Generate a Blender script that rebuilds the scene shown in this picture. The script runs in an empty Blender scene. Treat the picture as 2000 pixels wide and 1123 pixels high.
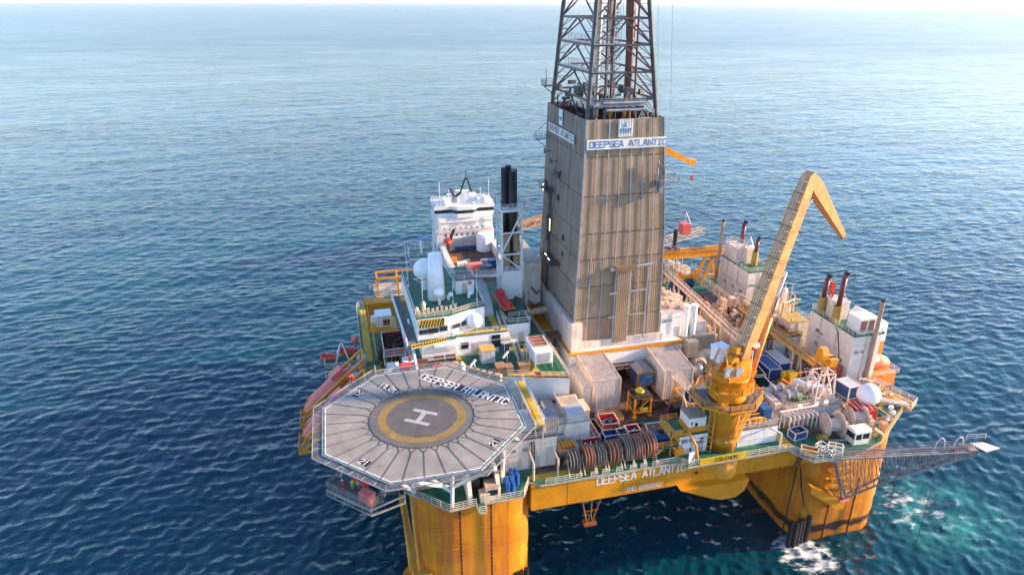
import bpy, math, random
import numpy as np
from mathutils import Vector, Matrix
R = math.radians
random.seed(7)
sc = bpy.context.scene
# ------------------------------------------------------------------ camera, sky, sun, exposure
cam_d = bpy.data.cameras.new('camera'); cam = bpy.data.objects.new('camera', cam_d)
sc.collection.objects.link(cam); sc.camera = cam
cam_d.sensor_width = 36; cam_d.lens = 24.0; cam_d.clip_start = 0.5; cam_d.clip_end = 90000
cam.location = (0, -83.2, 92)
cam.rotation_euler = (R(90 - 22.72), 0, R(-14.2))
SUN_EL, SUN_AZ = R(17), R(-8)           # azimuth counted from +X towards +Y
sd = Vector((math.cos(SUN_EL)*math.cos(SUN_AZ), math.cos(SUN_EL)*math.sin(SUN_AZ), math.sin(SUN_EL)))
w = bpy.data.worlds.new('World'); sc.world = w; w.use_nodes = True
nt = w.node_tree; bg = nt.nodes['Background']
sky = nt.nodes.new('ShaderNodeTexSky'); sky.sky_type = 'NISHITA'; sky.sun_disc = False
sky.sun_elevation = SUN_EL; sky.sun_rotation = R(90) - SUN_AZ
sky.air_density = 1.0; sky.dust_density = 0.4; sky.ozone_density = 2.6
tint = nt.nodes.new('ShaderNodeMix'); tint.data_type = 'RGBA'; tint.blend_type = 'MULTIPLY'; tint.inputs['Factor'].default_value = 1
tint.inputs['B'].default_value = (.98, .965, 1.05, 1); nt.links.new(sky.outputs[0], tint.inputs['A'])
nt.links.new(tint.outputs['Result'], bg.inputs[0]); bg.inputs[1].default_value = 0.15
sl = bpy.data.lights.new('sun', 'SUN'); sl.energy = 5.0; sl.angle = R(2.5); sl.color = (1, .68, .40)
so = bpy.data.objects.new('sun', sl); sc.collection.objects.link(so)
so.rotation_euler = sd.to_track_quat('Z', 'Y').to_euler(); so.location = (200, 0, 150)
sc.view_settings.view_transform = 'Standard'; sc.view_settings.look = 'None'
sc.view_settings.exposure = 1.65; sc.view_settings.gamma = 1.0
sc.cycles.max_bounces = 5; sc.cycles.diffuse_bounces = 3; sc.cycles.glossy_bounces = 3
sc.cycles.use_denoising = True; sc.cycles.sample_clamp_indirect = 3.0; sc.cycles.sample_clamp_direct = 12.0

# ------------------------------------------------------------------ helpers
def tag(o, label=None, cat=None, group=None, kind=None):
    if label: o['label'] = label
    if cat: o['category'] = cat
    if group: o['group'] = group
    if kind: o['kind'] = kind
    return o
def T(name, label, cat, loc, group=None, rz=0):
    o = bpy.data.objects.new(name, None); sc.collection.objects.link(o)
    o.location = loc; o.rotation_euler = (0, 0, rz); o.empty_display_size = 1
    return tag(o, label, cat, group)
def origin(o):
    v = Vector((0, 0, 0))
    while o is not None:
        v = v + o.location; o = o.parent
    return v
EACH = {'yellow_walkway','vent_hatch','rubber_fender','bridge_window','deck_lamp','lamp_globe','hatch','work_lamp','bronze_pipe','drive_roller','silencer','pipe','corner_platform','pedestal_x',
 'perimeter_light','vent_post','standpipe','stiffener','guy_line','control_box','upper_leg','hopper','whip_antenna','grille','mullion','support_leg','stored_pipe','boom_bracket',
 'lift_cylinder','cylinder_rod','hopper_slot','brown_deck_area','emblem_panel','pipe_handling_gear','white_duct','louvre','flashing_strip','hull_seam','lamp_bracket','green_gear','tread','leg','black_pipe'}
class M:
    """collects faces in world (or local) coordinates and links them as one mesh"""
    def __init__(s): s.v = []; s.f = []
    def add(s, vs, fs):
        n = len(s.v); s.v += [tuple(v) for v in vs]; s.f += [tuple(n+i for i in f) for f in fs]; return s
    def box(s, x0, x1, y0, y1, z0, z1):
        return s.add([(x0,y0,z0),(x1,y0,z0),(x1,y1,z0),(x0,y1,z0),(x0,y0,z1),(x1,y0,z1),(x1,y1,z1),(x0,y1,z1)],
            [(0,3,2,1),(4,5,6,7),(0,1,5,4),(1,2,6,5),(2,3,7,6),(3,0,4,7)])
    def cb(s, c, d, rz=0):
        ca, sa = math.cos(rz), math.sin(rz); vs = []
        for z in (-.5, .5):
            for x, y in ((-.5,-.5),(.5,-.5),(.5,.5),(-.5,.5)):
                X, Y = x*d[0], y*d[1]; vs.append((c[0]+X*ca-Y*sa, c[1]+X*sa+Y*ca, c[2]+z*d[2]))
        return s.add(vs, [(0,3,2,1),(4,5,6,7),(0,1,5,4),(1,2,6,5),(2,3,7,6),(3,0,4,7)])
    def bar(s, p, q, a, b=None, up=(0,0,1)):
        p, q = Vector(p), Vector(q); d = q-p
        if d.length < 1e-6: return s
        d.normalize(); u = Vector(up)
        if abs(d.dot(u)) > .97: u = Vector((1, 0, 0))
        x = d.cross(u).normalized(); y = x.cross(d); b = b or a; vs = []
        for e in (p, q):
            for i, j in ((-1,-1),(1,-1),(1,1),(-1,1)): vs.append(e + x*(i*a/2) + y*(j*b/2))
        return s.add(vs, [(0,1,2,3),(7,6,5,4),(0,4,5,1),(1,5,6,2),(2,6,7,3),(3,7,4,0)])
    def tube(s, p, q, r, n=8, r2=None):
        p, q = Vector(p), Vector(q); d = q-p
        if d.length < 1e-6: return s
        d.normalize(); r2 = r if r2 is None else r2
        u = Vector((0,0,1)) if abs(d.z) < .97 else Vector((1,0,0))
        x = d.cross(u).normalized(); y = x.cross(d); vs = []
        for e, rr in ((p, r), (q, r2)):
            for i in range(n):
                t = 2*math.pi*i/n; vs.append(e + x*(rr*math.cos(t)) + y*(rr*math.sin(t)))
        return s.add(vs, [tuple(range(n))[::-1], tuple(range(n, 2*n))] + [(i, (i+1)%n, n+(i+1)%n, n+i) for i in range(n)])
    def path(s, pts, r, n=6):
        for a, b in zip(pts, pts[1:]): s.tube(a, b, r, n)
        return s
    def prism(s, pts, z0, z1):
        n = len(pts)
        return s.add([(x,y,z0) for x,y in pts]+[(x,y,z1) for x,y in pts],
            [tuple(range(n))[::-1], tuple(range(n,2*n))]+[(i,(i+1)%n,n+(i+1)%n,n+i) for i in range(n)])
    def prismxz(s, pts, y0, y1):
        n = len(pts)
        return s.add([(x,y0,z) for x,z in pts]+[(x,y1,z) for x,z in pts],
            [tuple(range(n)), tuple(range(n,2*n))[::-1]]+[(i,n+i,n+(i+1)%n,(i+1)%n) for i in range(n)])
    def prismyz(s, pts, x0, x1):
        n = len(pts)
        return s.add([(x0,y,z) for y,z in pts]+[(x1,y,z) for y,z in pts],
            [tuple(range(n)), tuple(range(n,2*n))[::-1]]+[(i,n+i,n+(i+1)%n,(i+1)%n) for i in range(n)])
    def lathe(s, c, prof, n=24):
        vs = []; fs = []; m = len(prof)
        for r, z in prof:
            for i in range(n):
                t = 2*math.pi*i/n; vs.append((c[0]+r*math.cos(t), c[1]+r*math.sin(t), c[2]+z))
        for k in range(m-1):
            for i in range(n): fs.append((k*n+i, k*n+(i+1)%n, (k+1)*n+(i+1)%n, (k+1)*n+i))
        fs.append(tuple(range(n))[::-1]); fs.append(tuple(range((m-1)*n, m*n)))
        return s.add(vs, fs)
    def ball(s, c, r, n=28, m=14, sq=1.0):
        return s.lathe(c, [(max(.01, r*math.sin(math.pi*k/m)), -r*sq*math.cos(math.pi*k/m)) for k in range(m+1)], n)
    def ring(s, c, axis, ri, ro, wd, n=28):
        """flat annulus disc with width wd; axis 'x','y' or 'z'"""
        vs = []; fs = []
        for i in range(n):
            t = 2*math.pi*i/n
            for r, h in ((ri,-wd/2),(ro,-wd/2),(ro,wd/2),(ri,wd/2)):
                a, b = r*math.cos(t), r*math.sin(t)
                vs.append({'x':(c[0]+h,c[1]+a,c[2]+b),'y':(c[0]+a,c[1]+h,c[2]+b),'z':(c[0]+a,c[1]+b,c[2]+h)}[axis])
        for i in range(n):
            j = (i+1)%n
            for k in range(4): fs.append((i*4+k, i*4+(k+1)%4, j*4+(k+1)%4, j*4+k))
        return s.add(vs, fs)
    def rail(s, pts, h=1.1, t=.07, step=1.8, nr=3):
        for a, b in zip(pts, pts[1:]):
            a, b = Vector(a), Vector(b); L = (b-a).length; n = max(1, round(L/step))
            for i in range(n+1):
                p = a.lerp(b, i/n); s.bar(p, p+Vector((0,0,h)), t)
            for k in range(nr):
                z = Vector((0,0,h*(k+1)/nr)); s.bar(a+z, b+z, t*.85)
        return s
    def stairs(s, lo, hi, wd=.9, n=None, side=None):
        lo, hi = Vector(lo), Vector(hi); d = hi-lo; hd = Vector((d.x, d.y, 0)).normalized(); x = hd.cross(Vector((0,0,1)))
        n = n or max(3, int(abs(d.z)/.25))
        for i in range(n):
            p = lo.lerp(hi, (i+.5)/n); s.cb(p, (wd, .26, .05), math.atan2(x.y, x.x))
        for k in (-1, 1):
            s.bar(lo+x*k*wd/2, hi+x*k*wd/2, .06, .22)
            u = Vector((0,0,1)); s.bar(lo+x*k*wd/2+u, hi+x*k*wd/2+u, .06); s.bar(lo+x*k*wd/2+u*.5, hi+x*k*wd/2+u*.5, .05)
            for i in range(4):
                p = lo.lerp(hi, i/3)+x*k*wd/2; s.bar(p, p+u, .06)
        return s
    def truss(s, a, b, up, h, n, t, t2=None):
        a, b, up = Vector(a), Vector(b), Vector(up).normalized()*h; t2 = t2 or t*.6
        s.bar(a, b, t); s.bar(a+up, b+up, t)
        for i in range(n):
            p, q = a.lerp(b, i/n), a.lerp(b, (i+1)/n)
            if i % 2: s.bar(p+up, q, t2)
            else: s.bar(p, q+up, t2)
            s.bar(p, p+up, t2)
        s.bar(b, b+up, t2); return s
    def corr(s, a, b, z0, z1, a1=None, b1=None, pitch=.5, depth=.09, out=1):
        """corrugated sheet between bottom line a-b at z0 and top line a1-b1 at z1"""
        a, b = Vector((*a, z0)), Vector((*b, z0)); a1 = Vector((*(a1 or a[:2]), z1)); b1 = Vector((*(b1 or b[:2]), z1))
        d = (b-a).normalized(); nrm = Vector((d.y, -d.x, 0))*out; n = max(1, round((b-a).length/pitch)); vs = []
        for i in range(n):
            for f, o in ((0,0),(.35,0),(.5,1),(.85,1)):
                t = (i+f)/n
                vs.append(a.lerp(b, t)+nrm*depth*o); vs.append(a1.lerp(b1, t)+nrm*depth*o)
        vs.append(b); vs.append(b1); m = len(vs)//2
        return s.add(vs, [(2*i, 2*i+2, 2*i+3, 2*i+1) for i in range(m-1)])
    def build(s, name, mat, parent=None, smooth=False, local=False):
        if parent is not None and name in EACH:          # every loose piece becomes a part of its own
            par = list(range(len(s.v)))
            def find(a):
                while par[a] != a: par[a] = par[par[a]]; a = par[a]
                return a
            for f in s.f:
                for q in f[1:]: par[find(q)] = find(f[0])
            isl = {}
            for f in s.f: isl.setdefault(find(f[0]), []).append(f)
            if 1 < len(isl) <= 60:
                o = None
                for fs in isl.values():
                    ids = sorted({q for f in fs for q in f}); mp = {q: i for i, q in enumerate(ids)}
                    m_ = M(); m_.v = [s.v[q] for q in ids]; m_.f = [tuple(mp[q] for q in f) for f in fs]
                    o = m_._build(name, mat, parent, smooth, local)
                return o
        return s._build(name, mat, parent, smooth, local)
    def _build(s, name, mat, parent=None, smooth=False, local=False):
        o0 = Vector((0,0,0)) if (parent is None or local) else origin(parent)
        me = bpy.data.meshes.new(name)
        me.from_pydata([(v[0]-o0.x, v[1]-o0.y, v[2]-o0.z) for v in s.v], [], s.f)
        me.materials.append(mat)
        if smooth:
            me.polygons.foreach_set('use_smooth', [len(p.vertices) < 5 for p in me.polygons])
        me.update()
        o = bpy.data.objects.new(name, me); sc.collection.objects.link(o)
        if parent is not None: o.parent = parent
        return o
def solo(m, name, mat, label, cat, group=None, smooth=False):
    """a thing that is one mesh, its origin at its base"""
    xs = [v[0] for v in m.v]; ys = [v[1] for v in m.v]; zs = [v[2] for v in m.v]
    c = ((min(xs)+max(xs))/2, (min(ys)+max(ys))/2, min(zs))
    m.v = [(v[0]-c[0], v[1]-c[1], v[2]-c[2]) for v in m.v]
    o = m.build(name, mat, None, smooth); o.location = c
    return tag(o, label, cat, group)

# block lettering drawn as strokes on a 4 x 6 grid
GL = {'a':[[(0,0),(0,5),(1,6),(3,6),(4,5),(4,0)],[(0,2.6),(4,2.6)]], 'A':[[(0,0),(1.7,6),(2.3,6),(4,0)],[(.8,2),(3.2,2)]], 'C':[[(4,4.6),(4,5),(3,6),(1,6),(0,5),(0,1),(1,0),(3,0),(4,1),(4,1.4)]],
 'D':[[(0,0),(0,6),(3,6),(4,5),(4,1),(3,0),(0,0)]], 'E':[[(4,6),(0,6),(0,0),(4,0)],[(0,3),(3.2,3)]], 'I':[[(2,0),(2,6)],[(.8,6),(3.2,6)],[(.8,0),(3.2,0)]],
 'L':[[(0,6),(0,0),(4,0)]], 'M':[[(0,0),(0,6),(2,3),(4,6),(4,0)]], 'N':[[(0,0),(0,6),(4,0),(4,6)]], 'O':[[(1,0),(0,1),(0,5),(1,6),(3,6),(4,5),(4,1),(3,0),(1,0)]],
 'P':[[(0,0),(0,6),(3,6),(4,5),(4,4),(3,3),(0,3)]], 'Q':[[(1,0),(0,1),(0,5),(1,6),(3,6),(4,5),(4,1),(3,0),(1,0)],[(2.4,1.6),(4.3,-.4)]],
 'R':[[(0,0),(0,6),(3,6),(4,5),(4,4),(3,3),(0,3)],[(2.2,3),(4,0)]], 'S':[[(4,5),(3,6),(1,6),(0,5),(0,4),(1,3),(3,3),(4,2),(4,1),(3,0),(1,0),(0,1)]],
 'T':[[(2,0),(2,6)],[(0,6),(4,6)]], 'U':[[(0,6),(0,1),(1,0),(3,0),(4,1),(4,6)]], 'H':[[(0,0),(0,6)],[(4,0),(4,6)],[(0,3),(4,3)]],
 'B':[[(0,0),(0,6),(3,6),(4,5),(4,4),(3,3),(4,2),(4,1),(3,0),(0,0)],[(0,3),(3,3)]], 'F':[[(4,6),(0,6),(0,0)],[(0,3),(3.2,3)]], 'G':[[(4,5),(3,6),(1,6),(0,5),(0,1),(1,0),(3,0),(4,1),(4,3),(2.4,3)]],
 'J':[[(4,6),(4,1),(3,0),(1,0),(0,1)]], 'W':[[(0,6),(1,0),(2,4),(3,0),(4,6)]], 'V':[[(0,6),(2,0),(4,6)]], 'Y':[[(0,6),(2,3),(4,6)],[(2,3),(2,0)]], 'K':[[(0,0),(0,6)],[(4,6),(0,3),(4,0)]],
 '0':[[(1,0),(0,1),(0,5),(1,6),(3,6),(4,5),(4,1),(3,0),(1,0)]], '1':[[(1,5),(2,6),(2,0)]], '2':[[(0,5),(1,6),(3,6),(4,5),(4,4),(0,1),(0,0),(4,0)]],
 '3':[[(0,6),(4,6),(4,0),(0,0)],[(1,3),(4,3)]], '4':[[(3,0),(3,6),(0,2),(4,2)]], '6':[[(4,5),(3,6),(1,6),(0,5),(0,1),(1,0),(3,0),(4,1),(4,2),(3,3),(0,3)]],
 '7':[[(0,6),(4,6),(1.5,0)]], '8':[[(1,3),(0,2),(0,1),(1,0),(3,0),(4,1),(4,2),(3,3),(1,3),(0,4),(0,5),(1,6),(3,6),(4,5),(4,4),(3,3)]],
 '9':[[(0,1),(1,0),(3,0),(4,1),(4,5),(3,6),(1,6),(0,5),(0,4),(1,3),(4,3)]], '.':[[(1.6,0),(2.4,0)]], 't':[[(2,5),(2,0),(3.4,0)],[(.6,3.6),(3.4,3.6)]]}
def letters(m, txt, org, xd, yd, height, adv=1.0, th=.16, wid=.62):
    """strokes of txt; org is the lower left corner, xd / yd unit vectors of the writing; width and advance in units of height"""
    org, xd, yd = Vector(org), Vector(xd).normalized(), Vector(yd).normalized(); nz = xd.cross(yd).normalized(); k = 0; x = 0
    t = th*height
    for ch in txt:
        for st in GL.get(ch, []):
            pts = [org + xd*((x+p[0]/4*wid*height)) + yd*(p[1]/6*height) for p in st]
            for a, b in zip(pts, pts[1:]):
                d = (b-a).normalized(); a2, b2 = a-d*t/2, b+d*t/2; s_ = d.cross(nz)*t/2; off = nz*(.003*(k%9)); k += 1
                m.add([a2-s_+off, b2-s_+off, b2+s_+off, a2+s_+off], [(0,1,2,3)])
        x += adv*height
    return m

# ------------------------------------------------------------------ materials
MT = {}
def mat(name, col, rough=.6, metal=0, rust=0, var=.12, scale=.6, rustcol=(.2,.07,.02), streak=True, bump=0, spec=.4, lo=None):
    if name in MT: return MT[name]
    m = bpy.data.materials.new(name); m.use_nodes = True; n = m.node_tree.nodes; l = m.node_tree.links
    b = n['Principled BSDF']; b.inputs['Roughness'].default_value = rough; b.inputs['Metallic'].default_value = metal
    b.inputs['Specular IOR Level'].default_value = spec
    tc = n.new('ShaderNodeTexCoord')
    n1 = n.new('ShaderNodeTexNoise'); n1.inputs['Scale'].default_value = scale; n1.inputs['Detail'].default_value = 6; n1.inputs['Roughness'].default_value = .65
    l.new(tc.outputs['Object'], n1.inputs['Vector'])
    r1 = n.new('ShaderNodeValToRGB'); c = Vector(col)
    d = c*(1-var*2.2) if lo is None else Vector(lo); u = c*(1+var)
    r1.color_ramp.elements[0].position = .3; r1.color_ramp.elements[1].position = .68
    r1.color_ramp.elements[0].color = (*d, 1); r1.color_ramp.elements[1].color = (*[min(.9, x) for x in u], 1)
    l.new(n1.outputs[0], r1.inputs[0]); out = r1.outputs[0]
    if rust > 0:
        mp = n.new('ShaderNodeMapping'); mp.inputs['Scale'].default_value = (1.6, 1.6, .22) if streak else (1, 1, 1)
        l.new(tc.outputs['Object'], mp.inputs[0])
        n2 = n.new('ShaderNodeTexNoise'); n2.inputs['Scale'].default_value = 1.1; n2.inputs['Detail'].default_value = 8; n2.inputs['Roughness'].default_value = .72
        l.new(mp.outputs[0], n2.inputs['Vector'])
        r2 = n.new('ShaderNodeValToRGB'); r2.color_ramp.elements[0].position = .66-.22*rust; r2.color_ramp.elements[1].position = .84-.16*rust
        l.new(n2.outputs[0], r2.inputs[0])
        mx = n.new('ShaderNodeMix'); mx.data_type = 'RGBA'; mx.inputs['B'].default_value = (*rustcol, 1)
        mm = n.new('ShaderNodeMath'); mm.operation = 'MULTIPLY'; mm.inputs[1].default_value = .85
        l.new(r2.outputs[0], mm.inputs[0]); l.new(mm.outputs[0], mx.inputs['Factor']); l.new(out, mx.inputs['A']); out = mx.outputs['Result']
    l.new(out, b.inputs['Base Color'])
    if bump:
        bp = n.new('ShaderNodeBump'); bp.inputs['Strength'].default_value = bump; bp.inputs['Distance'].default_value = .05
        n3 = n.new('ShaderNodeTexNoise'); n3.inputs['Scale'].default_value = 6; n3.inputs['Detail'].default_value = 4
        l.new(tc.outputs['Object'], n3.inputs['Vector']); l.new(n3.outputs[0], bp.inputs['Height']); l.new(bp.outputs[0], b.inputs['Normal'])
    MT[name] = m; return m
yel = mat('yellow_paint', (.62,.245,.008), .5, rust=.35, var=.12, rustcol=(.34,.10,.02), scale=.25)
ycr = mat('crane_yellow', (.64,.27,.018), .38, rust=.2, var=.07, rustcol=(.4,.14,.03))
yrail = mat('yellow_rail', (.62,.33,.05), .5, rust=.6, var=.15)
whi = mat('white_paint', (.74,.75,.74), .45, rust=.12, var=.05, rustcol=(.42,.27,.16))
whr = mat('white_rusty', (.68,.62,.55), .55, rust=.8, var=.08, rustcol=(.38,.2,.1))
wrail = mat('white_rail', (.66,.60,.53), .5, rust=.45, var=.1, rustcol=(.4,.22,.12))
crm = mat('cream_paint', (.62,.49,.37), .5, rust=.7, var=.12, rustcol=(.35,.16,.07))
grn = mat('green_deck', (.022,.15,.085), .6, rust=.6, var=.3, streak=False, rustcol=(.07,.085,.05))
grd = mat('green_dark', (.012,.07,.045), .6, rust=.3, var=.3, streak=False)
yst = mat('yellow_walkway', (.55,.36,.03), .6, rust=.35, var=.2, streak=False, rustcol=(.25,.16,.04))
brn = mat('brown_deck', (.11,.065,.045), .75, rust=.6, var=.45, streak=False, rustcol=(.06,.045,.04), scale=1.2)
gry = mat('grey_deck', (.14,.135,.135), .7, rust=.3, var=.2, streak=False)
hel = mat('helideck_paint', (.27,.255,.23), .65, rust=.5, var=.16, streak=False, rustcol=(.19,.18,.165), scale=.22)
hel2 = mat('helideck_centre', (.20,.19,.18), .65, var=.12, scale=.5)
rop = mat('tarred_rope', (.055,.05,.05), .8, var=.2)
wpt = mat('marking_white', (.70,.70,.67), .5, var=.06, rust=.15, streak=False, rustcol=(.45,.42,.38))
bpt = mat('marking_black', (.02,.02,.025), .55, var=.2)
ypt = mat('marking_yellow', (.52,.33,.08), .55, var=.15, rust=.3, streak=False, rustcol=(.38,.25,.1))
cla = mat('brown_cladding', (.33,.235,.15), .5, rust=.12, var=.12, rustcol=(.2,.13,.085), scale=.3)
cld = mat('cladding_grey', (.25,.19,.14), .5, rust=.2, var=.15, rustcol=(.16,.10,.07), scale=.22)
flash = mat('grey_flashing', (.33,.35,.38), .4, metal=.2, var=.12)
stl = mat('galvanised_steel', (.30,.33,.36), .42, metal=.35, rust=.35, var=.15, rustcol=(.18,.09,.05))
stld = mat('dark_steel', (.075,.085,.10), .45, metal=.3, rust=.4, var=.25, rustcol=(.14,.06,.04))
rdb = mat('rust_red_pipe', (.16,.06,.045), .55, rust=.3, var=.25)
blk = mat('soot_black', (.022,.017,.02), .5, rust=.35, var=.3, rustcol=(.06,.02,.02))
mar = mat('maroon_pipe', (.16,.045,.05), .45, rust=.2, var=.2)
red = mat('red_paint', (.62,.045,.03), .45, rust=.35, var=.15, rustcol=(.3,.08,.05))
pnk = mat('faded_red_hull', (.72,.19,.15), .5, rust=.25, var=.1, rustcol=(.66,.33,.26))
org = mat('orange_paint', (.78,.2,.03), .45, rust=.3, var=.12, rustcol=(.45,.13,.04))
blu = mat('blue_paint', (.02,.085,.25), .45, rust=.4, var=.2, rustcol=(.12,.08,.08))
cyn = mat('cyan_graphic', (.02,.25,.5), .45, var=.7, scale=.9, lo=(.12,.02,.02))
navy = mat('navy_blue', (.02,.05,.14), .5, rust=.3, var=.2)
sgn = mat('sign_blue', (.03,.16,.4), .5, var=.2)
rad = mat('radome_white', (.8,.8,.8), .35, var=.02)
gls = mat('dark_glass', (.02,.035,.04), .12, var=.3, spec=.8)
drk = mat('dark_brown_and_shade', (.03,.022,.018), .8, rust=.4, var=.4, streak=False, rustcol=(.08,.045,.03))  # near-black brown of many parts; holds the tower interior's shade as colour
alu = mat('bare_aluminium', (.42,.4,.38), .4, metal=.4, rust=.4, var=.15, rustcol=(.25,.17,.12))
tan = mat('tan_panel', (.42,.34,.26), .55, rust=.3, var=.15)
wood = mat('brown_crate_wood', (.24,.15,.09), .7, rust=.3, var=.25)
hos = mat('hose_mixed', (.22,.15,.11), .6, rust=.6, var=.45, streak=False, rustcol=(.3,.1,.05), scale=4)
hor = mat('hose_red', (.42,.1,.05), .6, rust=.4, var=.3, streak=False, rustcol=(.1,.08,.07), scale=3)
hog = mat('hose_green', (.12,.15,.12), .6, rust=.4, var=.4, streak=False, rustcol=(.2,.1,.05), scale=3)
skin = mat('skin', (.5,.3,.22), .6); hiv = mat('hivis_green', (.35,.6,.1), .6)
chn = mat('rusty_chain', (.06,.03,.025), .7, var=.4)
lamp = bpy.data.materials.new('lit_lamp'); lamp.use_nodes = True
_b = lamp.node_tree.nodes['Principled BSDF']; _b.inputs['Emission Color'].default_value = (1,.72,.35,1); _b.inputs['Emission Strength'].default_value = 2
def column_material():
    m = bpy.data.materials.new('column_yellow'); m.use_nodes = True; n = m.node_tree.nodes; l = m.node_tree.links; b = n['Principled BSDF']
    b.inputs['Roughness'].default_value = .42
    tc = n.new('ShaderNodeTexCoord'); g = n.new('ShaderNodeNewGeometry'); sp = n.new('ShaderNodeSeparateXYZ'); l.new(g.outputs['Position'], sp.inputs[0])
    n1 = n.new('ShaderNodeTexNoise'); n1.inputs['Scale'].default_value = .2; n1.inputs['Detail'].default_value = 5; l.new(tc.outputs['Object'], n1.inputs['Vector'])
    r1 = n.new('ShaderNodeValToRGB'); r1.color_ramp.elements[0].color = (.54,.16,.010,1); r1.color_ramp.elements[1].color = (.64,.25,.008,1)
    r1.color_ramp.elements[0].position = .38; r1.color_ramp.elements[1].position = .6; l.new(n1.outputs[0], r1.inputs[0])
    mp = n.new('ShaderNodeMapping'); mp.inputs['Scale'].default_value = (1.3,1.3,.12); l.new(tc.outputs['Object'], mp.inputs[0])
    n2 = n.new('ShaderNodeTexNoise'); n2.inputs['Scale'].default_value = .9; n2.inputs['Detail'].default_value = 8; n2.inputs['Roughness'].default_value = .7; l.new(mp.outputs[0], n2.inputs['Vector'])
    r2 = n.new('ShaderNodeValToRGB'); r2.color_ramp.elements[0].position = .45; r2.color_ramp.elements[1].position = .70; l.new(n2.outputs[0], r2.inputs[0])
    mx = n.new('ShaderNodeMix'); mx.data_type = 'RGBA'; mx.inputs['B'].default_value = (.34,.095,.03,1); l.new(r2.outputs[0], mx.inputs['Factor']); l.new(r1.outputs[0], mx.inputs['A'])
    # dark marine growth near the waterline
    n3 = n.new('ShaderNodeTexNoise'); n3.inputs['Scale'].default_value = .5; n3.inputs['Detail'].default_value = 6; l.new(tc.outputs['Object'], n3.inputs['Vector'])
    ma = n.new('ShaderNodeMath'); ma.operation = 'MULTIPLY_ADD'; ma.inputs[1].default_value = 2.6; l.new(n3.outputs[0], ma.inputs[0]); l.new(sp.outputs[2], ma.inputs[2])
    r3 = n.new('ShaderNodeValToRGB'); e = r3.color_ramp.elements; e[0].position = 0; e[0].color = (.25,.25,.25,1); e[1].position = 1; e[1].color = (0,0,0,1)
    for p, v in ((.24,.2),(.30,1),(.40,1),(.48,.0)):
        q = e.new(p); q.color = (v,v,v,1)
    dv = n.new('ShaderNodeMath'); dv.operation = 'DIVIDE'; dv.inputs[1].default_value = 10; l.new(ma.outputs[0], dv.inputs[0]); l.new(dv.outputs[0], r3.inputs[0])
    m2 = n.new('ShaderNodeMix'); m2.data_type = 'RGBA'; m2.inputs['B'].default_value = (.035,.022,.015,1); l.new(r3.outputs[0], m2.inputs['Factor']); l.new(mx.outputs['Result'], m2.inputs['A'])
    l.new(m2.outputs['Result'], b.inputs['Base Color']); return m
colm = column_material()

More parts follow.
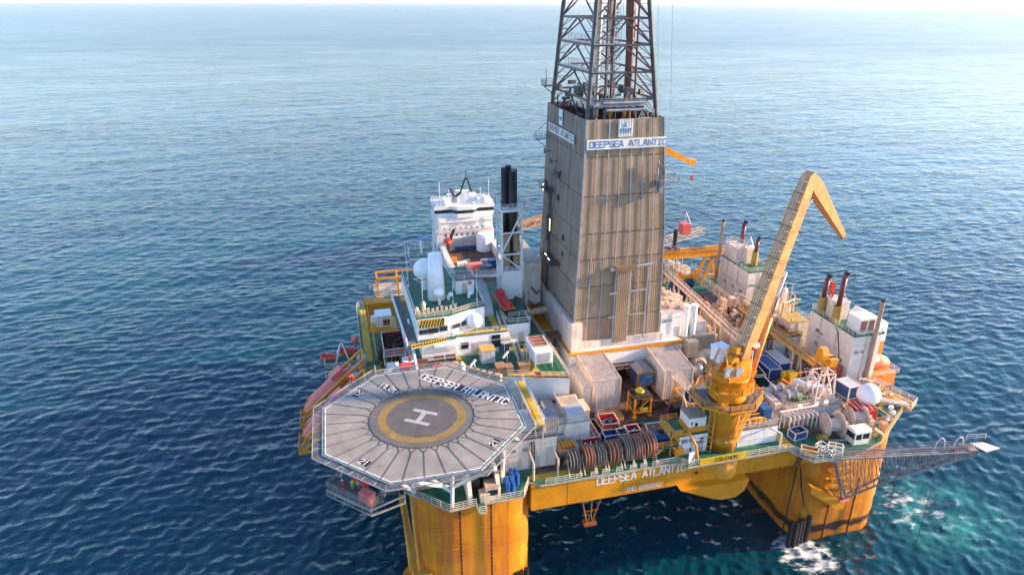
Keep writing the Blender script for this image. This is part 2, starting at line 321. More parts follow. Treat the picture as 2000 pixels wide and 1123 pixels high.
# ------------------------------------------------------------------ sea
def build_sea():
    rng = np.random.default_rng(3)
    rings = [40.0]
    while rings[-1] < 60000: rings.append(rings[-1]*1.0037 + .04)
    rr = np.array(rings); nr = len(rr)
    fine = np.radians(np.linspace(90-14.2-44, 90-14.2+44, 760)); coarse = np.radians(np.linspace(90-14.2+44, 90-14.2-44+360, 90))[1:-1]
    th = np.concatenate([fine, coarse]); nt_ = len(th)
    RR, TH = np.meshgrid(rr, th, indexing='ij')
    X = RR*np.cos(TH); Y = -83.2 + RR*np.sin(TH)
    sp = np.maximum(np.gradient(rr), rr*(fine[1]-fine[0]))[:, None]
    Z = np.zeros_like(X); DX = np.zeros_like(X); DY = np.zeros_like(X); J = np.zeros_like(X)
    main = R(-92)         # waves travel towards the camera's right
    N = 110
    for i in range(N):
        lam = 1.5*(50/1.5)**((i/(N-1))**1.0)*rng.uniform(.9, 1.1); k = 2*math.pi/lam
        a = .0132*lam**.75*rng.uniform(.4, 1.4)*math.exp(-(lam/7.5)**1.0) + (.03*rng.uniform(.3, 1) if lam > 28 else 0)
        ang = main + rng.normal(0, .5 if lam > 10 else .95); ph = rng.uniform(0, 6.28)
        fade = np.clip((lam/sp-2.2)/2.4, 0, 1)
        p = k*(X*math.cos(ang)+Y*math.sin(ang))+ph
        c, s_ = np.cos(p), np.sin(p)
        Z += fade*a*c; DX -= fade*a*math.cos(ang)*s_*.9; DY -= fade*a*math.sin(ang)*s_*.9; J += fade*a*k*c
    X2, Y2 = X+DX, Y+DY
    v = np.stack([X2, Y2, Z], -1).reshape(-1, 3).astype(np.float32)
    i, j = np.meshgrid(np.arange(nr-1), np.arange(nt_), indexing='ij'); jn = (j+1) % nt_
    f = np.stack([i*nt_+j, (i+1)*nt_+j, (i+1)*nt_+jn, i*nt_+jn], -1).reshape(-1, 4).astype(np.int32)
    me = bpy.data.meshes.new('sea')
    me.vertices.add(len(v)); me.vertices.foreach_set('co', v.ravel())
    me.loops.add(f.size); me.loops.foreach_set('vertex_index', f.ravel())
    me.polygons.add(len(f)); me.polygons.foreach_set('loop_start', np.arange(0, f.size, 4, dtype=np.int32))
    me.polygons.foreach_set('use_smooth', np.ones(len(f), dtype=bool))
    at = me.attributes.new('crest', 'FLOAT', 'POINT'); at.data.foreach_set('value', J.ravel().astype(np.float32))
    me.update(); me.validate()
    o = bpy.data.objects.new('sea', me); sc.collection.objects.link(o); o['kind'] = 'structure'
    # material
    m = bpy.data.materials.new('sea_water'); m.use_nodes = True; n = m.node_tree.nodes; l = m.node_tree.links; b = n['Principled BSDF']
    me.materials.append(m)
    tc = n.new('ShaderNodeTexCoord')
    def noise(sc_, det, rot=-92, st=(1,1,1), ro=.6, ridged=False):
        mp = n.new('ShaderNodeMapping'); mp.vector_type = 'TEXTURE'; mp.inputs['Rotation'].default_value = (0, 0, R(rot)); mp.inputs['Scale'].default_value = tuple(1/v for v in st)
        l.new(tc.outputs['Object'], mp.inputs[0]); q = n.new('ShaderNodeTexNoise'); q.inputs['Scale'].default_value = sc_; q.inputs['Detail'].default_value = det; q.inputs['Roughness'].default_value = ro
        if ridged: q.noise_type = 'RIDGED_MULTIFRACTAL'; q.normalize = True
        l.new(mp.outputs[0], q.inputs['Vector']); return q.outputs[0]
    def math_(op, a, b_=None, c=None):
        q = n.new('ShaderNodeMath'); q.operation = op
        for k, x in enumerate((a, b_, c)):
            if x is None: continue
            if isinstance(x, (int, float)): q.inputs[k].default_value = x
            else: l.new(x, q.inputs[k])
        return q.outputs[0]
    def blob(x, y, r, soft=.5):
        d = n.new('ShaderNodeVectorMath'); d.operation = 'DISTANCE'; d.inputs[1].default_value = (x, y, 0); l.new(tc.outputs['Object'], d.inputs[0])
        q = n.new('ShaderNodeMapRange'); q.interpolation_type = 'SMOOTHSTEP'; q.inputs[1].default_value = r*soft; q.inputs[2].default_value = r; q.inputs[3].default_value = 1; q.inputs[4].default_value = 0
        l.new(d.outputs['Value'], q.inputs[0]); return q.outputs[0]
    # ripples
    dd = n.new('ShaderNodeVectorMath'); dd.operation = 'DISTANCE'; dd.inputs[1].default_value = (0, -83, 0); l.new(tc.outputs['Object'], dd.inputs[0])
    far = n.new('ShaderNodeMapRange'); far.inputs[1].default_value = 250; far.inputs[2].default_value = 1800; l.new(dd.outputs['Value'], far.inputs[0])
    r1 = noise(.34, 2.5, st=(1, .36, 1), ro=.55, ridged=True); r2 = noise(1.3, 2, rot=-70, st=(1, .5, 1), ro=.5); r3 = noise(.09, 4, st=(1, .5, 1), ro=.6, rot=-100)
    h = math_('MULTIPLY_ADD', r2, .22, math_('MULTIPLY', r1, .85)); h = math_('MULTIPLY_ADD', math_('MULTIPLY', r3, 5.0), far.outputs[0], h)
    gust = n.new('ShaderNodeMapRange'); gust.inputs[1].default_value = .35; gust.inputs[2].default_value = .68; gust.inputs[3].default_value = .45; gust.inputs[4].default_value = 1.25; l.new(noise(.009, 5, st=(1,.35,1), ro=.65), gust.inputs[0]); h = math_('MULTIPLY', h, gust.outputs[0])
    bp = n.new('ShaderNodeBump'); bp.inputs['Strength'].default_value = 1.0; bp.inputs['Distance'].default_value = 1.0; l.new(h, bp.inputs['Height']); l.new(bp.outputs[0], b.inputs['Normal'])
    # body colour: deep blue to teal in patches
    big = noise(.012, 3, st=(1, .6, 1))
    cr = n.new('ShaderNodeValToRGB'); cr.color_ramp.elements[0].position = .35; cr.color_ramp.elements[1].position = .65
    cr.color_ramp.elements[0].color = (.0012,.027,.054,1); cr.color_ramp.elements[1].color = (.0014,.058,.072,1); l.new(big, cr.inputs[0])
    at_ = n.new('ShaderNodeAttribute'); at_.attribute_name = 'crest'
    cm = n.new('ShaderNodeMapRange'); cm.inputs[1].default_value = .1; cm.inputs[2].default_value = 1.1; l.new(at_.outputs['Fac'], cm.inputs[0])
    mx1 = n.new('ShaderNodeMix'); mx1.data_type = 'RGBA'; mx1.inputs['B'].default_value = (.004,.085,.105,1); l.new(cm.outputs[0], mx1.inputs['Factor']); l.new(cr.outputs[0], mx1.inputs['A'])
    # aerated green water off the far side of the column
    wk = math_('MAXIMUM', blob(108, -2, 17, .1), math_('MULTIPLY', blob(124, -14, 18, .1), .6))
    wn = noise(.16, 5, st=(1,1,1), ro=.7); wr = n.new('ShaderNodeMapRange'); wr.inputs[1].default_value = .38; wr.inputs[2].default_value = .66; l.new(wn, wr.inputs[0])
    wk2 = math_('MULTIPLY', wk, wr.outputs[0])
    mx2 = n.new('ShaderNodeMix'); mx2.data_type = 'RGBA'; mx2.inputs['B'].default_value = (.035,.25,.22,1); l.new(wk2, mx2.inputs['Factor']); l.new(mx1.outputs['Result'], mx2.inputs['A'])
    # foam: thin lacy streaks, more of it beside the columns
    f1 = noise(.5, 8, st=(1, .38, 1), ro=.72); f2 = noise(.035, 3)
    rdg = math_('SUBTRACT', 1.0, math_('MULTIPLY', math_('ABSOLUTE', math_('SUBTRACT', noise(.33, 6, rot=-105, st=(1,.45,1), ro=.7), .5)), 9.0))
    loc = math_('MAXIMUM', math_('MAXIMUM', math_('MAXIMUM', blob(75, -3.5, 9, .2), blob(14, -1, 11, .6)), math_('MULTIPLY', blob(102, 1, 14, .2), .5)), math_('MAXIMUM', math_('MULTIPLY', blob(-16, 88, 17, .1), .55), math_('MULTIPLY', blob(128, -20, 34, .2), .35)))
    loc = math_('MAXIMUM', loc, math_('MULTIPLY', blob(49, 10, 22, .3), .12))
    base = math_('MULTIPLY_ADD', cm.outputs[0], .36, math_('MULTIPLY', f1, .95))
    base = math_('MULTIPLY_ADD', f2, .46, base)
    base = math_('MULTIPLY_ADD', loc, .30, base)
    base = math_('MULTIPLY_ADD', math_('MULTIPLY', math_('MAXIMUM', rdg, 0), math_('MULTIPLY_ADD', loc, .8, .25)), .16, base)
    fr = n.new('ShaderNodeMapRange'); fr.inputs[1].default_value = .955; fr.inputs[2].default_value = 1.16; l.new(base, fr.inputs[0])
    mx3 = n.new('ShaderNodeMix'); mx3.data_type = 'RGBA'; mx3.inputs['B'].default_value = (.62,.68,.7,1); l.new(fr.outputs[0], mx3.inputs['Factor']); l.new(mx2.outputs['Result'], mx3.inputs['A'])
    l.new(mx3.outputs['Result'], b.inputs['Base Color'])
    rg = math_('MULTIPLY_ADD', far.outputs[0], .10, math_('MULTIPLY_ADD', fr.outputs[0], .5, .12)); l.new(rg, b.inputs['Roughness'])
    b.inputs['IOR'].default_value = 1.333; b.inputs['Specular IOR Level'].default_value = .5
    return o
build_sea()

# ================================================================== the rig: hull, columns, deck
def rrect(x0, x1, y0, y1, r, n=6):
    pts = []
    for cx, cy, a0 in ((x1-r,y0+r,-90),(x1-r,y1-r,0),(x0+r,y1-r,90),(x0+r,y0+r,180)):
        for i in range(n+1):
            t = R(a0+90*i/n); pts.append((cx+r*math.cos(t), cy+r*math.sin(t)))
    return pts
def band(m, pts, z, hgt, out=.06):
    """thin weld bead round a closed outline"""
    n = len(pts)
    for i in range(n): m.bar((*pts[i], z), (*pts[(i+1)%n], z), out*2, hgt)
    return m
rig = T('oil_rig', 'huge yellow semi submersible rig hull standing in the sea on rusty columns', 'oil rig', (49, 40, 0))
D = 22.0
M().box(24.2, 74.8, 0, 80, 17.2, 21.9).box(3, 95, 17.9, 62, 17.2, 21.9).build('deck_box', yel, rig)
cols = [(6.3, 24.6, -.6, 18.4), (74.4, 92.6, -.8, 18.4), (6.3, 24.6, 61.5, 80.5), (74.4, 92.6, 61.5, 80.5)]
for x0, x1, y0, y1 in cols:
    p = rrect(x0, x1, y0, y1, 4.2); c = M().prism(p, -14, 21.9).build('column', colm, rig, smooth=True)
    try: c.data.set_sharp_from_angle(angle=R(40))
    except Exception: pass
    m = M()
    for z in (3.2, 6.4, 9.6, 12.8, 16.2): band(m, rrect(x0, x1, y0, y1, 4.2), z, .10, .04)
    m.build('weld_bead', yel, c)
# low round sponsons on the columns' outer sides
M().lathe((93.2, 6.0, 0), [(3.0,-12),(3.0,8.2),(2.6,8.6)], 24).build('sponson', colm, rig)
M().lathe((6.0, 3.0, 0), [(2.6,-12),(2.6,5.5)], 20).build('sponson', colm, rig)
# main deck plating: green sheet with brown working deck and yellow walkways on it
deckpoly = [(5,3.6),(10.9,-2.3),(15,-2.0),(15.1,-3.9),(16.2,-3.9),(16.3,-2.0),(22.4,-1.9),(24.0,1.0),(25.6,-.15),(49.4,-.15),(50.2,-1.7),(69,-1.5),(71,-5.4),(78,-6.0),(86,-3.4),(97,4),(98,10),(98,70),(92,81),(8,81),(.4,76),(.4,46),(2.4,43),(3.5,20),(4.4,10)]
M().prism(deckpoly, 21.7, D).build('main_deck', grn, rig)
M().prism([(36,13),(70,13),(70,27),(36,27)], D, D+.012).prism([(38.5,9.8),(48,9.8),(48,13),(38.5,13)], D, D+.016).build('brown_deck_area', brn, rig)
M().prism([(63,14),(93,14.5),(93,62),(63,62)], D, D+.02).build('pipe_deck_area', gry, rig)
M().prism([(69.5,5),(92,5),(92.5,14),(93,28),(63,28),(63,14),(69.5,13)], D, D+.008).prism([(26,1.2),(36,1.2),(36,8),(26,8)], D, D+.006).build('brown_deck_area', mat('worn_deck',(.13,.10,.075),.75,rust=.6,var=.5,streak=False,rustcol=(.05,.08,.05),scale=.9), rig)
m = M()
for a, b, w_ in (((1.9,47),(1.9,74),1.6),((32,3.6),(49,3.6),.9),((24,2),(40,2),1.2),((69.6,-1),(69.6,6),1.8),((84,2),(96,8),2.6),((36.5,4),(36.5,13),1.0)):
    m.bar((*a, D+.012), (*b, D+.012), w_, .02)
m.build('yellow_walkway', yst, rig)
# edge coaming and cantilevered walkway by the crane
m = M(); n = len(deckpoly)
for i in range(n): m.bar((*deckpoly[i], D-.12), (*deckpoly[(i+1)%n], D-.12), .16, .34)
m.build('deck_edge', tan, rig)
M().prismxz([(49.5,17.3),(55.8,14.4),(57.5,13.9),(60,13.9),(61.6,15),(62.3,17.3)], -1.6, 6).build('crane_sponson', yel, rig)
m = M()
edge = [(x, y, D) for x, y in deckpoly]
m.rail(edge[0:3]).rail(edge[3:5], h=1.1).rail(edge[5:8]).rail([(26.5,-.1,D),(31.2,-.1,D)]).rail([(45.3,-.1,D),(49.4,-.1,D),(50.2,-1.6,D),(69,-1.4,D),(71,-5.3,D),(76,-5.9,D)])
m.build('guard_rail', wrail, rig)
m = M().rail([(86,-3.3,D),(97,4,D),(98,10,D),(98,14.5,D)], nr=3).rail([(98,30,D),(98,50,D)])
m.build('guard_rail', yrail, rig)
m = M().rail([(.5,46,D),(.5,76,D)]).rail([(3.6,47,D),(3.6,72,D)]).rail([(.5,76,D),(8,81,D),(40,81,D)])
m.build('guard_rail', wrail, rig)
# painted names on the front of the hull
letters(M(), 'DEEPSEA ATLANTIC', (35.2,-.03,20.15), (1,0,0), (0,0,1), 1.4, adv=.705, th=.165, wid=.56).build('hull_name', wpt, rig)
letters(M(), 'IMO 8769042', (40.4,-.03,17.75), (1,0,0), (0,0,1), .78, adv=.74, th=.14, wid=.58).build('hull_number', wpt, rig)
M().box(42.3, 47.2, -.015, 0, 18.75, 19.8).build('repaint_patch', mat('yellow_patch', (.6,.24,.012), .4), rig)
M().ring((52.9,-.05,19.2), 'y', 0, .28, .08, 14).build('drain_hole', bpt, rig)
m = M()                       # rust edge streak plates and hull seams
for x in (30.2, 39.8, 47.4, 52.3, 63, 68): m.box(x, x+.05, -.02, 0, 17.25, 21.8)
m.build('hull_seam', rdb, rig)
# name board hanging on the walkway rail
m = M().box(52.3, 61.0, -1.72, -1.64, 22.0, 23.25).build('name_board', mat('board_yellow', (.66,.42,.02), .5), rig)
letters(M(), 'EQUINOR', (55.1,-1.735,22.28), (1,0,0), (0,0,1), .68, adv=.86, th=.17, wid=.68).build('board_lettering', bpt, m)
# mooring chains, fenders, ladders and brackets of the columns
for x, y, z in ((12.6,-.95,20.5),(17.5,-.95,20.6),(80.2,-1.15,9.8),(85.6,-1.15,12.5)):
    m = M(); k = 0; zz = z
    while zz > -3:
        if k % 2: m.box(x-.16, x+.16, y+.02, y+.14, zz-.44, zz)
        else: m.box(x-.07, x+.07, y-.06, y+.2, zz-.44, zz)
        zz -= .42; k += 1
    m.build('mooring_chain', chn, rig)
for x0, y0 in ((74.6,-.7),(23.4,.4)):
    m = M()
    for i in range(5 if x0 > 50 else 3):
        a = -.9+i*.95; m.tube((x0+a*.95-.9+(.5 if i==4 else 0), y0-.9+.9*abs(a)*.3, -4), (x0+a*.95-.9+(.5 if i==4 else 0), y0-.9+.9*abs(a)*.3, 5.6-.3*(i%2)), .44, 10)
    m.build('rubber_fender', blk, rig)
m = M(); m.path([(72.4,-.35,16.8),(72.0,-.5,6),(71.7,-.5,2)], .13); m.path([(73.2,-.4,16.5),(73.9,-.8,12),(75.2,-1,8),(77.0,-1.2,5.4)], .13)
m.build('hanging_hose', blk, rig)
m = M().tube((72.0,-.25,17),(73.3,-.25,21.5),.15).tube((72.7,-.25,17),(74,-.25,21.5),.15); m.build('drain_pipe', stld, rig)
# hull-side column bracket and stair tower on the near left column
br = M().prismxz([(74.3,12.6),(80.9,7.6),(82.2,7.6),(82.2,9.6),(80.9,9.8),(74.3,14)], -2.6, -.8).build('column_bracket', yel, rig)
M().cb((81.6,-2.2,9.75),(1.9,1.9,.16)).build('bracket_pad', pnk, br)
m = M()
for k in range(5):
    z = 10.2+1.8*k; m.rail([(78.4,-2.4,z),(83.6,-2.4,z)], h=1.0, step=1.0)
    m.cb((81,-1.7,z),(5.4,1.5,.08)); m.stairs((78.6+(k%2)*4,-1.9,z),(82.6-(k%2)*4,-1.9,z+1.8),.6)
m.build('access_ladder_cage', yrail, rig)
m = M().stairs((5.4,1.5,8.2),(4.3,3.5,21.5),.9,n=40).cb((6.4,-.2,8.1),(3.2,2.4,.15)).rail([(4.9,-1.3,8.2),(7.9,-1.3,8.2)],step=.7).rail([(4.9,-1.3,8.2),(4.9,1,8.2)]).tube((5,.9,0),(5,.9,8),.2)
m.bar((4.6,1.2,8),(4.2,3.6,21.6),.3).bar((6,1.2,8),(5.6,3.6,21.6),.3)
m.build('access_stair', yrail, rig)
m = M()
for a in (0,1.6): m.path([(33+a,.6,17.2),(33.6+a*.7,.6,14),(34,.6,12.2)],.12); m.path([(36.4-a,.6,17.2),(35.4-a*.5,.6,14),(35,.6,12.2)],.12)
m.cb((34.5,.6,12.1),(2.2,1.2,.5)).bar((33.3,.6,14.6),(35.9,.6,14.6),.16)
m.build('underdeck_frame', mat('orange_rusty',(.26,.10,.03),.5,rust=.7), rig)

# ================================================================== helideck
hd = T('helideck', 'grey octagonal helicopter deck with yellow circle and white letter H', 'helideck', (8.1, 5.3, 34))
HX, HY, HZ = 8.35, 5.3, 34.0
def octa(r):    # r = half width across the flats
    k = r*math.tan(math.pi/8); return [(HX+x, HY+y) for x, y in ((r,-k),(r,k),(k,r),(-k,r),(-r,k),(-r,-k),(-k,-r),(k,-r))]
M().prism(octa(14.35), HZ-.45, HZ).build('deck_plate', hel, hd)
def ringpoly(m, a, b, z, zb=None):
    A, B = octa(a), octa(b)
    for i in range(8):
        j = (i+1) % 8; m.add([(*A[i],z),(*A[j],z),(*B[j],z),(*B[i],z)], [(0,1,2,3)])
    return m
ringpoly(M(), 14.14, 14.3, HZ+.008).build('perimeter_line', wpt, hd)
mm = M(); n_ = 64
mm.add([(HX+5.35*math.cos(2*math.pi*i/n_), HY+5.35*math.sin(2*math.pi*i/n_), HZ+.006) for i in range(n_)], [tuple(range(n_))])
mm.build('landing_circle', hel2, hd)
mm = M()
for i in range(n_):
    a, b = 2*math.pi*i/n_, 2*math.pi*(i+1)/n_
    mm.add([(HX+r*math.cos(t), HY+r*math.sin(t), HZ+.010) for r, t in ((5.35,a),(6.6,a),(6.6,b),(5.35,b))], [(0,1,2,3)])
mm.build('aiming_circle', ypt, hd)
ha = R(-33); mm = M(); ux, uy = Vector((math.cos(ha), math.sin(ha), 0)), Vector((-math.sin(ha), math.cos(ha), 0)); c0 = Vector((HX-.15, HY, HZ+.014))
for s_ in (-1, 1):
    c = c0+uy*s_*1.45; mm.add([c-ux*2.0-uy*.36, c+ux*2.0-uy*.36, c+ux*2.0+uy*.36, c-ux*2.0+uy*.36], [(0,1,2,3)])
c = c0; mm.add([c-ux*.38-uy*1.09, c+ux*.38-uy*1.09, c+ux*.38+uy*1.09, c-ux*.38+uy*1.09], [(0,1,2,3)])
mm.build('letter_h', wpt, hd)
# rope net with ties to the rim
mm = M(); na = R(45); RN = 7.9; st = .33; k = -RN
while k <= RN:
    L = math.sqrt(max(0, RN*RN-k*k))
    for q in (na, na+R(90)):
        d = Vector((math.cos(q), math.sin(q), 0)); e = Vector((-math.sin(q), math.cos(q), 0)); c = Vector((HX, HY, HZ+.03))+e*k
        mm.bar(c-d*L, c+d*L, .028, .02)
    k += st
for i in range(48):
    a, b = 2*math.pi*i/48, 2*math.pi*(i+1)/48; mm.bar((HX+RN*math.cos(a), HY+RN*math.sin(a), HZ+.04), (HX+RN*math.cos(b), HY+RN*math.sin(b), HZ+.04), .07, .05)
mm.build('rope_net', rop, hd)
mm = M(); NT = 32
for i in range(NT):
    a = 2*math.pi*(i+.5)/NT; ca, sa = math.cos(a), math.sin(a)
    rim = 14.3/max(abs(ca), abs(sa), (abs(ca)+abs(sa))/math.sqrt(2))
    p = Vector((HX+ca*9.0, HY+sa*9.0, HZ+.04)); mm.bar(p, (HX+ca*rim, HY+sa*rim, HZ+.05), .05, .04)
    for da in (-.085, .085): mm.bar(p, (HX+math.cos(a+da)*RN, HY+math.sin(a+da)*RN, HZ+.04), .05, .04)
mm.build('net_tie_line', rop, hd)
# markings
ta = R(-43.5); tx, ty = Vector((math.cos(ta), math.sin(ta), 0)), Vector((-math.sin(ta), math.cos(ta), 0)); sk = (ty+tx*(-.25)).normalized()
p0 = Vector((9.2, 17.0, HZ+.012)); L = 16.9
o = M().add([p0-ty*.15, p0+tx*L-ty*.15, p0+tx*L+ty*1.75, p0+ty*1.75], [(0,1,2,3)]).build('name_panel', bpt, hd)
letters(M(), 'DEEPSEa aTLaNTIC', p0+tx*.15+Vector((0,0,.008)), tx, ty, 1.6, adv=.655, th=.19, wid=.5).build('deck_name', wpt, o)
p0 = Vector((2.3, 15.9, HZ+.012)); o = M().add([p0-ty*.1, p0+tx*3.7-ty*.1, p0+tx*3.7+ty*1.2, p0+ty*1.2], [(0,1,2,3)]).build('weight_panel', bpt, hd)
letters(M(), '13.0t', p0+tx*.15+Vector((0,0,.008)), tx, ty, 1.1, adv=.64, th=.18, wid=.48).build('weight_marking', wpt, o)
for cx, cy, ang in ((-1.3, 14.6, 135), (-.9, -4.0, 225), (17.7, -3.7, 315)):
    a = R(ang); nrm = Vector((math.cos(a), math.sin(a), 0)); yd = -nrm; xd = Vector((-math.sin(a), math.cos(a), 0)); c = Vector((HX, HY, HZ+.012))+nrm*12.9
    o = M().add([c-xd*.95-yd*.6, c+xd*.95-yd*.6, c+xd*.95+yd*.6, c-xd*.95+yd*.6], [(0,1,2,3)]).build('size_panel', bpt, hd)
    letters(M(), '21', c-xd*.75-yd*.5+Vector((0,0,.008)), xd, yd, 1.0, adv=.8, th=.16, wid=.6).build('size_marking', wpt, o)
# perimeter gutter, safety net frames
mm = M(); A = octa(14.6)
for i in range(8): mm.bar((*A[i],HZ-.15), (*A[(i+1)%8],HZ-.15), .22, .35)
mm.build('perimeter_gutter', stl, hd)
mm = M(); B = octa(16.0); nm = M()
for i in range(8):
    j = (i+1) % 8; a0, a1 = Vector((*A[i], HZ-.2)), Vector((*A[j], HZ-.2)); b0, b1 = Vector((*B[i], HZ+.05)), Vector((*B[j], HZ+.05))
    mm.bar(b0, b1, .12)
    for k in range(7):
        t = k/6; mm.bar(a0.lerp(a1, t), b0.lerp(b1, t), .08)
    for k in range(1, 44): t = k/44; nm.bar(a0.lerp(a1, t), b0.lerp(b1, t), .025)
    for k in range(1, 6): t = k/6; nm.bar(a0.lerp(b0, t), a1.lerp(b1, t), .025)
mm.build('safety_net_frame', alu, hd); nm.build('safety_net', stl, hd)
mm = M()
for i in range(8):
    for k in range(5):
        p = Vector((*A[i], HZ+.12)).lerp(Vector((*A[(i+1)%8], HZ+.12)), (k+.5)/5); mm.cb(p, (.18,.18,.14))
mm.build('perimeter_light', mat('green_lamp', (.05,.5,.25), .4), hd)
# underside trusses
mm = M()
for y in (-6, -1, 5, 11, 17): mm.truss((HX-11.5+abs(y-5)*.5, y, HZ-2.2), (HX+11.5-abs(y-5)*.5, y, HZ-2.2), (0,0,1), 1.6, 10, .32, .2)
for x in (-2, 3.5, 9, 14.5, 19): mm.truss((x, HY-11.5+abs(x-8)*.5, HZ-2.2), (x, HY+11.5-abs(x-8)*.5, HZ-2.2), (0,0,1), 1.6, 10, .32, .2)
mm.build('deck_truss', alu, hd)
mm = M()
for p, q in (((11.4,-1.6,D),(11.4,-3.4,31.8)),((11.3,-1.5,25.5),(4,-6,31.8)),((11.5,-1.5,25.5),(17,-6.5,31.8)),((6.3,3,D),(0,-1,31.8)),((20,2,D),(19,-3,31.8)),((6.2,3.2,D),(6,6,31.8)),((11.2,-2.2,25.4),(2.4,1,31.8)),((5,16,D),(-2,12,31.8)),((5,20,D),(2,19,31.8)),((24,5,27),(19,3,31.8))):
    mm.tube(p, q, .28, 8)
mm.build('support_leg', whi, hd)

# fire monitor platform hung off the near left side
fp = T('monitor_platform', 'narrow steel platform hanging below the helideck rim, with fire gear on it', 'platform', (-2.5,-5.5,30.6))
P0, P1 = Vector((-6.0,-3.0,30.2)), Vector((-.3,-8.7,30.2)); dx = (P1-P0).normalized(); dn = Vector((dx.y,-dx.x,0)); 
if dn.x > 0: dn = -dn
# dn points outward (away from the deck)
Q0, Q1 = P0+dn*.2, P1+dn*.2; I0, I1 = P0-dn*2.6, P1-dn*2.6
def quadslab(m, a, b, c, d, t):
    u = Vector((0,0,t)); return m.add([a-u,b-u,c-u,d-u,a,b,c,d], [(0,3,2,1),(4,5,6,7),(0,1,5,4),(1,2,6,5),(2,3,7,6),(3,0,4,7)])
quadslab(M(), Q0, Q1, I1, I0, .15).build('platform_floor', gry, fp)
mm = M(); mm.rail([I0, Q0, Q1, I1], h=1.1); mm.bar(Q0-Vector((0,0,.35)), Q1-Vector((0,0,.35)), .16, .5); mm.bar(Q0-Vector((0,0,1.2)), Q1-Vector((0,0,1.2)), .14)
for k in range(6): t = k/5; mm.bar(Q0.lerp(Q1,t)-Vector((0,0,.3)), Q0.lerp(Q1,t)-Vector((0,0,1.2)), .1)
mm.bar(Q1-Vector((0,0,1.2)), I1+Vector((2.6,-1.2,-.6)), .2); mm.bar(Q1-Vector((0,0,.3)), I1+Vector((2.6,-1.2,.6)), .2); mm.bar(I1+Vector((2.6,-1.2,-.6)), I1+Vector((2.6,-1.2,1.4)), .2)
mm.bar(I0, I0+Vector((1,.6,2.6)), .2); mm.bar(I0+dx*3, I0+dx*3+Vector((.6,.8,2.6)), .2); mm.bar(I1, I1+Vector((.6,.8,2.6)), .2)
mm.build('platform_rail', alu, fp)
mm = M().stairs(I0+dx*4.2+dn*.6, I0+dx*4.4-dn*1.4+Vector((0,0,3.1)), 1.0); mm.build('step_flight', alu, fp)
c = P0+dx*6.6-dn*.8
solo(M().cb(c+Vector((0,0,.65)), (1.9,1.2,1.3), math.atan2(dx.y,dx.x)).cb(c+Vector((0,0,1.34)), (2.0,1.3,.1), math.atan2(dx.y,dx.x)), 'foam_cabinet', pnk, 'faded red box at the end of the hanging platform below the helideck', 'cabinet')
def monitor(c, rz, label, ht=1.3):
    t = T('fire_monitor', label, 'fire monitor', c, 'fire monitors round the helideck', rz)
    M().tube((0,0,0),(0,0,ht),.16,10).ring((0,0,ht*.5),'z',0,.34,.08,14).tube((0,0,.1),(-.6,0,.1),.14).build('stand_pipe', red, t, local=True)
    M().tube((-.3,0,ht),(1.3,0,ht+.5),.17,10).tube((1.2,0,ht+.46),(1.6,0,ht+.6),.26,10,.3).ball((0,0,ht),.3,12,6).build('nozzle', red, t, local=True)
monitor(tuple(P0+dx*5.2-dn*1.8), R(140), 'red fire monitor nozzle between steps and red box on hanging platform')
monitor((-1.6, 21.4, 32.2), R(250), 'small red fire monitor at the helideck corner near the lifeboats')

# ------------------------------------------------------------------ people
def person(loc, rz, suit, hat, label, lean=0, scale=1.0):
    t = T('person', label, 'person', loc, 'crew on the platform below the helideck', rz)
    J = [(0,0,.95),(0,.02,1.2),(0,.03,1.42),(0,.03,1.53),(0,.04,1.66),(.19,.02,1.40),(.27,.12,1.12),(.24,.34,.98),(-.19,.02,1.40),(-.27,.1,1.12),(-.22,.3,.95),(.1,0,.9),(.12,.06,.5),(.12,0,.07),(.12,.14,.04),(-.1,0,.9),(-.13,-.08,.5),(-.13,-.12,.07),(-.13,.02,.04)]
    E_ = [(0,1),(1,2),(2,3),(3,4),(2,5),(5,6),(6,7),(2,8),(8,9),(9,10),(0,11),(11,12),(12,13),(13,14),(0,15),(15,16),(16,17),(17,18)]
    Rd = [.17,.165,.18,.065,.105,.08,.058,.045,.08,.058,.045,.11,.078,.05,.05,.11,.078,.05,.05]
    me = bpy.data.meshes.new('body'); me.from_pydata(J, E_, []); o = bpy.data.objects.new('body', me); sc.collection.objects.link(o); o.parent = t
    me.materials.append(suit)
    sk_ = o.modifiers.new('skin', 'SKIN'); su = o.modifiers.new('sub', 'SUBSURF'); su.levels = su.render_levels = 1
    for i, v in enumerate(me.skin_vertices[0].data): v.radius = (Rd[i], Rd[i]*.85); v.use_root = (i == 0)
    M().lathe((0,.04,1.70), [(.15,0),(.16,.03),(.14,.1),(.07,.16)], 12).build('helmet', hat, t, local=True)
    h = M()
    for sx in (1, -1):
        bx, by, bz = (.24 if sx > 0 else -.22), (.36 if sx > 0 else .32), (.97 if sx > 0 else .94)
        h.cb((bx,by,bz),(.08,.09,.04))
        for k, L in enumerate((.07,.085,.08,.06)): h.tube((bx-.03+.02*k,by+.04,bz),(bx-.03+.02*k,by+.04+L,bz-.03),.011,5)
        h.tube((bx-.04*sx,by-.01,bz),(bx-.07*sx,by+.04,bz-.02),.012,5)
    h.build('hands', skin, t, local=True)
pb = P0+dx*2.4-dn*.6
person(tuple(pb), R(40), red, wpt, 'person in red coverall and white helmet on the hanging platform')
person(tuple(pb+dx*.9-dn*.9), R(200), hiv, red, 'person in light green vest by the steps of the hanging platform')
person(tuple(P0+dx*6.0-dn*1.7), R(100), red, red, 'person in red coverall behind the red box under the helideck')

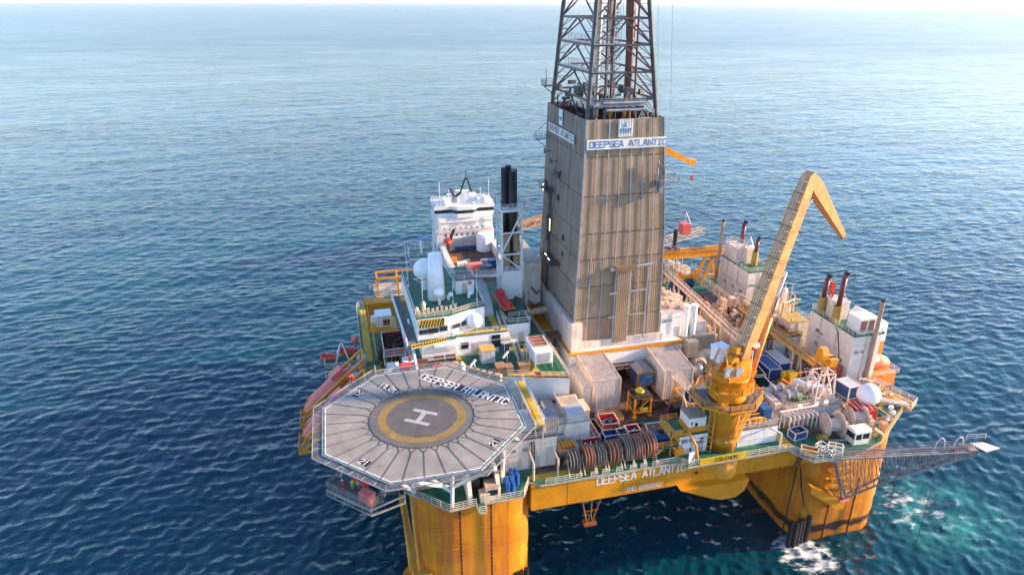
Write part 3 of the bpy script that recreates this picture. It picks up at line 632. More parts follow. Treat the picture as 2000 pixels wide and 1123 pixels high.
# ================================================================== drilling tower
tw = T('drilling_tower', 'tall brown clad drilling tower with white name board and steel lattice derrick on top', 'drilling tower', (49,39,27))
def tcorner(z):     # outline of the cladding at height z: x0, x1, y0, y1
    t = min(1, max(0, (z-53)/(73.4-53))); b = min(1, max(0, (53-z)/22))
    return (40.95+.45*t-.7*b, 57.5-1.9*t+.7*b, 28+.15*t, 51.6-.3*t+1.6*b)
zs = [31.2, 36, 42.5, 48, 53, 60, 67, 73.4]
fr_, le_, ri_, ba_ = M(), M(), M(), M(); fl = M(); sm_ = M()
for k, (z0, z1) in enumerate(zip(zs, zs[1:])):
    a, b = tcorner(z0), tcorner(z1)
    fr_.corr((a[0],a[2]), (a[1],a[2]), z0, z1-.06, (b[0],b[2]), (b[1],b[2]), .42, .032 if z0 < 47 else .008)
    le_.corr((a[0],a[3]), (a[0],a[2]), z0, z1-.06, (b[0],b[3]), (b[0],b[2]), .6, .08)
    ri_.corr((a[1],a[2]), (a[1],a[3]), z0, z1-.06, (b[1],b[2]), (b[1],b[3]), .6, .08)
    ba_.corr((a[1],a[3]), (a[0],a[3]), z0, z1-.06, (b[1],b[3]), (b[0],b[3]), .8, .08)
    if k: sm_.bar((a[0],a[2]-.09,z0), (a[1],a[2]-.09,z0), .05, .07); sm_.bar((a[0]-.1,a[2],z0), (a[0]-.1,a[3],z0), .05, .08)
    for i in range(1, 7):
        t = i/7.0
        fl.bar((a[0]+(a[1]-a[0])*t, a[2]-.16, z0), (b[0]+(b[1]-b[0])*t, b[2]-.16, z1), .24, .07, up=(0,1,0))
    for i in range(1, 9):
        t = i/9.0
        fl.bar((a[0]-.12, a[2]+(a[3]-a[2])*t, z0), (b[0]-.12, b[2]+(b[3]-b[2])*t, z1), .10, .12, up=(1,0,0))
    fl.bar((a[0]-.05, a[2]-.08, z0), (b[0]-.05, b[2]-.08, z1), .34, .34)
    fl.bar((a[1]+.02, a[2]-.05, z0), (b[1]+.02, b[2]-.05, z1), .2, .2)
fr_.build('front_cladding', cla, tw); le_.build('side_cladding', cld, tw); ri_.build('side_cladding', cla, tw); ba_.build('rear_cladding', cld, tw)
fl.build('flashing_strip', flash, tw); sm_.build('panel_seam', drk, tw)
# the lighter door bay, its cover beam and the vertical duct in front of the cladding
M().corr((48.2,27.2),(51.0,27.2),30.6,45.3,pitch=.4,depth=.06).box(48.2,48.3,27.2,27.8,30.6,45.3).box(50.9,51.0,27.2,27.8,30.6,45.3).build('door_track_cover', cla, tw)
m = M(); 
for x in (48.1, 51.05, 54.6): m.bar((x,27.3,30.8), (x,27.3,45.6), .22, .25)
for z, xa, xb in ((36.1,47.0,48.4),(36.2,51.0,54.4),(41,47.0,48.4),(41.2,51.2,54.6)): m.bar((xa,27.2,z), (xb,27.2,z+.1), .25, .3)
m.bar((48.3,27.3,44),(49.3,27.2,45.4),.16).bar((51,27.3,43.6),(52,27.2,45.6),.16)
m.build('door_rail', flash, tw)
M().box(47.7, 51.9, 26.6, 27.8, 45.5, 46.5).build('door_head_box', mat('brown_box',(.2,.13,.08),.6,rust=.4), tw)
M().tube((46.8,27.1,45.9),(47.8,27.1,46.0),.45,10).tube((51.9,27.1,46.2),(55.5,27.1,46.5),.32,10).build('drive_roller', stl, tw)
# boards with names, emblem panels
m = M().box(41.3, 56.1, 27.55, 27.75, 68.35, 70.05).build('name_board', wpt, tw)
letters(M(), 'DEEPSEA ATLANTIC', (41.85,27.52,68.72), (1,0,0), (0,0,1), .98, adv=.925, th=.17, wid=.72).build('board_lettering', sgn, m)
m = M().box(40.75, 40.9, 33.0, 48.2, 68.35, 70.0).build('name_board', wpt, tw)
letters(M(), 'DEEPSEA ATLANTIC', (40.72,47.6,68.75), (0,-1,0), (0,0,1), .95, adv=.96, th=.15, wid=.7).build('board_lettering', bpt, m)
m = M().corr((47.0,27.86),(49.7,27.86),70.3,73.35,pitch=.42,depth=.1).build('emblem_panel', wpt, tw)
e = M(); 
for i in range(5): e.bar((47.5+.4*i,27.72,71.2), (47.7+.4*i,27.72,71.75), .1, .04); e.bar((47.5+.4*i,27.72,71.75), (47.8+.4*i,27.72,71.5), .1, .04)
e.bar((48.3,27.72,72.0),(48.3,27.72,72.8),.09,.04).bar((48.1,27.72,72.0),(48.3,27.72,72.7),.07,.04).bar((47.4,27.72,71.1),(49.3,27.72,71.1),.08,.04)
e.build('emblem', sgn, m)
m = M().box(41.02,41.1,40.5,42.6,70.4,73.3).build('emblem_panel', wpt, tw)
M().box(40.98,41.02,40.9,42.2,71.4,71.9).build('emblem', sgn, m)
# small louvres and hatches on the long side
m = M()
for y, z in ((40.5,60.5),(40.6,56),(36.6,49),(36.6,45.6)): m.box(40.55, 40.75, y, y+.9, z, z+1.0)
m.build('vent_hatch', bpt, tw)
# side ladders, landings and pipes on the long side
m = M()
for y in (44.4, 45.6): m.bar((40.0,y,34), (40.5,y,57.5), .2)
for z in range(36, 57, 2): m.bar((40.1,44.4,z), (40.1,45.6,z), .14)
m.cb((39.6,45,57.2),(1.6,5,.15)).rail([(38.8,42.6,57.2),(38.8,47.5,57.2)]).rail([(38.8,42.6,57.2),(40.3,42.6,57.2)]).bar((39.4,43,57.5),(38.4,42,60),.3).ball((38.9,44,58.0),.5,10,6)
m.cb((39.5,41.5,43.6),(2.0,7.5,.3)).rail([(38.5,45,43.7),(38.5,37.8,43.7),(40.2,37.8,43.7)]).bar((40.4,44.8,42),(38.6,38,43.4),.2)
for z in (52, 49): m.tube((39.8,44.4,z),(39.8,44.4,z-2.4),.3)
m.build('side_landing', stld, tw)
M().box(38.6,38.7,44.2,44.3,57.3,58.6).box(39.4,39.5,41.9,42.0,49.5,52).cb((38.45,41,44.9),(.1,1.2,.1)).cb((38.45,39,44.6),(.1,1.2,.1)).build('work_lamp', lamp, tw)
m = M()
for y, z in ((46.5,64.6),(42.5,63.4),(39.5,61.9)): m.bar((40.9,y,z),(39.4,y-.3,z),.14).bar((39.5,y-1,z),(39.5,y+1,z),.14).tube((39.5,y,z-.4),(39.5,y,z+.6),.16)
m.build('lamp_bracket', stld, tw)
m = M()
for x0, x1, y, z in ((38.8,41.2,51,66.3),(54.9,58.6,27.2,62.2)):
    m.cb(((x0+x1)/2,y,z),(x1-x0,1.8,.15)).rail([(x0,y-.9,z),(x1,y-.9,z),(x1,y+.9,z),(x0,y+.9,z),(x0,y-.9,z)],step=1).bar((x1 if x0<50 else x0,y,z-1.8),(x0 if x0<50 else x1,y,z),.14).bar((x1 if x0<50 else x0,y,z+3.2),(x0 if x0<50 else x1,y,z+1.2),.1)
m.tube((54.9,27.4,60),(54.9,27.4,66),.14).tube((56.3,27.3,61),(56.3,27.3,65),.14).cb((55.6,27.2,61),(.8,.8,2))
m.build('corner_platform', stl, tw)
# white skirt and base house with an open mouth
b = M(); b.box(39.6, 41.75, 26.95, 53.5, 27.6, 35.4)                         # long side skirt
b.box(41.75, 59.0, 27.5, 28.0, 29.6, 31.3).box(41.0, 41.75, 53.5, 54.5, 22, 33)
b.build('white_skirt', whr, tw)
m = M(); m.box(39.3, 63.2, 26.3, 26.9, 26.4, 29.1).box(39.3, 39.9, 26.9, 54, D, 29.1).box(62.4, 63.2, 26.9, 54, D, 29.1); m.box(39.9,62.4,53.4,54,D,29.1).box(39.9,62.4,26.9,53.4,29.1,29.6)
m.build('base_wall', whi, tw)
M().box(39.2, 63.3, 26.15, 26.3, 29.1, 29.6).box(39.15, 39.3, 26.3, 54, 29.1, 29.6).box(39.3,63.2,26.3,27.4,29.12,29.5).build('yellow_girder', yel, tw)
m = M().box(45.5,55,26.0,26.2,25.8,26.2).truss((45.4,25.9,25.2),(55,25.9,25.2),(0,0,1),.9,9,.14,.1); m.build('door_head_rail', crm, tw)
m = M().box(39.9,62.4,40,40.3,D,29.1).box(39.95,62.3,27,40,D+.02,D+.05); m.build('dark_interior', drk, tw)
m = M(); 
for i in range(9): m.path([(44+i*1.7,31+i%3,D),(44+i*1.7,31+i%3,D+4),(45+i*1.7,33+i%2,D+6)],.2,7)
m.path([(47,29,24),(47.6,28.6,26),(48.8,28.4,26.6),(49.6,28.4,25.6)],.28,8); m.rail([(46,22.5,D+.1),(54,22.5,D+.1)],h=1); m.build('interior_pipework', stld, tw)
m = M().box(53.3,53.5,24.5,24.7,D,26.5).rail([(51.5,27,D+1.5),(51.5,20,D+1.5)]); m.build('interior_post', yel, tw)
# ---- lattice derrick
def dleg(i, z):
    t = (z-72)/20.3; a = .0
    x0, x1, y0, y1 = 41.9+1.2*t, 55.0-2.6*t, 29.6+1.0*t, 50.0-2.2*t
    return ((x0,y0,z),(x1,y0,z),(x1,y1,z),(x0,y1,z))[i]
lg = [M() for _ in range(4)]
for i in range(4): lg[i].tube(dleg(i,67), dleg(i,99), .42, 10); lg[i].build('derrick_leg', stld, tw)
lev = [71, 76.3, 80.8, 85.2, 89.4, 94]
m = M(); m2 = M()
for z0, z1 in zip(lev, lev[1:]):
    for i in range(4):
        j = (i+1) % 4; a0, b0, a1, b1 = map(Vector, (dleg(i,z0), dleg(j,z0), dleg(i,z1), dleg(j,z1))); q = m if i in (0,3) else m2
        q.bar(a1, b1, .26, .36); mid0, mid1 = (a0+b0)/2, (a1+b1)/2
        q.bar(a0, mid1, .24); q.bar(b0, mid1, .24)
        for f in (.5,):
            q.bar(a0.lerp(a1,.5), a0.lerp(mid1,.5), .1); q.bar(b0.lerp(b1,.5), b0.lerp(mid1,.5), .1)
            q.bar(a0.lerp(a1,.5), mid1.lerp(a1,.5), .1); q.bar(b0.lerp(b1,.5), mid1.lerp(b1,.5), .1)
m.build('derrick_bracing', stld, tw); m2.build('derrick_bracing', rdb, tw)
m = M()                                  # vertical standpipes, guide rails, ladders inside
for x, y, r, a, b_ in ((49.2,44,.34,66,99),(50.8,41,.3,66,99),(52.2,37,.55,66,99),(52.2,37,.9,86,93),(53.4,36,.22,66,99),(48.3,38,.12,68,99),(47.7,36,.12,68,99)): m.tube((x,y,a),(x-.4,y,b_),r,8)
m.tube((51.4,33.5,66),(50.6,33.6,99),.42,8)
m.build('riser_pipe', rdb, tw)
m = M().tube((44.6,33,64),(45.0,33.4,99),.42,8).tube((46.8,34,64),(47.3,34.4,99),.12,6).tube((53.6,40,66),(53,40,99),.3,8); m.build('standpipe', alu, tw)
m = M()
for x, y in ((44.0,34.5),(47.5,32),(51.6,46)):
    for dx_ in (0,.5): m.bar((x+dx_,y,70),(x+dx_+.6,y,99),.07)
    for k in range(40): m.bar((x+k*.0155*1,y,70.5+.72*k),(x+.5+k*.0155,y,70.5+.72*k),.05)
for i in range(26): m.ring((47.3+.01*i,32.2,76+.62*i),'y',.1,.26,.1,6)
m.build('derrick_ladder', stl, tw)
m = M()
for z in (80.8, 85.2):
    x0, y0, _ = dleg(0, z); x3, y3, _ = dleg(3, z)
    m.cb(((x0+.9),(y0+y3)/2,z+.2),(1.8,y3-y0,.12)).rail([(x0+1.8,y0,z+.25),(x0+1.8,y3,z+.25)]).rail([(x0,y0-.4,z+.25),(x0+3.4,y0-.4,z+.25)]).cb((x0+1.7,y0,z+.2),(3.6,1.4,.12))
m.build('catwalk', stl, tw)
m = M(); random.seed(11)                 # monkey board level, full of pipe handling gear
m.cb((47.8,30.6,75.4),(10,3.0,.3)).rail([(44,28.9,75.6),(52.4,28.9,75.6),(52.8,31.5,75.6)],step=.9).cb((48,39,74.6),(11,14,.2)).tube((44.4,29,75.9),(52,29,75.9),.3,8).tube((45,28.8,74.7),(52.5,28.8,74.7),.26,8)
m.build('pipe_handling_deck', stl, tw)
m = M()
for i in range(46):
    x, y, z = random.uniform(41.6,53.5), random.uniform(30,47), random.uniform(75,77.6)
    if i % 3: m.cb((x,y,z),(random.uniform(.3,1.4),random.uniform(.3,1.6),random.uniform(.3,1.5)), random.random())
    else: m.tube((x,y,z),(x+random.uniform(-2,2),y+random.uniform(-2,2),z+random.uniform(-.6,1.2)),random.uniform(.08,.25))
m.build('pipe_handling_gear', stld, tw)
m = M()
for x in (41.9,44,46,48.5,51,53.5): m.bar((x,29.3,70),(x+.8,29.3,75.4),.2).bar((41.8,29+(x-41)*1.6,70),(41.9,30.5+(x-41)*1.6,75.5),.2)
m.box(41.7,56.0,50.6,50.8,66,72.5).box(55.2,55.3,29,51,66,73.2).box(41.8,56,29,51,64,64.2)
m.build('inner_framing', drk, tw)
M().tube((46.6,31,70),(46.7,31,75),.28,10).tube((49.0,30.4,70),(49.0,30.4,75.2),.32,10).tube((50.4,33,70),(50.5,33,78),.2,8).build('bronze_pipe', mat('bronze',(.5,.25,.06),.3,metal=.5), tw)
m = M().truss((50.6,28.9,72.0),(54.0,28.9,72.0),(0,0,1),2.6,3,.14,.1).bar((50.6,28.9,72.4),(54,28.9,72.4),.4); m.cb((52.2,28.7,73.2),(2.4,.8,.25)).build('cage_frame', alu, tw)
m = M().cb((39.9,46,77.2),(2.2,2.6,.15)).rail([(38.8,44.7,77.2),(38.8,47.3,77.2),(41,47.3,77.2)],step=.9).bar((39,44.8,77),(39,44.8,80.2),.1).bar((41,46,75.6),(39,46,77),.14); m.build('corner_platform', stld, tw)
m = M()
for x in (53.9, 56.5): m.bar((x,27.6,74),(x-.7,30,99),.05)
m.build('guy_line', stl, tw)

# ================================================================== shelters in front of the tower mouth
def shelter(x0, x1, y0, y1, zf, zb, label, group=None):
    t = T('corrugated_shelter', label, 'shelter', ((x0+x1)/2,(y0+y1)/2,D), 'corrugated shelters before the tower mouth')
    m = M().corr((x0,y0),(x1,y0),D,zf,pitch=.34,depth=.08); m.corr((x1,y0),(x1,y1),D,zf,(x1,y0),(x1,y1),pitch=.4,depth=.08); m.corr((x0,y1),(x0,y0),D,zf,pitch=.4,depth=.08)
    m.add([(x0,y0,zf),(x0,y1,zf),(x0,y1,zb)],[(0,1,2)]).add([(x1,y0,zf),(x1,y1,zf),(x1,y1,zb)],[(0,2,1)])
    m.build('wall', whr, t)
    r = M(); n = int((x1-x0)/.34)
    for i in range(n):
        for f, o in ((0,0),(.35,0),(.5,.07),(.85,.07)):
            x = x0+(x1-x0)*(i+f)/n; r.v += [(x,y0-.15,zf+.05+o),(x,y1,zb+.05+o)]
    r.v += [(x1,y0-.15,zf+.05),(x1,y1,zb+.05)]; k = len(r.v)//2; r.f = [(2*i,2*i+2,2*i+3,2*i+1) for i in range(k-1)]
    r.build('roof', mat('shelter_roof',(.55,.47,.4),.55,rust=.7,var=.15,rustcol=(.34,.2,.12)), t)
    m = M()
    for x in (x0-.05, x1+.05): m.bar((x,y0-.1,D),(x,y0-.1,zf),.22); m.bar((x,y0-.1,zf+.1),(x,y1,zb+.1),.2)
    m.build('frame', crm, t); return t
shelter(40.6, 45.9, 17.3, 26.2, 28.4, 29.2, 'white corrugated shelter with beige sloping roof, beside the white accommodation wall')
shelter(55.2, 61.0, 18.2, 26.2, 28.0, 29.0, 'rust stained white shelter with dark stripes, between tower mouth and yellow crane pedestal')
m = M().box(38.9,40.5,17.6,26,D,27.3); 
t = solo(m,'pipe_enclosure',whr,'narrow beige enclosure along the left side of the corrugated shelter','enclosure')
m = M(); m.rail([(41.0,16.3,D),(42.4,16.3,D)],h=4.2,nr=9,t=.1,step=1.4).rail([(41.0,15.1,D),(42.4,15.1,D)],h=1.2,t=.1).bar((41,15.1,D),(41,16.3,D+4),.1).cb((41.6,15.7,D+.05),(1.6,1.4,.1))
solo(m,'ladder_frame',wrail,'white ladder frame standing before the corrugated shelter','ladder')
# graphic panelled control cabin in the mouth
t = T('control_cabin','small cabin with bright blue graphic front under the right shelter edge','cabin',(53,22.5,D))
M().box(51.3,54.8,21.3,25,D+1.4,26.3).build('wall', navy, t); M().box(51.5,54.6,21.2,21.3,D+1.6,26.0).build('blue_panel', cyn, t)
m = M().rail([(51.2,21,D+1.4),(54.9,21,D+1.4)],h=1).bar((51.2,21.1,D),(51.2,21.1,26.5),.18).bar((54.9,21.1,D),(54.9,21.1,26.5),.18).bar((51.2,21.1,26.5),(54.9,21.1,26.5),.3); m.build('cabin_frame', yel, t)
M().prismxz([(51.2,26.35),(54.9,26.35),(53.8,27.2),(52.3,27.2)],21,25).build('roof', mat('grey_roof',(.3,.28,.26),.5), t)

# ================================================================== deck gear in front of the tower
m = M().prism([(41.4,13.3),(44.9,12.9),(45.6,13.9),(45.6,17.1),(42.0,17.1),(41.2,16.2)],D+.1,D+.5)
solo(m,'hatch_cover',mat('orange_hatch',(.5,.24,.06),.6,rust=.6,rustcol=(.25,.12,.04)),'flat orange hatch cover lying on the brown deck','hatch')
t = T('well_frame','yellow lattice well frame with lifting knob on the brown deck','frame',(49,15,D))
m = M()
for x in (47.4,50.5):
    for y in (13.6,16.4): m.bar((x,y,D),(x,y,26.2),.32); m.cb((x,y,D+.2),(.7,.7,.4))
for z in (23.2,26.1):
    m.bar((47.4,13.6,z),(50.5,13.6,z),.26).bar((47.4,16.4,z),(50.5,16.4,z),.26).bar((47.4,13.6,z),(47.4,16.4,z),.26).bar((50.5,13.6,z),(50.5,16.4,z),.26)
m.bar((47.4,13.6,23.2),(50.5,13.6,26),.16).bar((50.5,13.6,23.2),(50.5,16.4,26),.16); m.build('frame', ycr, t)
M().box(47.2,50.7,13.4,16.6,26.15,26.4).cb((47.9,14.4,24.5),(1.1,1.4,2)).cb((49.8,14,24.4),(.9,.7,1.6)).tube((49.5,15.8,D),(49.5,15.8,26),.35).build('gear_block', drk, t)
M().cb((49.2,13.5,23.8),(1.6,.1,.6)).build('sign_plate', mat('lime_sign',(.45,.5,.03),.5), t)
M().lathe((48.9,15.2,26.4),[(.7,0),(.85,.3),(.6,.7),(.2,.9)],14).build('lifting_knob', mat('bright_yellow',(.75,.5,.02),.4), t)
m = M().cb((53.2,16.3,D+.4),(3,1.8,.8),.1).cb((53.6,16,D+1),(1.4,1.0,.5),.3).cb((52.2,16.8,D+1),(.8,.7,.4)); solo(m,'tool_skid',brn,'low rusty tool skid lying right of the yellow well frame','skid')
m = M().cb((55.4,12.6,D+1.1),(2.0,2.0,2.2)).tube((55,11.5,D+1.3),(56.6,11.5,D+1.3),.6).cb((56.1,13.6,D+1),(.8,1,2)); solo(m,'winch_unit',blk,'dark winch unit on the brown deck left of the white cabin','winch')
# baskets and containers
def container(c, d, rz, m_, name, label, cat, group=None, kind='closed', fill=None):
    """c = centre of the base; d = (length x, width y, height)"""
    t = T(name, label, cat, c, group, rz); L, W, H = d
    if kind == 'closed':
        b = M().box(-L/2,L/2,-W/2,W/2,.15,H-.05)
        for s in (-1, 1): b.corr((-L/2+.1,W/2) if s>0 else (L/2-.1,-W/2),(L/2-.1,W/2) if s>0 else (-L/2+.1,-W/2),.25,H-.2,pitch=.3,depth=.05,out=-1)
        b.build('body', m_, t, local=True)
        M().box(-L/2+.12,L/2-.12,-W/2+.12,W/2-.12,H-.05,H).build('roof', fill or m_, t, local=True)
        dd = M()
        for s in (-1, 1): dd.box(s*.04 if s>0 else -W/2*.86, W/2*.86 if s>0 else -.04, -.001, 0, .3, H-.3)
        q = M()
        for s in (-1,1): q.box(L/2,L/2+.03,(.05 if s>0 else -W/2+.12),(W/2-.12 if s>0 else -.05),.3,H-.3)
        q.build('door', m_, t, local=True)
        q = M()
        for y in (-W/4,-W/8,W/8,W/4): q.bar((L/2+.07,y,.4),(L/2+.07,y,H-.4),.05)
        q.build('lock_bar', wrail, t, local=True)
    else:
        b = M(); th = .08
        b.box(-L/2,L/2,-W/2,-W/2+th,.15,H).box(-L/2,L/2,W/2-th,W/2,.15,H).box(-L/2,-L/2+th,-W/2+th,W/2-th,.15,H).box(L/2-th,L/2,-W/2+th,W/2-th,.15,H).box(-L/2+th,L/2-th,-W/2+th,W/2-th,.15,.3)
        b.build('body', m_, t, local=True)
        if fill is not None:
            q = M(); rr = random.Random(int(c[0]*10+c[1]*7))
            for i in range(int(L*W*1.6)):
                x, y = rr.uniform(-L/2+.4,L/2-.4), rr.uniform(-W/2+.35,W/2-.35)
                if i%2: q.cb((x,y,H*.55+rr.uniform(-.3,.25)),(rr.uniform(.3,.9),rr.uniform(.3,.8),rr.uniform(.3,.8)),rr.random())
                else: q.tube((x-.5,y-.2,H*.7),(x+.6,y+.3,H*.75),.1)
            q.build('load', fill, t, local=True)
    q = M()
    for x in (-L/2,L/2):
        for y in (-W/2,W/2): q.bar((x,y,0),(x,y,H+.06),.18)
    for z in (.12,H): 
        q.bar((-L/2,-W/2,z),(L/2,-W/2,z),.14).bar((-L/2,W/2,z),(L/2,W/2,z),.14).bar((-L/2,-W/2,z),(-L/2,W/2,z),.14).bar((L/2,-W/2,z),(L/2,W/2,z),.14)
    q.build('frame', wrail if kind != 'closed' or m_ is blu else m_, t, local=True); return t
GB = 'offshore containers and skips on the front deck'
t = container((36.5,9.8,D),(3.3,5.9,2.3),0,red,'cargo_basket','long red cargo basket with rusty slatted top beside the hose reels','basket',GB,'open',alu)
m = M()
for i in range(9): m.bar((-1.55,-2.7+.68*i,2.25),(1.55,-2.7+.68*i,2.25),.09)
for x in (-.8,0,.8): m.bar((x,-2.9,2.28),(x,2.9,2.28),.08)
m.build('slatted_lid', crm, t, local=True)
container((38.9,10.6,D),(1.1,4.4,1.7),R(2),grd,'narrow_skip','narrow dark green skip squeezed between the red basket and red container','skip',GB,'open')
container((41.2,10.9,D),(3.0,3.2,2.7),R(-4),red,'cargo_container','open topped red container full of crates, highest in the front row','container',GB,'open',alu)
container((40.2,7.4,D),(2.5,1.7,2.3),0,blu,'small_skip','small blue skip in front of the red container','skip',GB,'open',blu)
container((42.4,7.6,D),(1.7,1.8,2.1),0,hog,'small_skip','grey green skip between the blue skip and the dark red skip','skip',GB,'open',hog)
container((44.5,8.0,D),(2.3,1.9,2.2),0,mat('dark_red',(.3,.03,.04),.5,rust=.4),'small_skip','dark red skip at the right end of the front container row','skip',GB,'open',wrail)
solo(M().box(36.0,46.6,5.7,5.9,D,D+1.7),'blast_wall',drk,'long dark low wall behind the hose reels','wall')
solo(M().box(34.6,38.6,13.2,16.8,D,25.4).box(34.5,38.7,13.1,16.9,25.4,25.6),'equipment_house',crm,'square cream house with flat roof beside the white ladder frame','house')
solo(M().tube((33.9,17.3,24.8),(37.4,17.3,24.8),1.5,16).box(33.9,37.4,16,18.4,D,24.4),'round_top_tank',whr,'white round topped tank half hidden behind the cream house','tank')
# hose reels along the front edge
RG = 'hose reels along the front deck edge'
def reel(x, y, r, wd, hm, label, n=5):
    t = T('hose_reel', label, 'hose reel', (x, y, D), RG)
    m = M(); k = 0
    for i in range(n):
        xx = x-wd/2+wd*(i+.5)/n; m.ring((xx, y, D+r+.25), 'x', r*.45, r*(.86 if i%2 else .8), wd/n*.75, 24)
    m.build('hose', hm, t)
    m = M()
    for xx in (x-wd/2, x-wd/6, x+wd/6, x+wd/2):
        m.ring((xx, y, D+r+.25), 'x', r*.94, r, .07, 24)
        for a in range(6): m.bar((xx,y,D+r+.25),(xx,y+r*.96*math.cos(a*1.047),D+r+.25+r*.96*math.sin(a*1.047)),.07)
    m.build('drum', mat('reel_steel',(.36,.28,.2),.5,rust=.6), t)
    m = M()
    for xx in (x-wd/2-.15, x+wd/2+.15): m.bar((xx,y-r,D),(xx,y,D+r+.25),.16).bar((xx,y+r,D),(xx,y,D+r+.25),.16)
    m.bar((x-wd/2-.15,y,D+r+.25),(x+wd/2+.15,y,D+r+.25),.3)
    m.build('stand', crm, t)
    m = M().rail([(x-.1,y-r-.35,D-.5),(x+.95,y-r-.35,D-.5)],h=1.3,nr=4,step=1.0)
    m.build('end_ladder', wpt, t); return t
reel(31.7,2.3,1.75,1.6,hog,'first hose reel from the white corner block, dull green and brown hoses')
reel(34.2,2.4,2.0,1.5,hor,'hose reel with orange red hoses below the long red basket')
reel(36.2,2.4,1.9,1.3,hog,'hose reel with tan hoses right of the orange red one')
reel(38.6,2.5,2.0,1.9,hor,'wide hose reel below the small blue skip')
reel(41.0,2.6,2.1,1.2,hog,'slim hose reel with brown hoses below the grey green skip')
reel(42.8,2.6,2.15,1.4,hor,'tall hose reel with red hoses left of the last one')
reel(44.9,2.7,2.2,1.6,hor,'last and tallest hose reel, beside the yellow winch platform')
m = M()
for x in (33.0,34.6,35.6,36.6): m.path([(x,4.6,D),(x,4.6,D+2.6),(x+.1,4.9,D+2.95),(x+.3,5.3,D+2.6),(x+.3,5.3,D)],.1,6)
solo(m,'swan_neck_pipes',wpt,'white swan neck pipes standing behind the hose reels','pipes')
# yellow winch platform with blue winch
t = T('winch_platform','yellow railed platform with green floor beside the last hose reel','platform',(48,4,D))
M().box(45.5,50.6,1.6,6.3,D+1.75,D+2).build('floor', grn, t)
m = M()
for x in (45.6,50.5):
    for y in (1.7,6.2): m.bar((x,y,D),(x,y,D+2),.25)
m.rail([(45.5,6.3,D+2),(45.5,1.6,D+2),(50.6,1.6,D+2),(50.6,4,D+2)],h=1.1,t=.09).bar((45.5,1.6,D+.5),(47,1.6,D+1.8),.3).bar((50.6,1.6,D+.3),(49,1.6,D+1.8),.3); m.build('frame', ycr, t)
m = M().path([(45.3,1.8,D+2),(45.3,1.8,D+3.6),(45.9,6.2,D+3.9),(49.5,6.2,D+3.9),(49.5,6.2,D+2)],.1); m.build('roll_bar', wrail, t)
t = T('blue_winch','blue drum winch on the green floored yellow platform','winch',(47.9,3.9,D+2))
M().tube((46.9,3.2,D+2.8),(46.9,5.2,D+2.8),.8,16).tube((48.9,3.2,D+2.8),(48.9,5.2,D+2.8),.8,16).box(46.5,49.3,3.1,5.3,D+2,D+2.5).box(46.9,48.9,3.1,3.3,D+2.2,D+3.5).build('housing', blu, t)
M().tube((47.2,4.2,D+3.1),(48.7,4.2,D+3.1),.55,14).build('drum', drk, t)
# yellow davit beside it
t = T('davit_crane','small yellow davit crane between winch platform and white cabin','crane',(50.6,2.2,D))
M().cb((50.3,2.3,D+1.6),(.7,.7,3.2)).cb((50.3,2.3,D+3.6),(1.5,1.2,1.0)).cb((50.0,1.4,D+1.0),(1.6,1.0,1.0)).build('post', ycr, t)
M().path([(50.6,2.2,D+3.6),(51.6,1.2,D+4.3),(52.3,0,D+2.6),(52.5,-.6,D+.4)],.22,8).build('jib', ycr, t)
M().cb((51.5,-.4,D+.9),(1.4,.2,1.8),.3).build('panel', wpt, t)

# ================================================================== houses
def rectrail(m, x0, x1, y0, y1, z, h=1.1, skip=(), **k):
    e = {'f':((x0,y0),(x1,y0)),'r':((x1,y0),(x1,y1)),'b':((x1,y1),(x0,y1)),'l':((x0,y1),(x0,y0))}
    for q, (a, b) in e.items():
        if q not in skip: m.rail([(*a,z),(*b,z)], h=h, **k)
    return m
def house(name, label, cat, x0, x1, y0, y1, z0, z1, wm=None, rm=None, rails=None, group=None, seams=True, **k):
    t = T(name, label, cat, ((x0+x1)/2,(y0+y1)/2,z0), group)
    M().box(x0,x1,y0,y1,z0,z1-.12).build('wall', wm or whi, t)
    M().box(x0-.08,x1+.08,y0-.08,y1+.08,z1-.12,z1).build('roof', rm or grn, t)
    if rails is not None: rectrail(M(),x0,x1,y0,y1,z1,skip=rails,**k).build('guard_rail', wrail, t)
    if seams:
        m = M(); n = int((x1-x0)/2.4)
        for i in range(1, n): x = x0+(x1-x0)*i/n; m.box(x,x+.04,y0-.015,y0,z0+.1,z1-.25)
        m.box(x0+.1,x1-.1,y0-.02,y0-.003,z0+(z1-z0)*.5,z0+(z1-z0)*.5+.04)
        m.build('wall_seam', crm, t)
        rr = random.Random(int(x0*13+y0*7)); w_ = x1-x0; h_ = z1-z0
        if w_ > 4 and h_ > 3.4:
            door(t, x0+w_*rr.uniform(.55,.75), y0, z0+.1, m_=mat('door_grey',(.4,.4,.4),.5,rust=.5))
            for k in range(2): M().box(x0+w_*(.12+.22*k), x0+w_*(.12+.22*k)+.8, y0-.12, y0, z0+h_*.62, z0+h_*.62+.6).build('wall_vent', stl, t)
            M().path([(x0+w_*.46,y0-.08,z1-.3),(x0+w_*.46,y0-.08,z0+.4)],.06).path([(x0+.2,y0-.08,z0+h_*.8),(x1-.2,y0-.08,z0+h_*.8)],.04).build('wall_pipe', crm, t)
        d_ = y1-y0
        if d_ > 6 and h_ > 5:
            for k in range(3): M().box(x0-.12, x0, y0+d_*(.15+.28*k), y0+d_*(.15+.28*k)+1.0, z0+h_*.35, z0+h_*.35+.7).build('wall_vent', stl, t)
            M().path([(x0-.1,y0+.6,z0+h_*.55),(x0-.1,y1-.6,z0+h_*.55)],.06).path([(x0-.1,y0+d_*.72,z1-.3),(x0-.1,y0+d_*.72,z0+.5)],.09).path([(x0-.1,y0+d_*.35,z1-.3),(x0-.1,y0+d_*.35,z0+h_*.5)],.06).build('wall_pipe', crm, t)
    return t
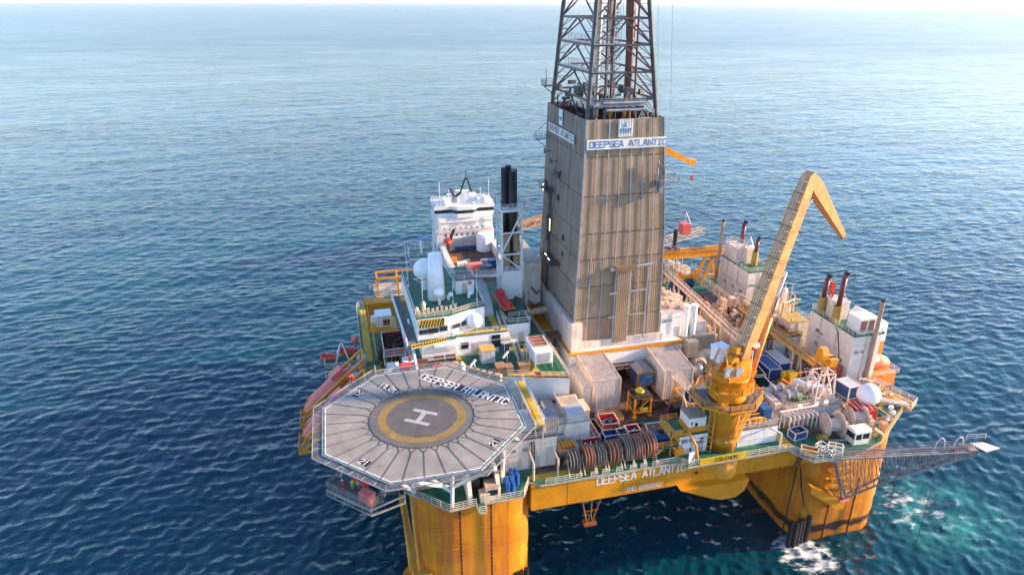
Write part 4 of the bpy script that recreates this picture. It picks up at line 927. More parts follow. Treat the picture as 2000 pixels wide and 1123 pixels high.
def window(t, x, y, z, wx, hz, ax='y'):
    f = M(); g = M()
    if ax == 'y': f.box(x,x+wx,y-.05,y,z,z+hz); g.box(x+.1,x+wx-.1,y-.08,y-.05,z+.1,z+hz-.1)
    else: f.box(y-.05,y,x,x+wx,z,z+hz); g.box(y-.08,y-.05,x+.1,x+wx-.1,z+.1,z+hz-.1)
    o = f.build('window', whi, t); g.build('pane', gls, o)
def door(t, x, y, z, wx=1.0, hz=2.1, m_=None):
    o = M().box(x,x+wx,y-.06,y,z,z+hz).build('door', m_ or crm, t); M().box(x+wx-.2,x+wx-.1,y-.1,y-.06,z+1,z+1.2).build('handle', stl, o)
# front corner block under the helideck edge
t = house('corner_house','white rust streaked corner house below the helideck, above the hull edge','house',21.0,29.6,4.4,13.2,D,27.7,whr,gry,rails=('b','l'))
M().path([(25.3,4.3,27.2),(25.4,4.2,26.5),(25.4,4.2,22.6),(25.1,4.2,22.3)],.1).path([(25.7,4.3,27.2),(25.8,4.2,26.5),(25.8,4.2,22.6)],.1).build('black_pipe', blk, t)
M().box(21.4,27.4,6.6,10.5,27.7,29.0).box(21.3,27.5,6.5,10.6,29.0,29.15).build('roof_cabin', whi, t)
m = M()
for x in (24.9,28.9): m.tube((x,1.3,D),(x,1.3,D+3.2),.2).tube((x,1.3,D+3.2),(x,4.4,D+3.6),.16)
m.build('vent_post', crm, t)
# anchor windlass and gear on the deck under the helideck
t = T('anchor_windlass','white arched anchor windlass on the green deck under the helideck','windlass',(16.6,1.6,D))
for x in (14.2, 18.6): M().prismyz([(-1.6,D),(4.4,D),(4.4,D+1.6),(3.4,D+3.4),(1.4,D+4.2),(-.6,D+3.4),(-1.6,D+1.6)],x-.3,x+.3).build('side_frame', whr, t)
m = M()
for x in (15.4,17.3): m.tube((x-.7,1.4,D+2),(x+.7,1.4,D+2),1.3,16).ring((x-.75,1.4,D+2),'x',1.2,1.7,.12,18)
m.build('cable_drum', drk, t); M().cb((16.4,-1.2,D+.8),(1.5,1.4,1.6)).cb((16.6,4.0,D+1.2),(3.2,1.0,2.2)).build('gear_casing', crm, t)
t = T('windlass_cab','small rusty white windlass cabin with green window at the notch in the deck edge','cabin',(17.6,-1.0,D))
M().box(16.6,18.6,-1.7,.2,D,D+2.4).build('wall', whr, t); M().box(16.8,18.4,-1.76,-1.7,D+1.0,D+2.0).build('window', gls, t); M().box(16.5,18.7,-1.8,.3,D+2.4,D+2.55).build('roof', mat('tan_rusty',(.5,.36,.26),.6,rust=.7), t)
for x, y, lab in ((20.3,-.7,'blue drum rack beside the windlass cabin'),(21.4,.9,'blue drum rack farther from the deck edge, below the white post')):
    m = M()
    for a in range(2):
        for b in range(3): m.tube((x+a*.75,y+b*.7,D),(x+a*.75,y+b*.7,D+1.1),.32,10).tube((x+a*.75,y+b*.7,D+1.15),(x+a*.75,y+b*.7,D+2.1),.32,10)
    solo(m,'drum_rack',mat('drum_blue',(.02,.11,.4),.4),lab,'drums','blue drum racks by the windlass')
# walkway from the helideck to the accommodation
t = T('access_bridge','yellow floored access bridge running along the helideck right edge','walkway',(25.5,6,33.4))
M().bar((25.3,-.6,33.5),(25.3,12.6,33.5),1.5,.12).build('walkway_floor', yst, t)
M().rail([(26.05,12.6,33.5),(26.05,-.6,33.5),(24.5,-.6,33.5)]).rail([(24.5,11.4,33.5),(24.5,2,33.5)]).truss((26.1,12.6,32.2),(26.1,-.6,32.2),(0,0,1),1.2,9,.14,.09).build('guard_rail', wrail, t)
m = M()
for y in (0,4,8,12): m.bar((26,y,33.3),(26,y+.5,28),.2)
m.build('support_post', crm, t)
# steps between accommodation terrace and roof of the lower block
t = house('lower_house','low white house with brown roof between the access bridge and red cargo basket','house',28.0,36.3,7.2,15.6,D,27.6,whr,tan,rails=None)
M().box(32.4,32.5,7.2,15.6,27.6,28.7).rail([(28,7.3,27.6),(36.2,7.3,27.6)]).build('guard_rail', wrail, t)
for q in ((29.2,14.0),(32.2,14.0)): M().cb((*q,27.75),(.7,.35,.3)).build('hatch', drk, t)
M().cb((33.8,8.6,28.5),(3.0,2.6,1.8)).build('roof_cabin', mat('pale_blue_grey',(.45,.47,.5),.5), t)
t = T('pump_deck','small railed landing full of yellow pumps between the corner house and hose reels','platform',(31.2,6,D))
M().box(29.8,33.2,3.6,6.8,D+1.9,D+2.1).build('floor', gry, t)
rectrail(M(),29.8,33.2,3.6,6.8,D+2.1).bar((29.9,3.7,D),(29.9,3.7,D+2),.16).bar((33.1,3.7,D),(33.1,3.7,D+2),.16).build('guard_rail', wrail, t)
m = M()
for i in range(5): m.cb((30.3+i*.6,5.2,D+2.6),(.45,1.8,1.0)).tube((30.3+i*.6,4.2,D+2.3),(30.3+i*.6,4.2,D+3.4),.12)
m.build('pump', ycr, t)
t = T('striped_container','white container house with yellow davit under the access bridge end','container',(28.8,6.0,27.7))
M().box(27.2,30.2,5.2,8.6,27.7,30.1).build('wall', whr, t); M().corr((27.2,5.2),(30.2,5.2),27.8,30,pitch=.3,depth=.05).build('front_panel', whr, t); M().box(27.1,30.3,5.1,8.7,30.1,30.2).build('roof', stl, t)
# ---- accommodation: terrace, main storey, bridge
ac = T('accommodation_block','white accommodation block with green terraces and a bridge house behind the helideck','accommodation',(22,34,D))
ter = [(10.2,21.8),(14.8,21.8),(27.6,18.6),(35.6,15.9),(35.6,33),(35.2,45),(41.5,49),(41.5,53.6),(31,53.6),(10,53.6)]
M().prism(ter, D, 30.8).build('lower_wall', whi, ac); M().prism(ter, 30.8, 31).build('terrace', grn, ac)
m = M()
for a, b, w_ in (((14.2,22.5),(21,22),1.3),((17.4,28.0),(18.5,22),1.5),((21,20.9),(35,17.2),1.4),((30.6,17),(30.2,30.5),1.1),((18.4,28.6),(26,28.6),.9),((24,29),(33.5,29),1.2)): m.bar((*a,31.012),(*b,31.012),w_,.02)
m.build('yellow_walkway', yst, ac)
m = M().rail([(35.5,15.9,31),(35.5,33,31),(35.1,45,31),(41.4,49,31)],t=.09); m.rail([(35.5,15.9,31),(29,17.8,31)]); m.rail([(28.6,18.2,31),(22,20.2,31)]); m.build('guard_rail', wrail, ac)
M().rail([(35.4,15.8,31),(29,17.6,31)],h=.3,nr=1,t=.12).bar((29,17.7,31.2),(31.0,17.0,31.2),.3).build('kick_rail', org, ac)
M().box(11.2,17.6,27.9,52,31,35).box(17.6,27.4,28.4,52,31,35).box(27.4,33.4,34.0,52,31,35).build('main_storey', whi, ac)
M().box(11.1,17.6,27.8,52.1,35,35.12).box(17.6,27.5,28.3,52.1,35,35.12).box(27.5,33.5,33.9,52.1,35,35.12).build('upper_terrace', grn, ac)
m = M()
for a, b, w_ in (((17.8,29.2),(27.4,29.2),1.1),((25.6,29),(25.8,40),1.2),((20.5,31.4),(23,31.4),1.0)): m.bar((*a,35.13),(*b,35.13),w_,.02)
m.build('yellow_walkway', yst, ac)
M().rail([(17.7,28.5,35.1),(27.3,28.5,35.1)]).rail([(11.3,27.9,35.1),(16.6,27.9,35.1),(17.7,28.5,35.1)],nr=2).rail([(29,34,35.1),(33.3,34,35.1),(33.3,50,35.1)]).build('guard_rail', wrail, ac)
M().box(28.0,32.3,31.2,34.2,31,35).build('stair_house', whi, ac); M().box(27.9,32.4,31.1,34.3,35,35.12).build('stair_house_roof', grn, ac)
rectrail(M(),28,32.3,31.2,34.2,35.12,skip=('b',)).build('guard_rail', wrail, ac)
window(ac, 18.4, 28.4, 32.3, 1.6, 1.5); window(ac, 24.2, 28.4, 31.9, 1.9, 2.8)
door(ac, 20.8, 28.4, 31.05); door(ac, 30.2, 31.2, 31.05)
M().box(13.4,17.2,27.6,27.9,33.6,34.2).build('wall_locker', whi, ac)
m = M().path([(11.6,27.7,33.0),(17.5,27.7,33.1)],.08).path([(18.0,28.2,33.4),(27.0,28.2,33.7)],.06).path([(12.3,27.7,32.0),(17.2,27.7,32)],.05); m.build('wall_pipe', crm, ac)
# bridge house
bz = 39.4
bp_ = [(10.6,28.4),(17.0,28.6),(20.8,30.4),(23.6,31.2),(23.8,52),(10.2,52)]
M().prism(bp_, 35.12, bz).build('bridge_wall', whi, ac); M().prism([(x+(.1 if x>17 else -.1),y-(.1 if y<40 else -.1)) for x,y in bp_], bz, bz+.12).build('bridge_roof', grn, ac)
m = M(); pr = [(x,y,bz+.12) for x,y in bp_]; m.rail(pr+[pr[0]], h=1.0, t=.07); m.build('guard_rail', wrail, ac)
m = M()                                   # slanted windows band with hazard stripes above
for i in range(2): m.box(14.6+i*1.75,16.1+i*1.75,28.42,28.6,36.5,37.5) if i<1 else None
m.box(10.9,12.4,28.28,28.4,36.35,37.2).box(12.5,14.4,28.3,28.42,36.35,37.3)
for i in range(2): a = Vector((17.1+i*1.7,28.62+i*.8,0)); b = Vector((18.5+i*1.7,29.28+i*.8,0)); d = Vector((.05,-.1,0)); m.add([a+d+Vector((0,0,36.6)),b+d+Vector((0,0,36.6)),b+d+Vector((0,0,37.5)),a+d+Vector((0,0,37.5))],[(0,1,2,3)])
m.build('bridge_window', gls, ac)
s = M().box(10.9,15.6,28.24,28.36,37.6,39.2).build('hazard_panel', mat('hazard_yellow',(.68,.45,.05),.5,rust=.2), ac)
m = M()
for i in range(9): x = 10.95+i*.52; m.add([(x,28.22,37.65),(x+.26,28.22,37.65),(min(x+.75,15.55),28.22,39.15),(min(x+.5,15.3),28.22,39.15)],[(0,1,2,3)])
m.build('hazard_stripe', drk, s)
a, b = Vector((9.2,26.6,34.9)), Vector((15.7,27.3,35.3)); m = M(); m.bar(a,b,.1,.75,up=(0,.4,1)); s = m.build('hazard_beam', mat('hazard_yellow',(.68,.45,.05),.5), ac); m = M()
for i in range(13): p = a.lerp(b,(i+.2)/13.2)+Vector((0,-.09,0)); m.add([p+Vector((0,0,-.35)),p+Vector((.28,.02,-.35)),p+Vector((.5,.02,.35)),p+Vector((.2,0,.35))],[(0,1,2,3)])
m.build('hazard_stripe', drk, s)
M().lathe((21.4,30.4,35.6),[(.6,0),(1.5,.6),(1.7,1.6),(1.2,2.6),(.5,3.0)],16).build('capstan_housing', rad, ac, smooth=True)
door(ac, 22.2, 31.1, 35.15)
# long side gallery, dark floor
M().bar((9.4,27,35),(8.6,50,35),1.6,.15).build('side_gallery', gry, ac)
M().rail([(8.6,27,35),(7.8,50,35)],h=1.1).bar((8.5,26.8,35.3),(7.7,50,35.3),.12,.9).build('guard_rail', whi, ac)
# curved duct
m = M(); n_ = 12
for i in range(n_):
    a, b = R(90*i/n_), R(90*(i+1)/n_)
    m.add([(x,34.2+7.5*math.cos(R(90)-t)*0+9*(1-math.sin(t))*1.0, 35.1+3.6*math.sin(t)) for t,x in ((a,24.6),(a,26.4),(b,26.4),(b,24.6))] if False else
          [(24.5,46-10.5*math.cos(a)*1.0,35.1+4.0*math.sin(a)),(26.3,46-10.5*math.cos(a),35.1+4.0*math.sin(a)),(26.3,46-10.5*math.cos(b),35.1+4.0*math.sin(b)),(24.5,46-10.5*math.cos(b),35.1+4.0*math.sin(b))],[(0,1,2,3)])
pts = [(46-10.5*math.cos(R(90*i/n_)),35.1+4.0*math.sin(R(90*i/n_))) for i in range(n_+1)]
m.prismyz(pts+[(46,35.1)],24.5,26.3)
m.build('curved_duct', whi, ac)
m = M()
for i in range(3): y = 50+i; m.cb((14+i*4,y,35.6),(2,2,1))
# terrace furniture
t = T('electrical_cabinet','pale grey cabinet with orange top on the green terrace','cabinet',(22.8,25.2,31))
M().box(21.5,24.0,24.1,26.3,31.1,33.6).build('body', mat('pale_grey',(.5,.53,.56),.4,rust=.1), t); M().box(21.4,24.1,24.0,26.4,33.6,33.8).build('roof', mat('amber_top',(.6,.35,.08),.5), t)
m = M()
for i in range(3): m.box(21.6+i*.8,22.3+i*.8,24.06,24.1,31.2,33.4)
m.build('door', mat('pale_grey',(.5,.53,.56)), t)
t = T('air_conditioner','big white air handling unit with grille and rusty open top beside the long railing','air conditioner',(32,23.4,31))
M().box(30.4,33.8,20.2,26.6,31.9,34.3).build('body', whi, t)
m = M()
for x in (30.5,33.7):
    for y in (20.3,23.4,26.5): m.bar((x,y,31),(x,y,32),.16)
for y in (21.5,23.5,25.5): m.path([(30.3,y,33.6),(29.8,y,33.4),(29.8,y,31)],.12)
m.build('leg', wrail, t)
M().box(31.0,33.2,20.12,20.2,32.1,34.0).build('grille', mat('grille_grey',(.36,.37,.38),.5), t)
M().box(30.9,33.4,22.4,26.2,34.3,34.4).build('top_opening', mat('rust_brown',(.22,.1,.06),.7), t)
m = M()
for y in (22.3,23.6,24.9,26.2): m.bar((30.8,y,34.5),(33.5,y,34.5),.12)
for x in (30.8,33.5): m.bar((x,22.3,34.5),(x,26.2,34.5),.12)
m.build('top_rack', mat('pink_rail',(.6,.3,.22),.5,rust=.4), t)
GC = 'brown crates on the green terrace'
for x0, x1, y0, y1, h, lab in ((23.2,24.9,19.4,21.4,1.6,'taller brown wooden crate at the terrace edge below the cabinet'),(24.95,26.2,19.3,21.0,1.45,'brown wooden crate standing tight right of the taller one'),(27.3,28.4,19.3,21.2,1.5,'small brown crate left of the yellow walkway and below the ladder'),(28.45,29.4,19.8,21.4,1.35,'small pale brown crate at the foot of the white stairs')):
    t = T('wooden_crate',lab,'crate',((x0+x1)/2,(y0+y1)/2,31),GC); M().box(x0,x1,y0,y1,31,31+h).build('box', wood, t); M().box(x0-.04,x1+.04,y0-.04,y1+.04,31+h,31+h+.07).build('lid', mat('lid_brown',(.33,.19,.1),.6,rust=.3), t)
GBn = 'brown benches against the white wall'
for x, lab in ((14.1,'brown slatted bench by the white wall, nearer the helideck corner stairs'),(16.3,'brown slatted bench by the white wall, nearer the square window')):
    t = T('bench',lab,'bench',(x,26.9,31),GBn); m = M()
    for k in range(4): m.box(x-.9,x+.9,26.3+k*.22,26.46+k*.22,31.45,31.52)
    m.build('seat', mat('bench_brown',(.16,.07,.045),.6), t)
    m = M()
    for k in range(2): m.box(x-.9,x+.9,27.2,27.26,31.7+k*.25,31.88+k*.25)
    m.build('backrest', mat('bench_brown',(.16,.07,.045)), t); m = M()
    for s_ in (-.8,.8): m.bar((x+s_,26.35,31),(x+s_,26.35,31.5),.08).bar((x+s_,27.2,31),(x+s_,27.25,32.1),.08)
    m.build('leg', stl, t)
m = M()
for k in range(6): m.box(10.0,12.0,24.6+k*.45,25.0+k*.45,31,31.2+.16*k)
solo(m,'step_block',mat('bench_brown',(.16,.07,.045)),'brown stepped bench block at the end of the yellow strip','steps')
t = T('outdoor_stairs','white stairs with brown treads leading from the terrace up to a landing','stairs',(28.6,25,31)); M().stairs((28.6,22.6,31),(28.3,26.6,33.3),.95,n=12).build('stringer', wrail, t)
m = M()
for i in range(12): p = Vector((28.6,22.6,31)).lerp(Vector((28.3,26.6,33.3)),(i+.5)/12)+Vector((0,0,.05)); m.cb(p,(.85,.27,.05))
m.build('tread', mat('tread_brown',(.3,.15,.06),.6), t)
M().cb((27.4,27.4,33.3),(2.8,1.4,.12)).rail([(26.2,26.8,33.3),(27.6,26.8,33.3)]).bar((26.4,26.9,31),(26.4,26.9,33.3),.12).build('landing', wrail, t)
t = T('upper_stairs','white stairs with brown treads between the landing and upper green terrace','stairs',(27.3,29,33.3)); M().stairs((27.2,27.6,33.3),(27.0,33.6,35.9),.95,n=13).build('stringer', wrail, t)
m = M()
for i in range(13): p = Vector((27.2,27.6,33.3)).lerp(Vector((27.0,33.6,35.9)),(i+.5)/13)+Vector((0,0,.05)); m.cb(p,(.85,.3,.05))
m.build('tread', mat('tread_brown',(.3,.15,.06)), t)
m = M().box(26.2,27.6,28.0,28.3,31.2,32.8); 
for i in range(3): m.box(25.7+i*.6,26.2+i*.6,27.9,28.3,31.1,32.6)
solo(m,'gas_bottles',navy,'row of blue bottles below the stair landing','bottles')
for x, y, lab in ((19.6,21.0,'lamp post with white floodlight tube, nearer the helideck'),(25.9,22.6,'lamp post with white floodlight tube behind the crates')):
    t = T('lamp_post',lab,'lamp',(x,y,31),'floodlight posts on the terrace'); M().path([(x,y,31),(x,y,33),(x-.15,y,33.4)],.07).build('post', wpt, t); M().tube((x-.9,y-.3,32.9),(x+.2,y+.1,33.9),.2,8).build('lamp', rad, t)
t = T('beacon_house','white tapered ventilator with beige locker beside the helideck corner','ventilator',(16.4,21.8,31))
M().box(13.9,17.0,21.4,23.8,31,32.4).build('locker', mat('pale_grey',(.5,.53,.56)), t); M().box(13.8,17.1,21.3,23.9,32.4,32.5).build('locker_top', tan, t); M().lathe((17.3,20.9,31),[(.9,0),(.75,1.2),(.5,2.4),(.1,2.9)],10).build('ventilator', rad, t)
m = M()
for i in range(7): m.tube((15.5+i*.6,20.4-i*.2,30.9),(15.9+i*.6,21.4-i*.2,31.8),.12).cb((15.6+i*.65,20.9-i*.2,31.2),(.5,.3,.5),i)
solo(m,'valve_cluster',crm,'beige pipe and valve cluster along the helideck edge','valves')
m = M()
for a, b in (((18.8,20.6),(22.8,17.4)),): 
    for i in range(5): p = Vector((*a,0)).lerp(Vector((*b,0)),i/4); m.cb((p.x,p.y,32.0),(1.6,.8,1.3),-.7)
solo(m,'escape_chute_boxes',tan,'tan lockers in a row under the helideck safety net','lockers')
m = M().cb((7.8,22.6,32.8),(1.9,1.5,1.5)).cb((7.8,22.6,33.6),(2.0,1.6,.1)); solo(m,'fire_box',red,'bright red fire box with rounded lid behind the helideck','box')
m = M().cb((13.1,21.8,32.4),(1.8,1.1,1.4)); solo(m,'fire_box',red,'red fire box half sunk behind the helideck rim, by the benches','box')
m = M().tube((4.6,22.4,33),(6.6,22.6,33),.3).cb((6.4,22,32.4),(.5,.5,.9)).cb((4.2,22.1,32.6),(.6,.6,.9)).rail([(2.6,21.6,32),(6,22.2,32)],h=1.6).rail([(2.6,21.6,32),(2.4,24,32)],h=1.6); solo(m,'rescue_gear',wrail,'white rescue gear and railings behind the helideck corner','rescue gear')
# orange rescue boat on the upper terrace
def boat(name, label, cat, p, q, r, m_, flat=.8, n=14, group=None):
    p, q = Vector(p), Vector(q); d = q-p; L = d.length; d.normalize(); x = d.cross(Vector((0,0,1))).normalized(); y = x.cross(d); vs = []; fs = []; ns = 16
    for i in range(ns+1):
        t_ = i/ns; rr = r*(max(.02, math.sin(math.pi*min(1,max(0,.06+.94*t_))))**.55)
        for k in range(n): a = 2*math.pi*k/n; vs.append(p+d*L*t_+x*rr*math.cos(a)+y*rr*flat*math.sin(a)*(1.0 if math.sin(a)<0 else 1.15))
    for i in range(ns):
        for k in range(n): fs.append((i*n+k, i*n+(k+1)%n, (i+1)*n+(k+1)%n, (i+1)*n+k))
    fs += [tuple(range(n))[::-1], tuple(range(ns*n,(ns+1)*n))]
    t = T(name, label, cat, tuple(p.lerp(q,.5)), group)
    M().add(vs, fs).build('boat_hull', m_, t, smooth=True)
    c = M(); up = -y if y.z < 0 else y
    c.bar(p+d*L*.12+up*r*.95, p+d*L*.34+up*r*.95, r*1.1, r*.7, up=up).build('cockpit', m_, t)
    k = M(); k.bar(p+d*L*.06-up*r*.1, p+d*L*.94-up*r*.1, r*2.06, .16, up=up).build('rubbing_strip', org, t)
    return t
t = boat('rescue_boat','orange rescue boat in its cradle on the upper green terrace by the funnel','rescue boat',(28.6,42,36.9),(29.6,34.8,36.3),1.2,red)
M().rail([(27.4,41.5,35.1),(27.4,34.6,35.1)],h=2.6,step=6,nr=1).rail([(29.6,33.6,35.2),(26.9,33.8,35.2)],h=.2,nr=1).build('davit', wrail, t)
M().path([(30.8,37,35.1),(31,37,38),(32.4,36,37.6),(32.9,35.2,35.6)],.22,7).build('davit_arm', blk, t)

# ---- things on the bridge roof
def radome(x, y, z, r, hp, label, m_=rad):
    t = T('radome', label, 'radome', (x,y,z), 'white satellite radomes')
    M().ball((x,y,z+hp+r*.9),r,32,16).build('dome', m_, t, smooth=True); M().tube((x,y,z),(x,y,z+hp+.2),r*.28,12).build('pedestal', wpt, t)
    M().ring((x,y,z+hp+r*.55),'z',r*.9,r*1.0,.06,28).build('joint_band', crm, t); return t
Z = bz+.12
radome(13.9,41.8,Z,2.15,2.2,'large white radome ball standing on the green bridge roof')
t = T('radar_tower','tall tapered white mast housing with a dome top on the bridge roof','mast',(15.6,38,Z))
M().tube((15.4,36.4,Z),(15.5,37.4,Z+8.9),1.75,14,1.25).build('mast_housing', rad, t, smooth=True)
radome(15.5,33.4,Z,.95,1.7,'small white radome in front of the tapered mast housing')
t = house('roof_house','small white roof house with red lifebuoy and rails on the green bridge roof','house',19.4,22.9,37.6,41.6,Z,Z+2.9,whi,gry,rails=('b',),seams=False)
door(t,20.6,37.6,Z+.05); M().ring((22.1,37.5,Z+2.2),'y',.2,.4,.12,14).build('lifebuoy', red, t)
def mast(x, y, z, h, label, arms=0):
    t = T('antenna_mast', label, 'antenna', (x,y,z), 'thin white whip antennas'); M().tube((x,y,z),(x,y,z+h),.07,6,.03).build('whip', wpt, t); m = M().cb((x,y,z+.3),(.3,.3,.6))
    for k in range(arms): m.bar((x-.9,y,z+h*.45+k*.5),(x+.9,y,z+h*.45+k*.5),.05)
    m.build('foot', wpt, t)
mast(10.9,47,Z,8.5,'tall whip antenna at the far left corner of the green bridge roof'); mast(10.8,43.5,Z,6.5,'shorter whip antenna left of the large radome'); mast(22.6,33.2,Z,6.5,'whip antenna at the right front corner of bridge roof',1); mast(18.0,33,Z,4.5,'short whip antenna right of the small radome')
t = T('antenna_mast','white mast with crossed arms at the bridge roof front edge','antenna',(12.6,34,Z)); m = M().tube((12.4,33.6,Z),(12.4,33.6,Z+6.0),.1,6).bar((10.8,33.6,Z+5.6),(14.2,33.6,Z+5.6),.07).bar((12.4,33.6,Z+4.6),(11,33.6,Z+5.6),.06).bar((12.4,33.6,Z+4.6),(14,33.6,Z+5.6),.06); m.build('pole', wpt, t)
M().lathe((12.2,31,Z),[(.5,0),(.35,1.2),(.5,1.5),(.2,2.1)],8).lathe((10.9,30.6,Z),[(.4,0),(.4,1.0),(.15,1.3)],8).build('foot', crm, t)
m = M()
for i in range(9): m.cb((11.3+i*.85,30.2+.12*i,Z+.35),(.5,.4,.6+.25*(i%3)))
solo(m,'roof_gear',crm,'row of small beige devices along the bridge roof front rail','equipment')
m = M()
for x in (17.5,21.5): m.tube((x,35.6,Z),(x,35.6,Z+.8),.3).ball((x+.5,36,Z+.8),.5,10,6)
solo(m,'roof_ventilators',rad,'white mushroom ventilators beside the roof house','ventilators')
# white lattice mast with a radar platform behind the bridge
t = T('lattice_mast','white lattice mast carrying a green railed radar platform behind the bridge','mast',(17.5,52,35))
m = M()
for x, y in ((16.6,51),(18.4,51),(17.5,53)): m.tube((x,y,35),(17.5,51.8,53.8),.13)
for k in range(9):
    f = k/9; z = 35+18.8*f; a = Vector((16.6,51,35)).lerp(Vector((17.5,51.8,53.8)),f); b = Vector((18.4,51,35)).lerp(Vector((17.5,51.8,53.8)),f+.08); c = Vector((17.5,53,35)).lerp(Vector((17.5,51.8,53.8)),f)
    m.bar(a,b,.07).bar(b,c,.07)
m.stairs((20.6,40,Z+.5),(17.9,51,43.3),.7); m.build('lattice', wpt, t)
M().box(12.0,18.8,49.6,54.4,43.3,43.45).build('radar_platform', grn, t); M().box(11.9,18.9,49.5,54.5,43.0,43.3).build('platform_edge', wpt, t)
rectrail(M(),12.0,18.8,49.6,54.4,43.45).build('guard_rail', wpt, t)
M().tube((14.6,51.5,43.4),(14.6,51.5,46.4),.25,8).build('scanner_post', wpt, t); M().bar((12.4,51.8,46.7),(16.4,51.2,46.7),.25,.3).build('radar_scanner', mat('scanner_blue',(.1,.3,.6),.4), t)

# ================================================================== funnel
fu = T('funnel','white boxed funnel tower with lattice frame and three dark exhaust stacks','funnel',(32,45,31))
M().box(29.7,34.0,42.6,47.2,31,41.3).build('casing', whi, fu)
m = M(); x0,x1,y0,y1 = 29.8,33.9,42.7,47.1
for x in (x0,x1):
    for y in (y0,y1): m.bar((x,y,41.3),(x,y,54.2),.34)
for z in (44.9,49.4,53.9):
    for y in (y0,y1): m.bar((x0,y,z),(x1,y,z),.32)
    for x in (x0,x1): m.bar((x,y0,z),(x,y1,z),.32)
for y in (y0,y1): m.bar((x0,y,49.4-4.2),(x1,y,53.6),.26); m.bar((x0,y,44.9),(x1,y,41.4),.26)
for x in (x0,x1): m.bar((x,y0,49.2),(x,y1,53.6),.2); m.bar((x,y0,44.9),(x,y1,49.2),.2)
m.build('lattice_frame', wpt, fu)
m = M(); rectrail(m,x0-.2,x1+.4,y0-.3,y1+.2,54.3,step=1.1); rectrail(m,x0,x1,y0,y1,41.4,step=1.1,h=.9); m.build('guard_rail', wpt, fu)
M().box(x0-.2,x1+.4,y0-.3,y1+.2,54.1,54.25).build('top_platform', wpt, fu)
for x, y, r, h in ((30.9,45.4,.62,62),(32.3,44.2,.66,61.6),(31.9,46.0,.6,62.3),(33.1,45.9,.6,61.5)): M().tube((x,y,41.4),(x,y,h),r,14).build('exhaust_stack', blk, fu, smooth=True)
m = M()
for x, y in ((31.0,43.8),(33.0,43.9)): m.tube((x,y,42),(x,y,44.2),.8,12).tube((x,y,45.2),(x,y,48.8),.75,12)
m.build('silencer', mat('bronze_lagging',(.33,.24,.13),.5,rust=.5), fu)
M().bar((29.9,43,40.4),(20.5,49.5,38.6),1.2,.2).rail([(29.9,42.4,40.5),(20.3,48.9,38.7)]).rail([(29.9,43.6,40.5),(20.7,50.1,38.7)]).build('gangway', whr, fu)
t = house('machinery_house','tall white machinery house squeezed between funnel and drilling tower','house',35.6,39.0,46,66,D,41.6,whr,tan,rails=('b','r'),seams=False)
M().path([(36.8,45.6,36),(37.8,45,34.6),(38.4,44.4,35.6)],.18).path([(36.2,45.5,33),(37.6,45,31.6),(38.4,44.6,32.6)],.18).path([(37.6,44,30),(38.2,43.2,31.8)],.2).build('pipe', rdb, t)
m = M().truss((33.5,36.6,26.5),(38.6,37.2,26.5),(0,0,1),3.2,5,.22,.16).truss((33.5,34.6,26.5),(38.6,35.2,26.5),(0,0,1),3.2,5,.22,.16).tube((33.6,42,31.6),(40.2,43.5,31.6),.7,10)
for i in range(14): m.bar((36.0+.2*i,33.6-i*.15,23.5),(36.0+.2*i,33.6-i*.15,28.5),.12)
solo(m,'pipe_rack',crm,'beige pipe rack in the gap between green terrace and the white tower skirt','pipe rack')
M_ = M().cb((38.1,34,30.3),(3.6,2.6,.3)); solo(M_,'rack_roof',rdb,'flat brown roof plate over the pipe rack beside the tower','roof plate')
m = M().box(35.7,39.2,35.6,45.8,28.8,29.2).box(35.7,39.2,45.5,45.8,24,32); solo(m,'yellow_trough',yel,'yellow steel trough between the funnel base and drilling tower','trough')

# ================================================================== big yellow crane
def box_beam(m, p, q, w0, w1, h0, h1, side):
    """tapered box beam from p to q; w = size along side, h = size across it"""
    p, q = Vector(p), Vector(q); d = (q-p).normalized(); s_ = Vector(side).normalized(); u = s_.cross(d).normalized(); vs = []
    for e, w_, h_ in ((p,w0,h0),(q,w1,h1)):
        for i, j in ((-1,-1),(1,-1),(1,1),(-1,1)): vs.append(e+s_*(i*w_/2)+u*(j*h_/2))
    return m.add(vs, [(0,1,2,3),(7,6,5,4),(0,4,5,1),(1,5,6,2),(2,6,7,3),(3,7,4,0)])
CX, CY = 58.6, 2.6
cr = T('deck_crane','big yellow knuckle boom crane with folded jib on round pedestal at front deck edge','crane',(CX,CY,14))
M().lathe((CX,CY-.9,0),[(2.45,13.9),(2.55,14.0),(2.55,21.8)],32).lathe((CX,CY,0),[(2.45,22.0),(2.45,29.8),(3.0,31.2),(3.0,31.6)],32).build('pedestal', ycr, cr, smooth=True)
M().lathe((CX,CY,0),[(3.0,31.8),(2.75,32.4),(2.75,35.6),(3.1,35.7),(3.1,36.0)],32).build('slewing_column', mat('crane_orange',(.66,.25,.012),.32,rust=.08,var=.05), cr, smooth=True)
m = M(); oc = [(CX+6.0*math.cos(R(a)), CY+.4+5.4*math.sin(R(a))) for a in (22,68,112,158,202,248,292,338)]
m.prism(oc, 31.45, 31.6); m.build('service_platform', gry, cr)
m = M(); pr = [(x,y,31.6) for x,y in oc]; m.rail(pr+[pr[0]], h=1.1, t=.1); band(m, oc, 31.4, .4, .12)
pr = [(CX+3.9*math.cos(R(a)), CY+3.9*math.sin(R(a)), 34.0) for a in range(0,361,30)]; m.rail(pr, h=1.1, t=.1, step=2)
for a in range(0,360,45): m.bar((CX+5.4*math.cos(R(a)),CY+.4+4.8*math.sin(R(a)),31.4),(CX+2.4*math.cos(R(a)),CY+2.4*math.sin(R(a)),28.8),.25)
m.stairs((CX-2.2,CY-3.6,31.7),(CX-4.4,CY-1.4,34),.7).build('platform_rail', ycr, cr)
M().ring((CX,CY,34.0),'z',2.9,4.0,.18,24).build('upper_platform', ycr, cr)
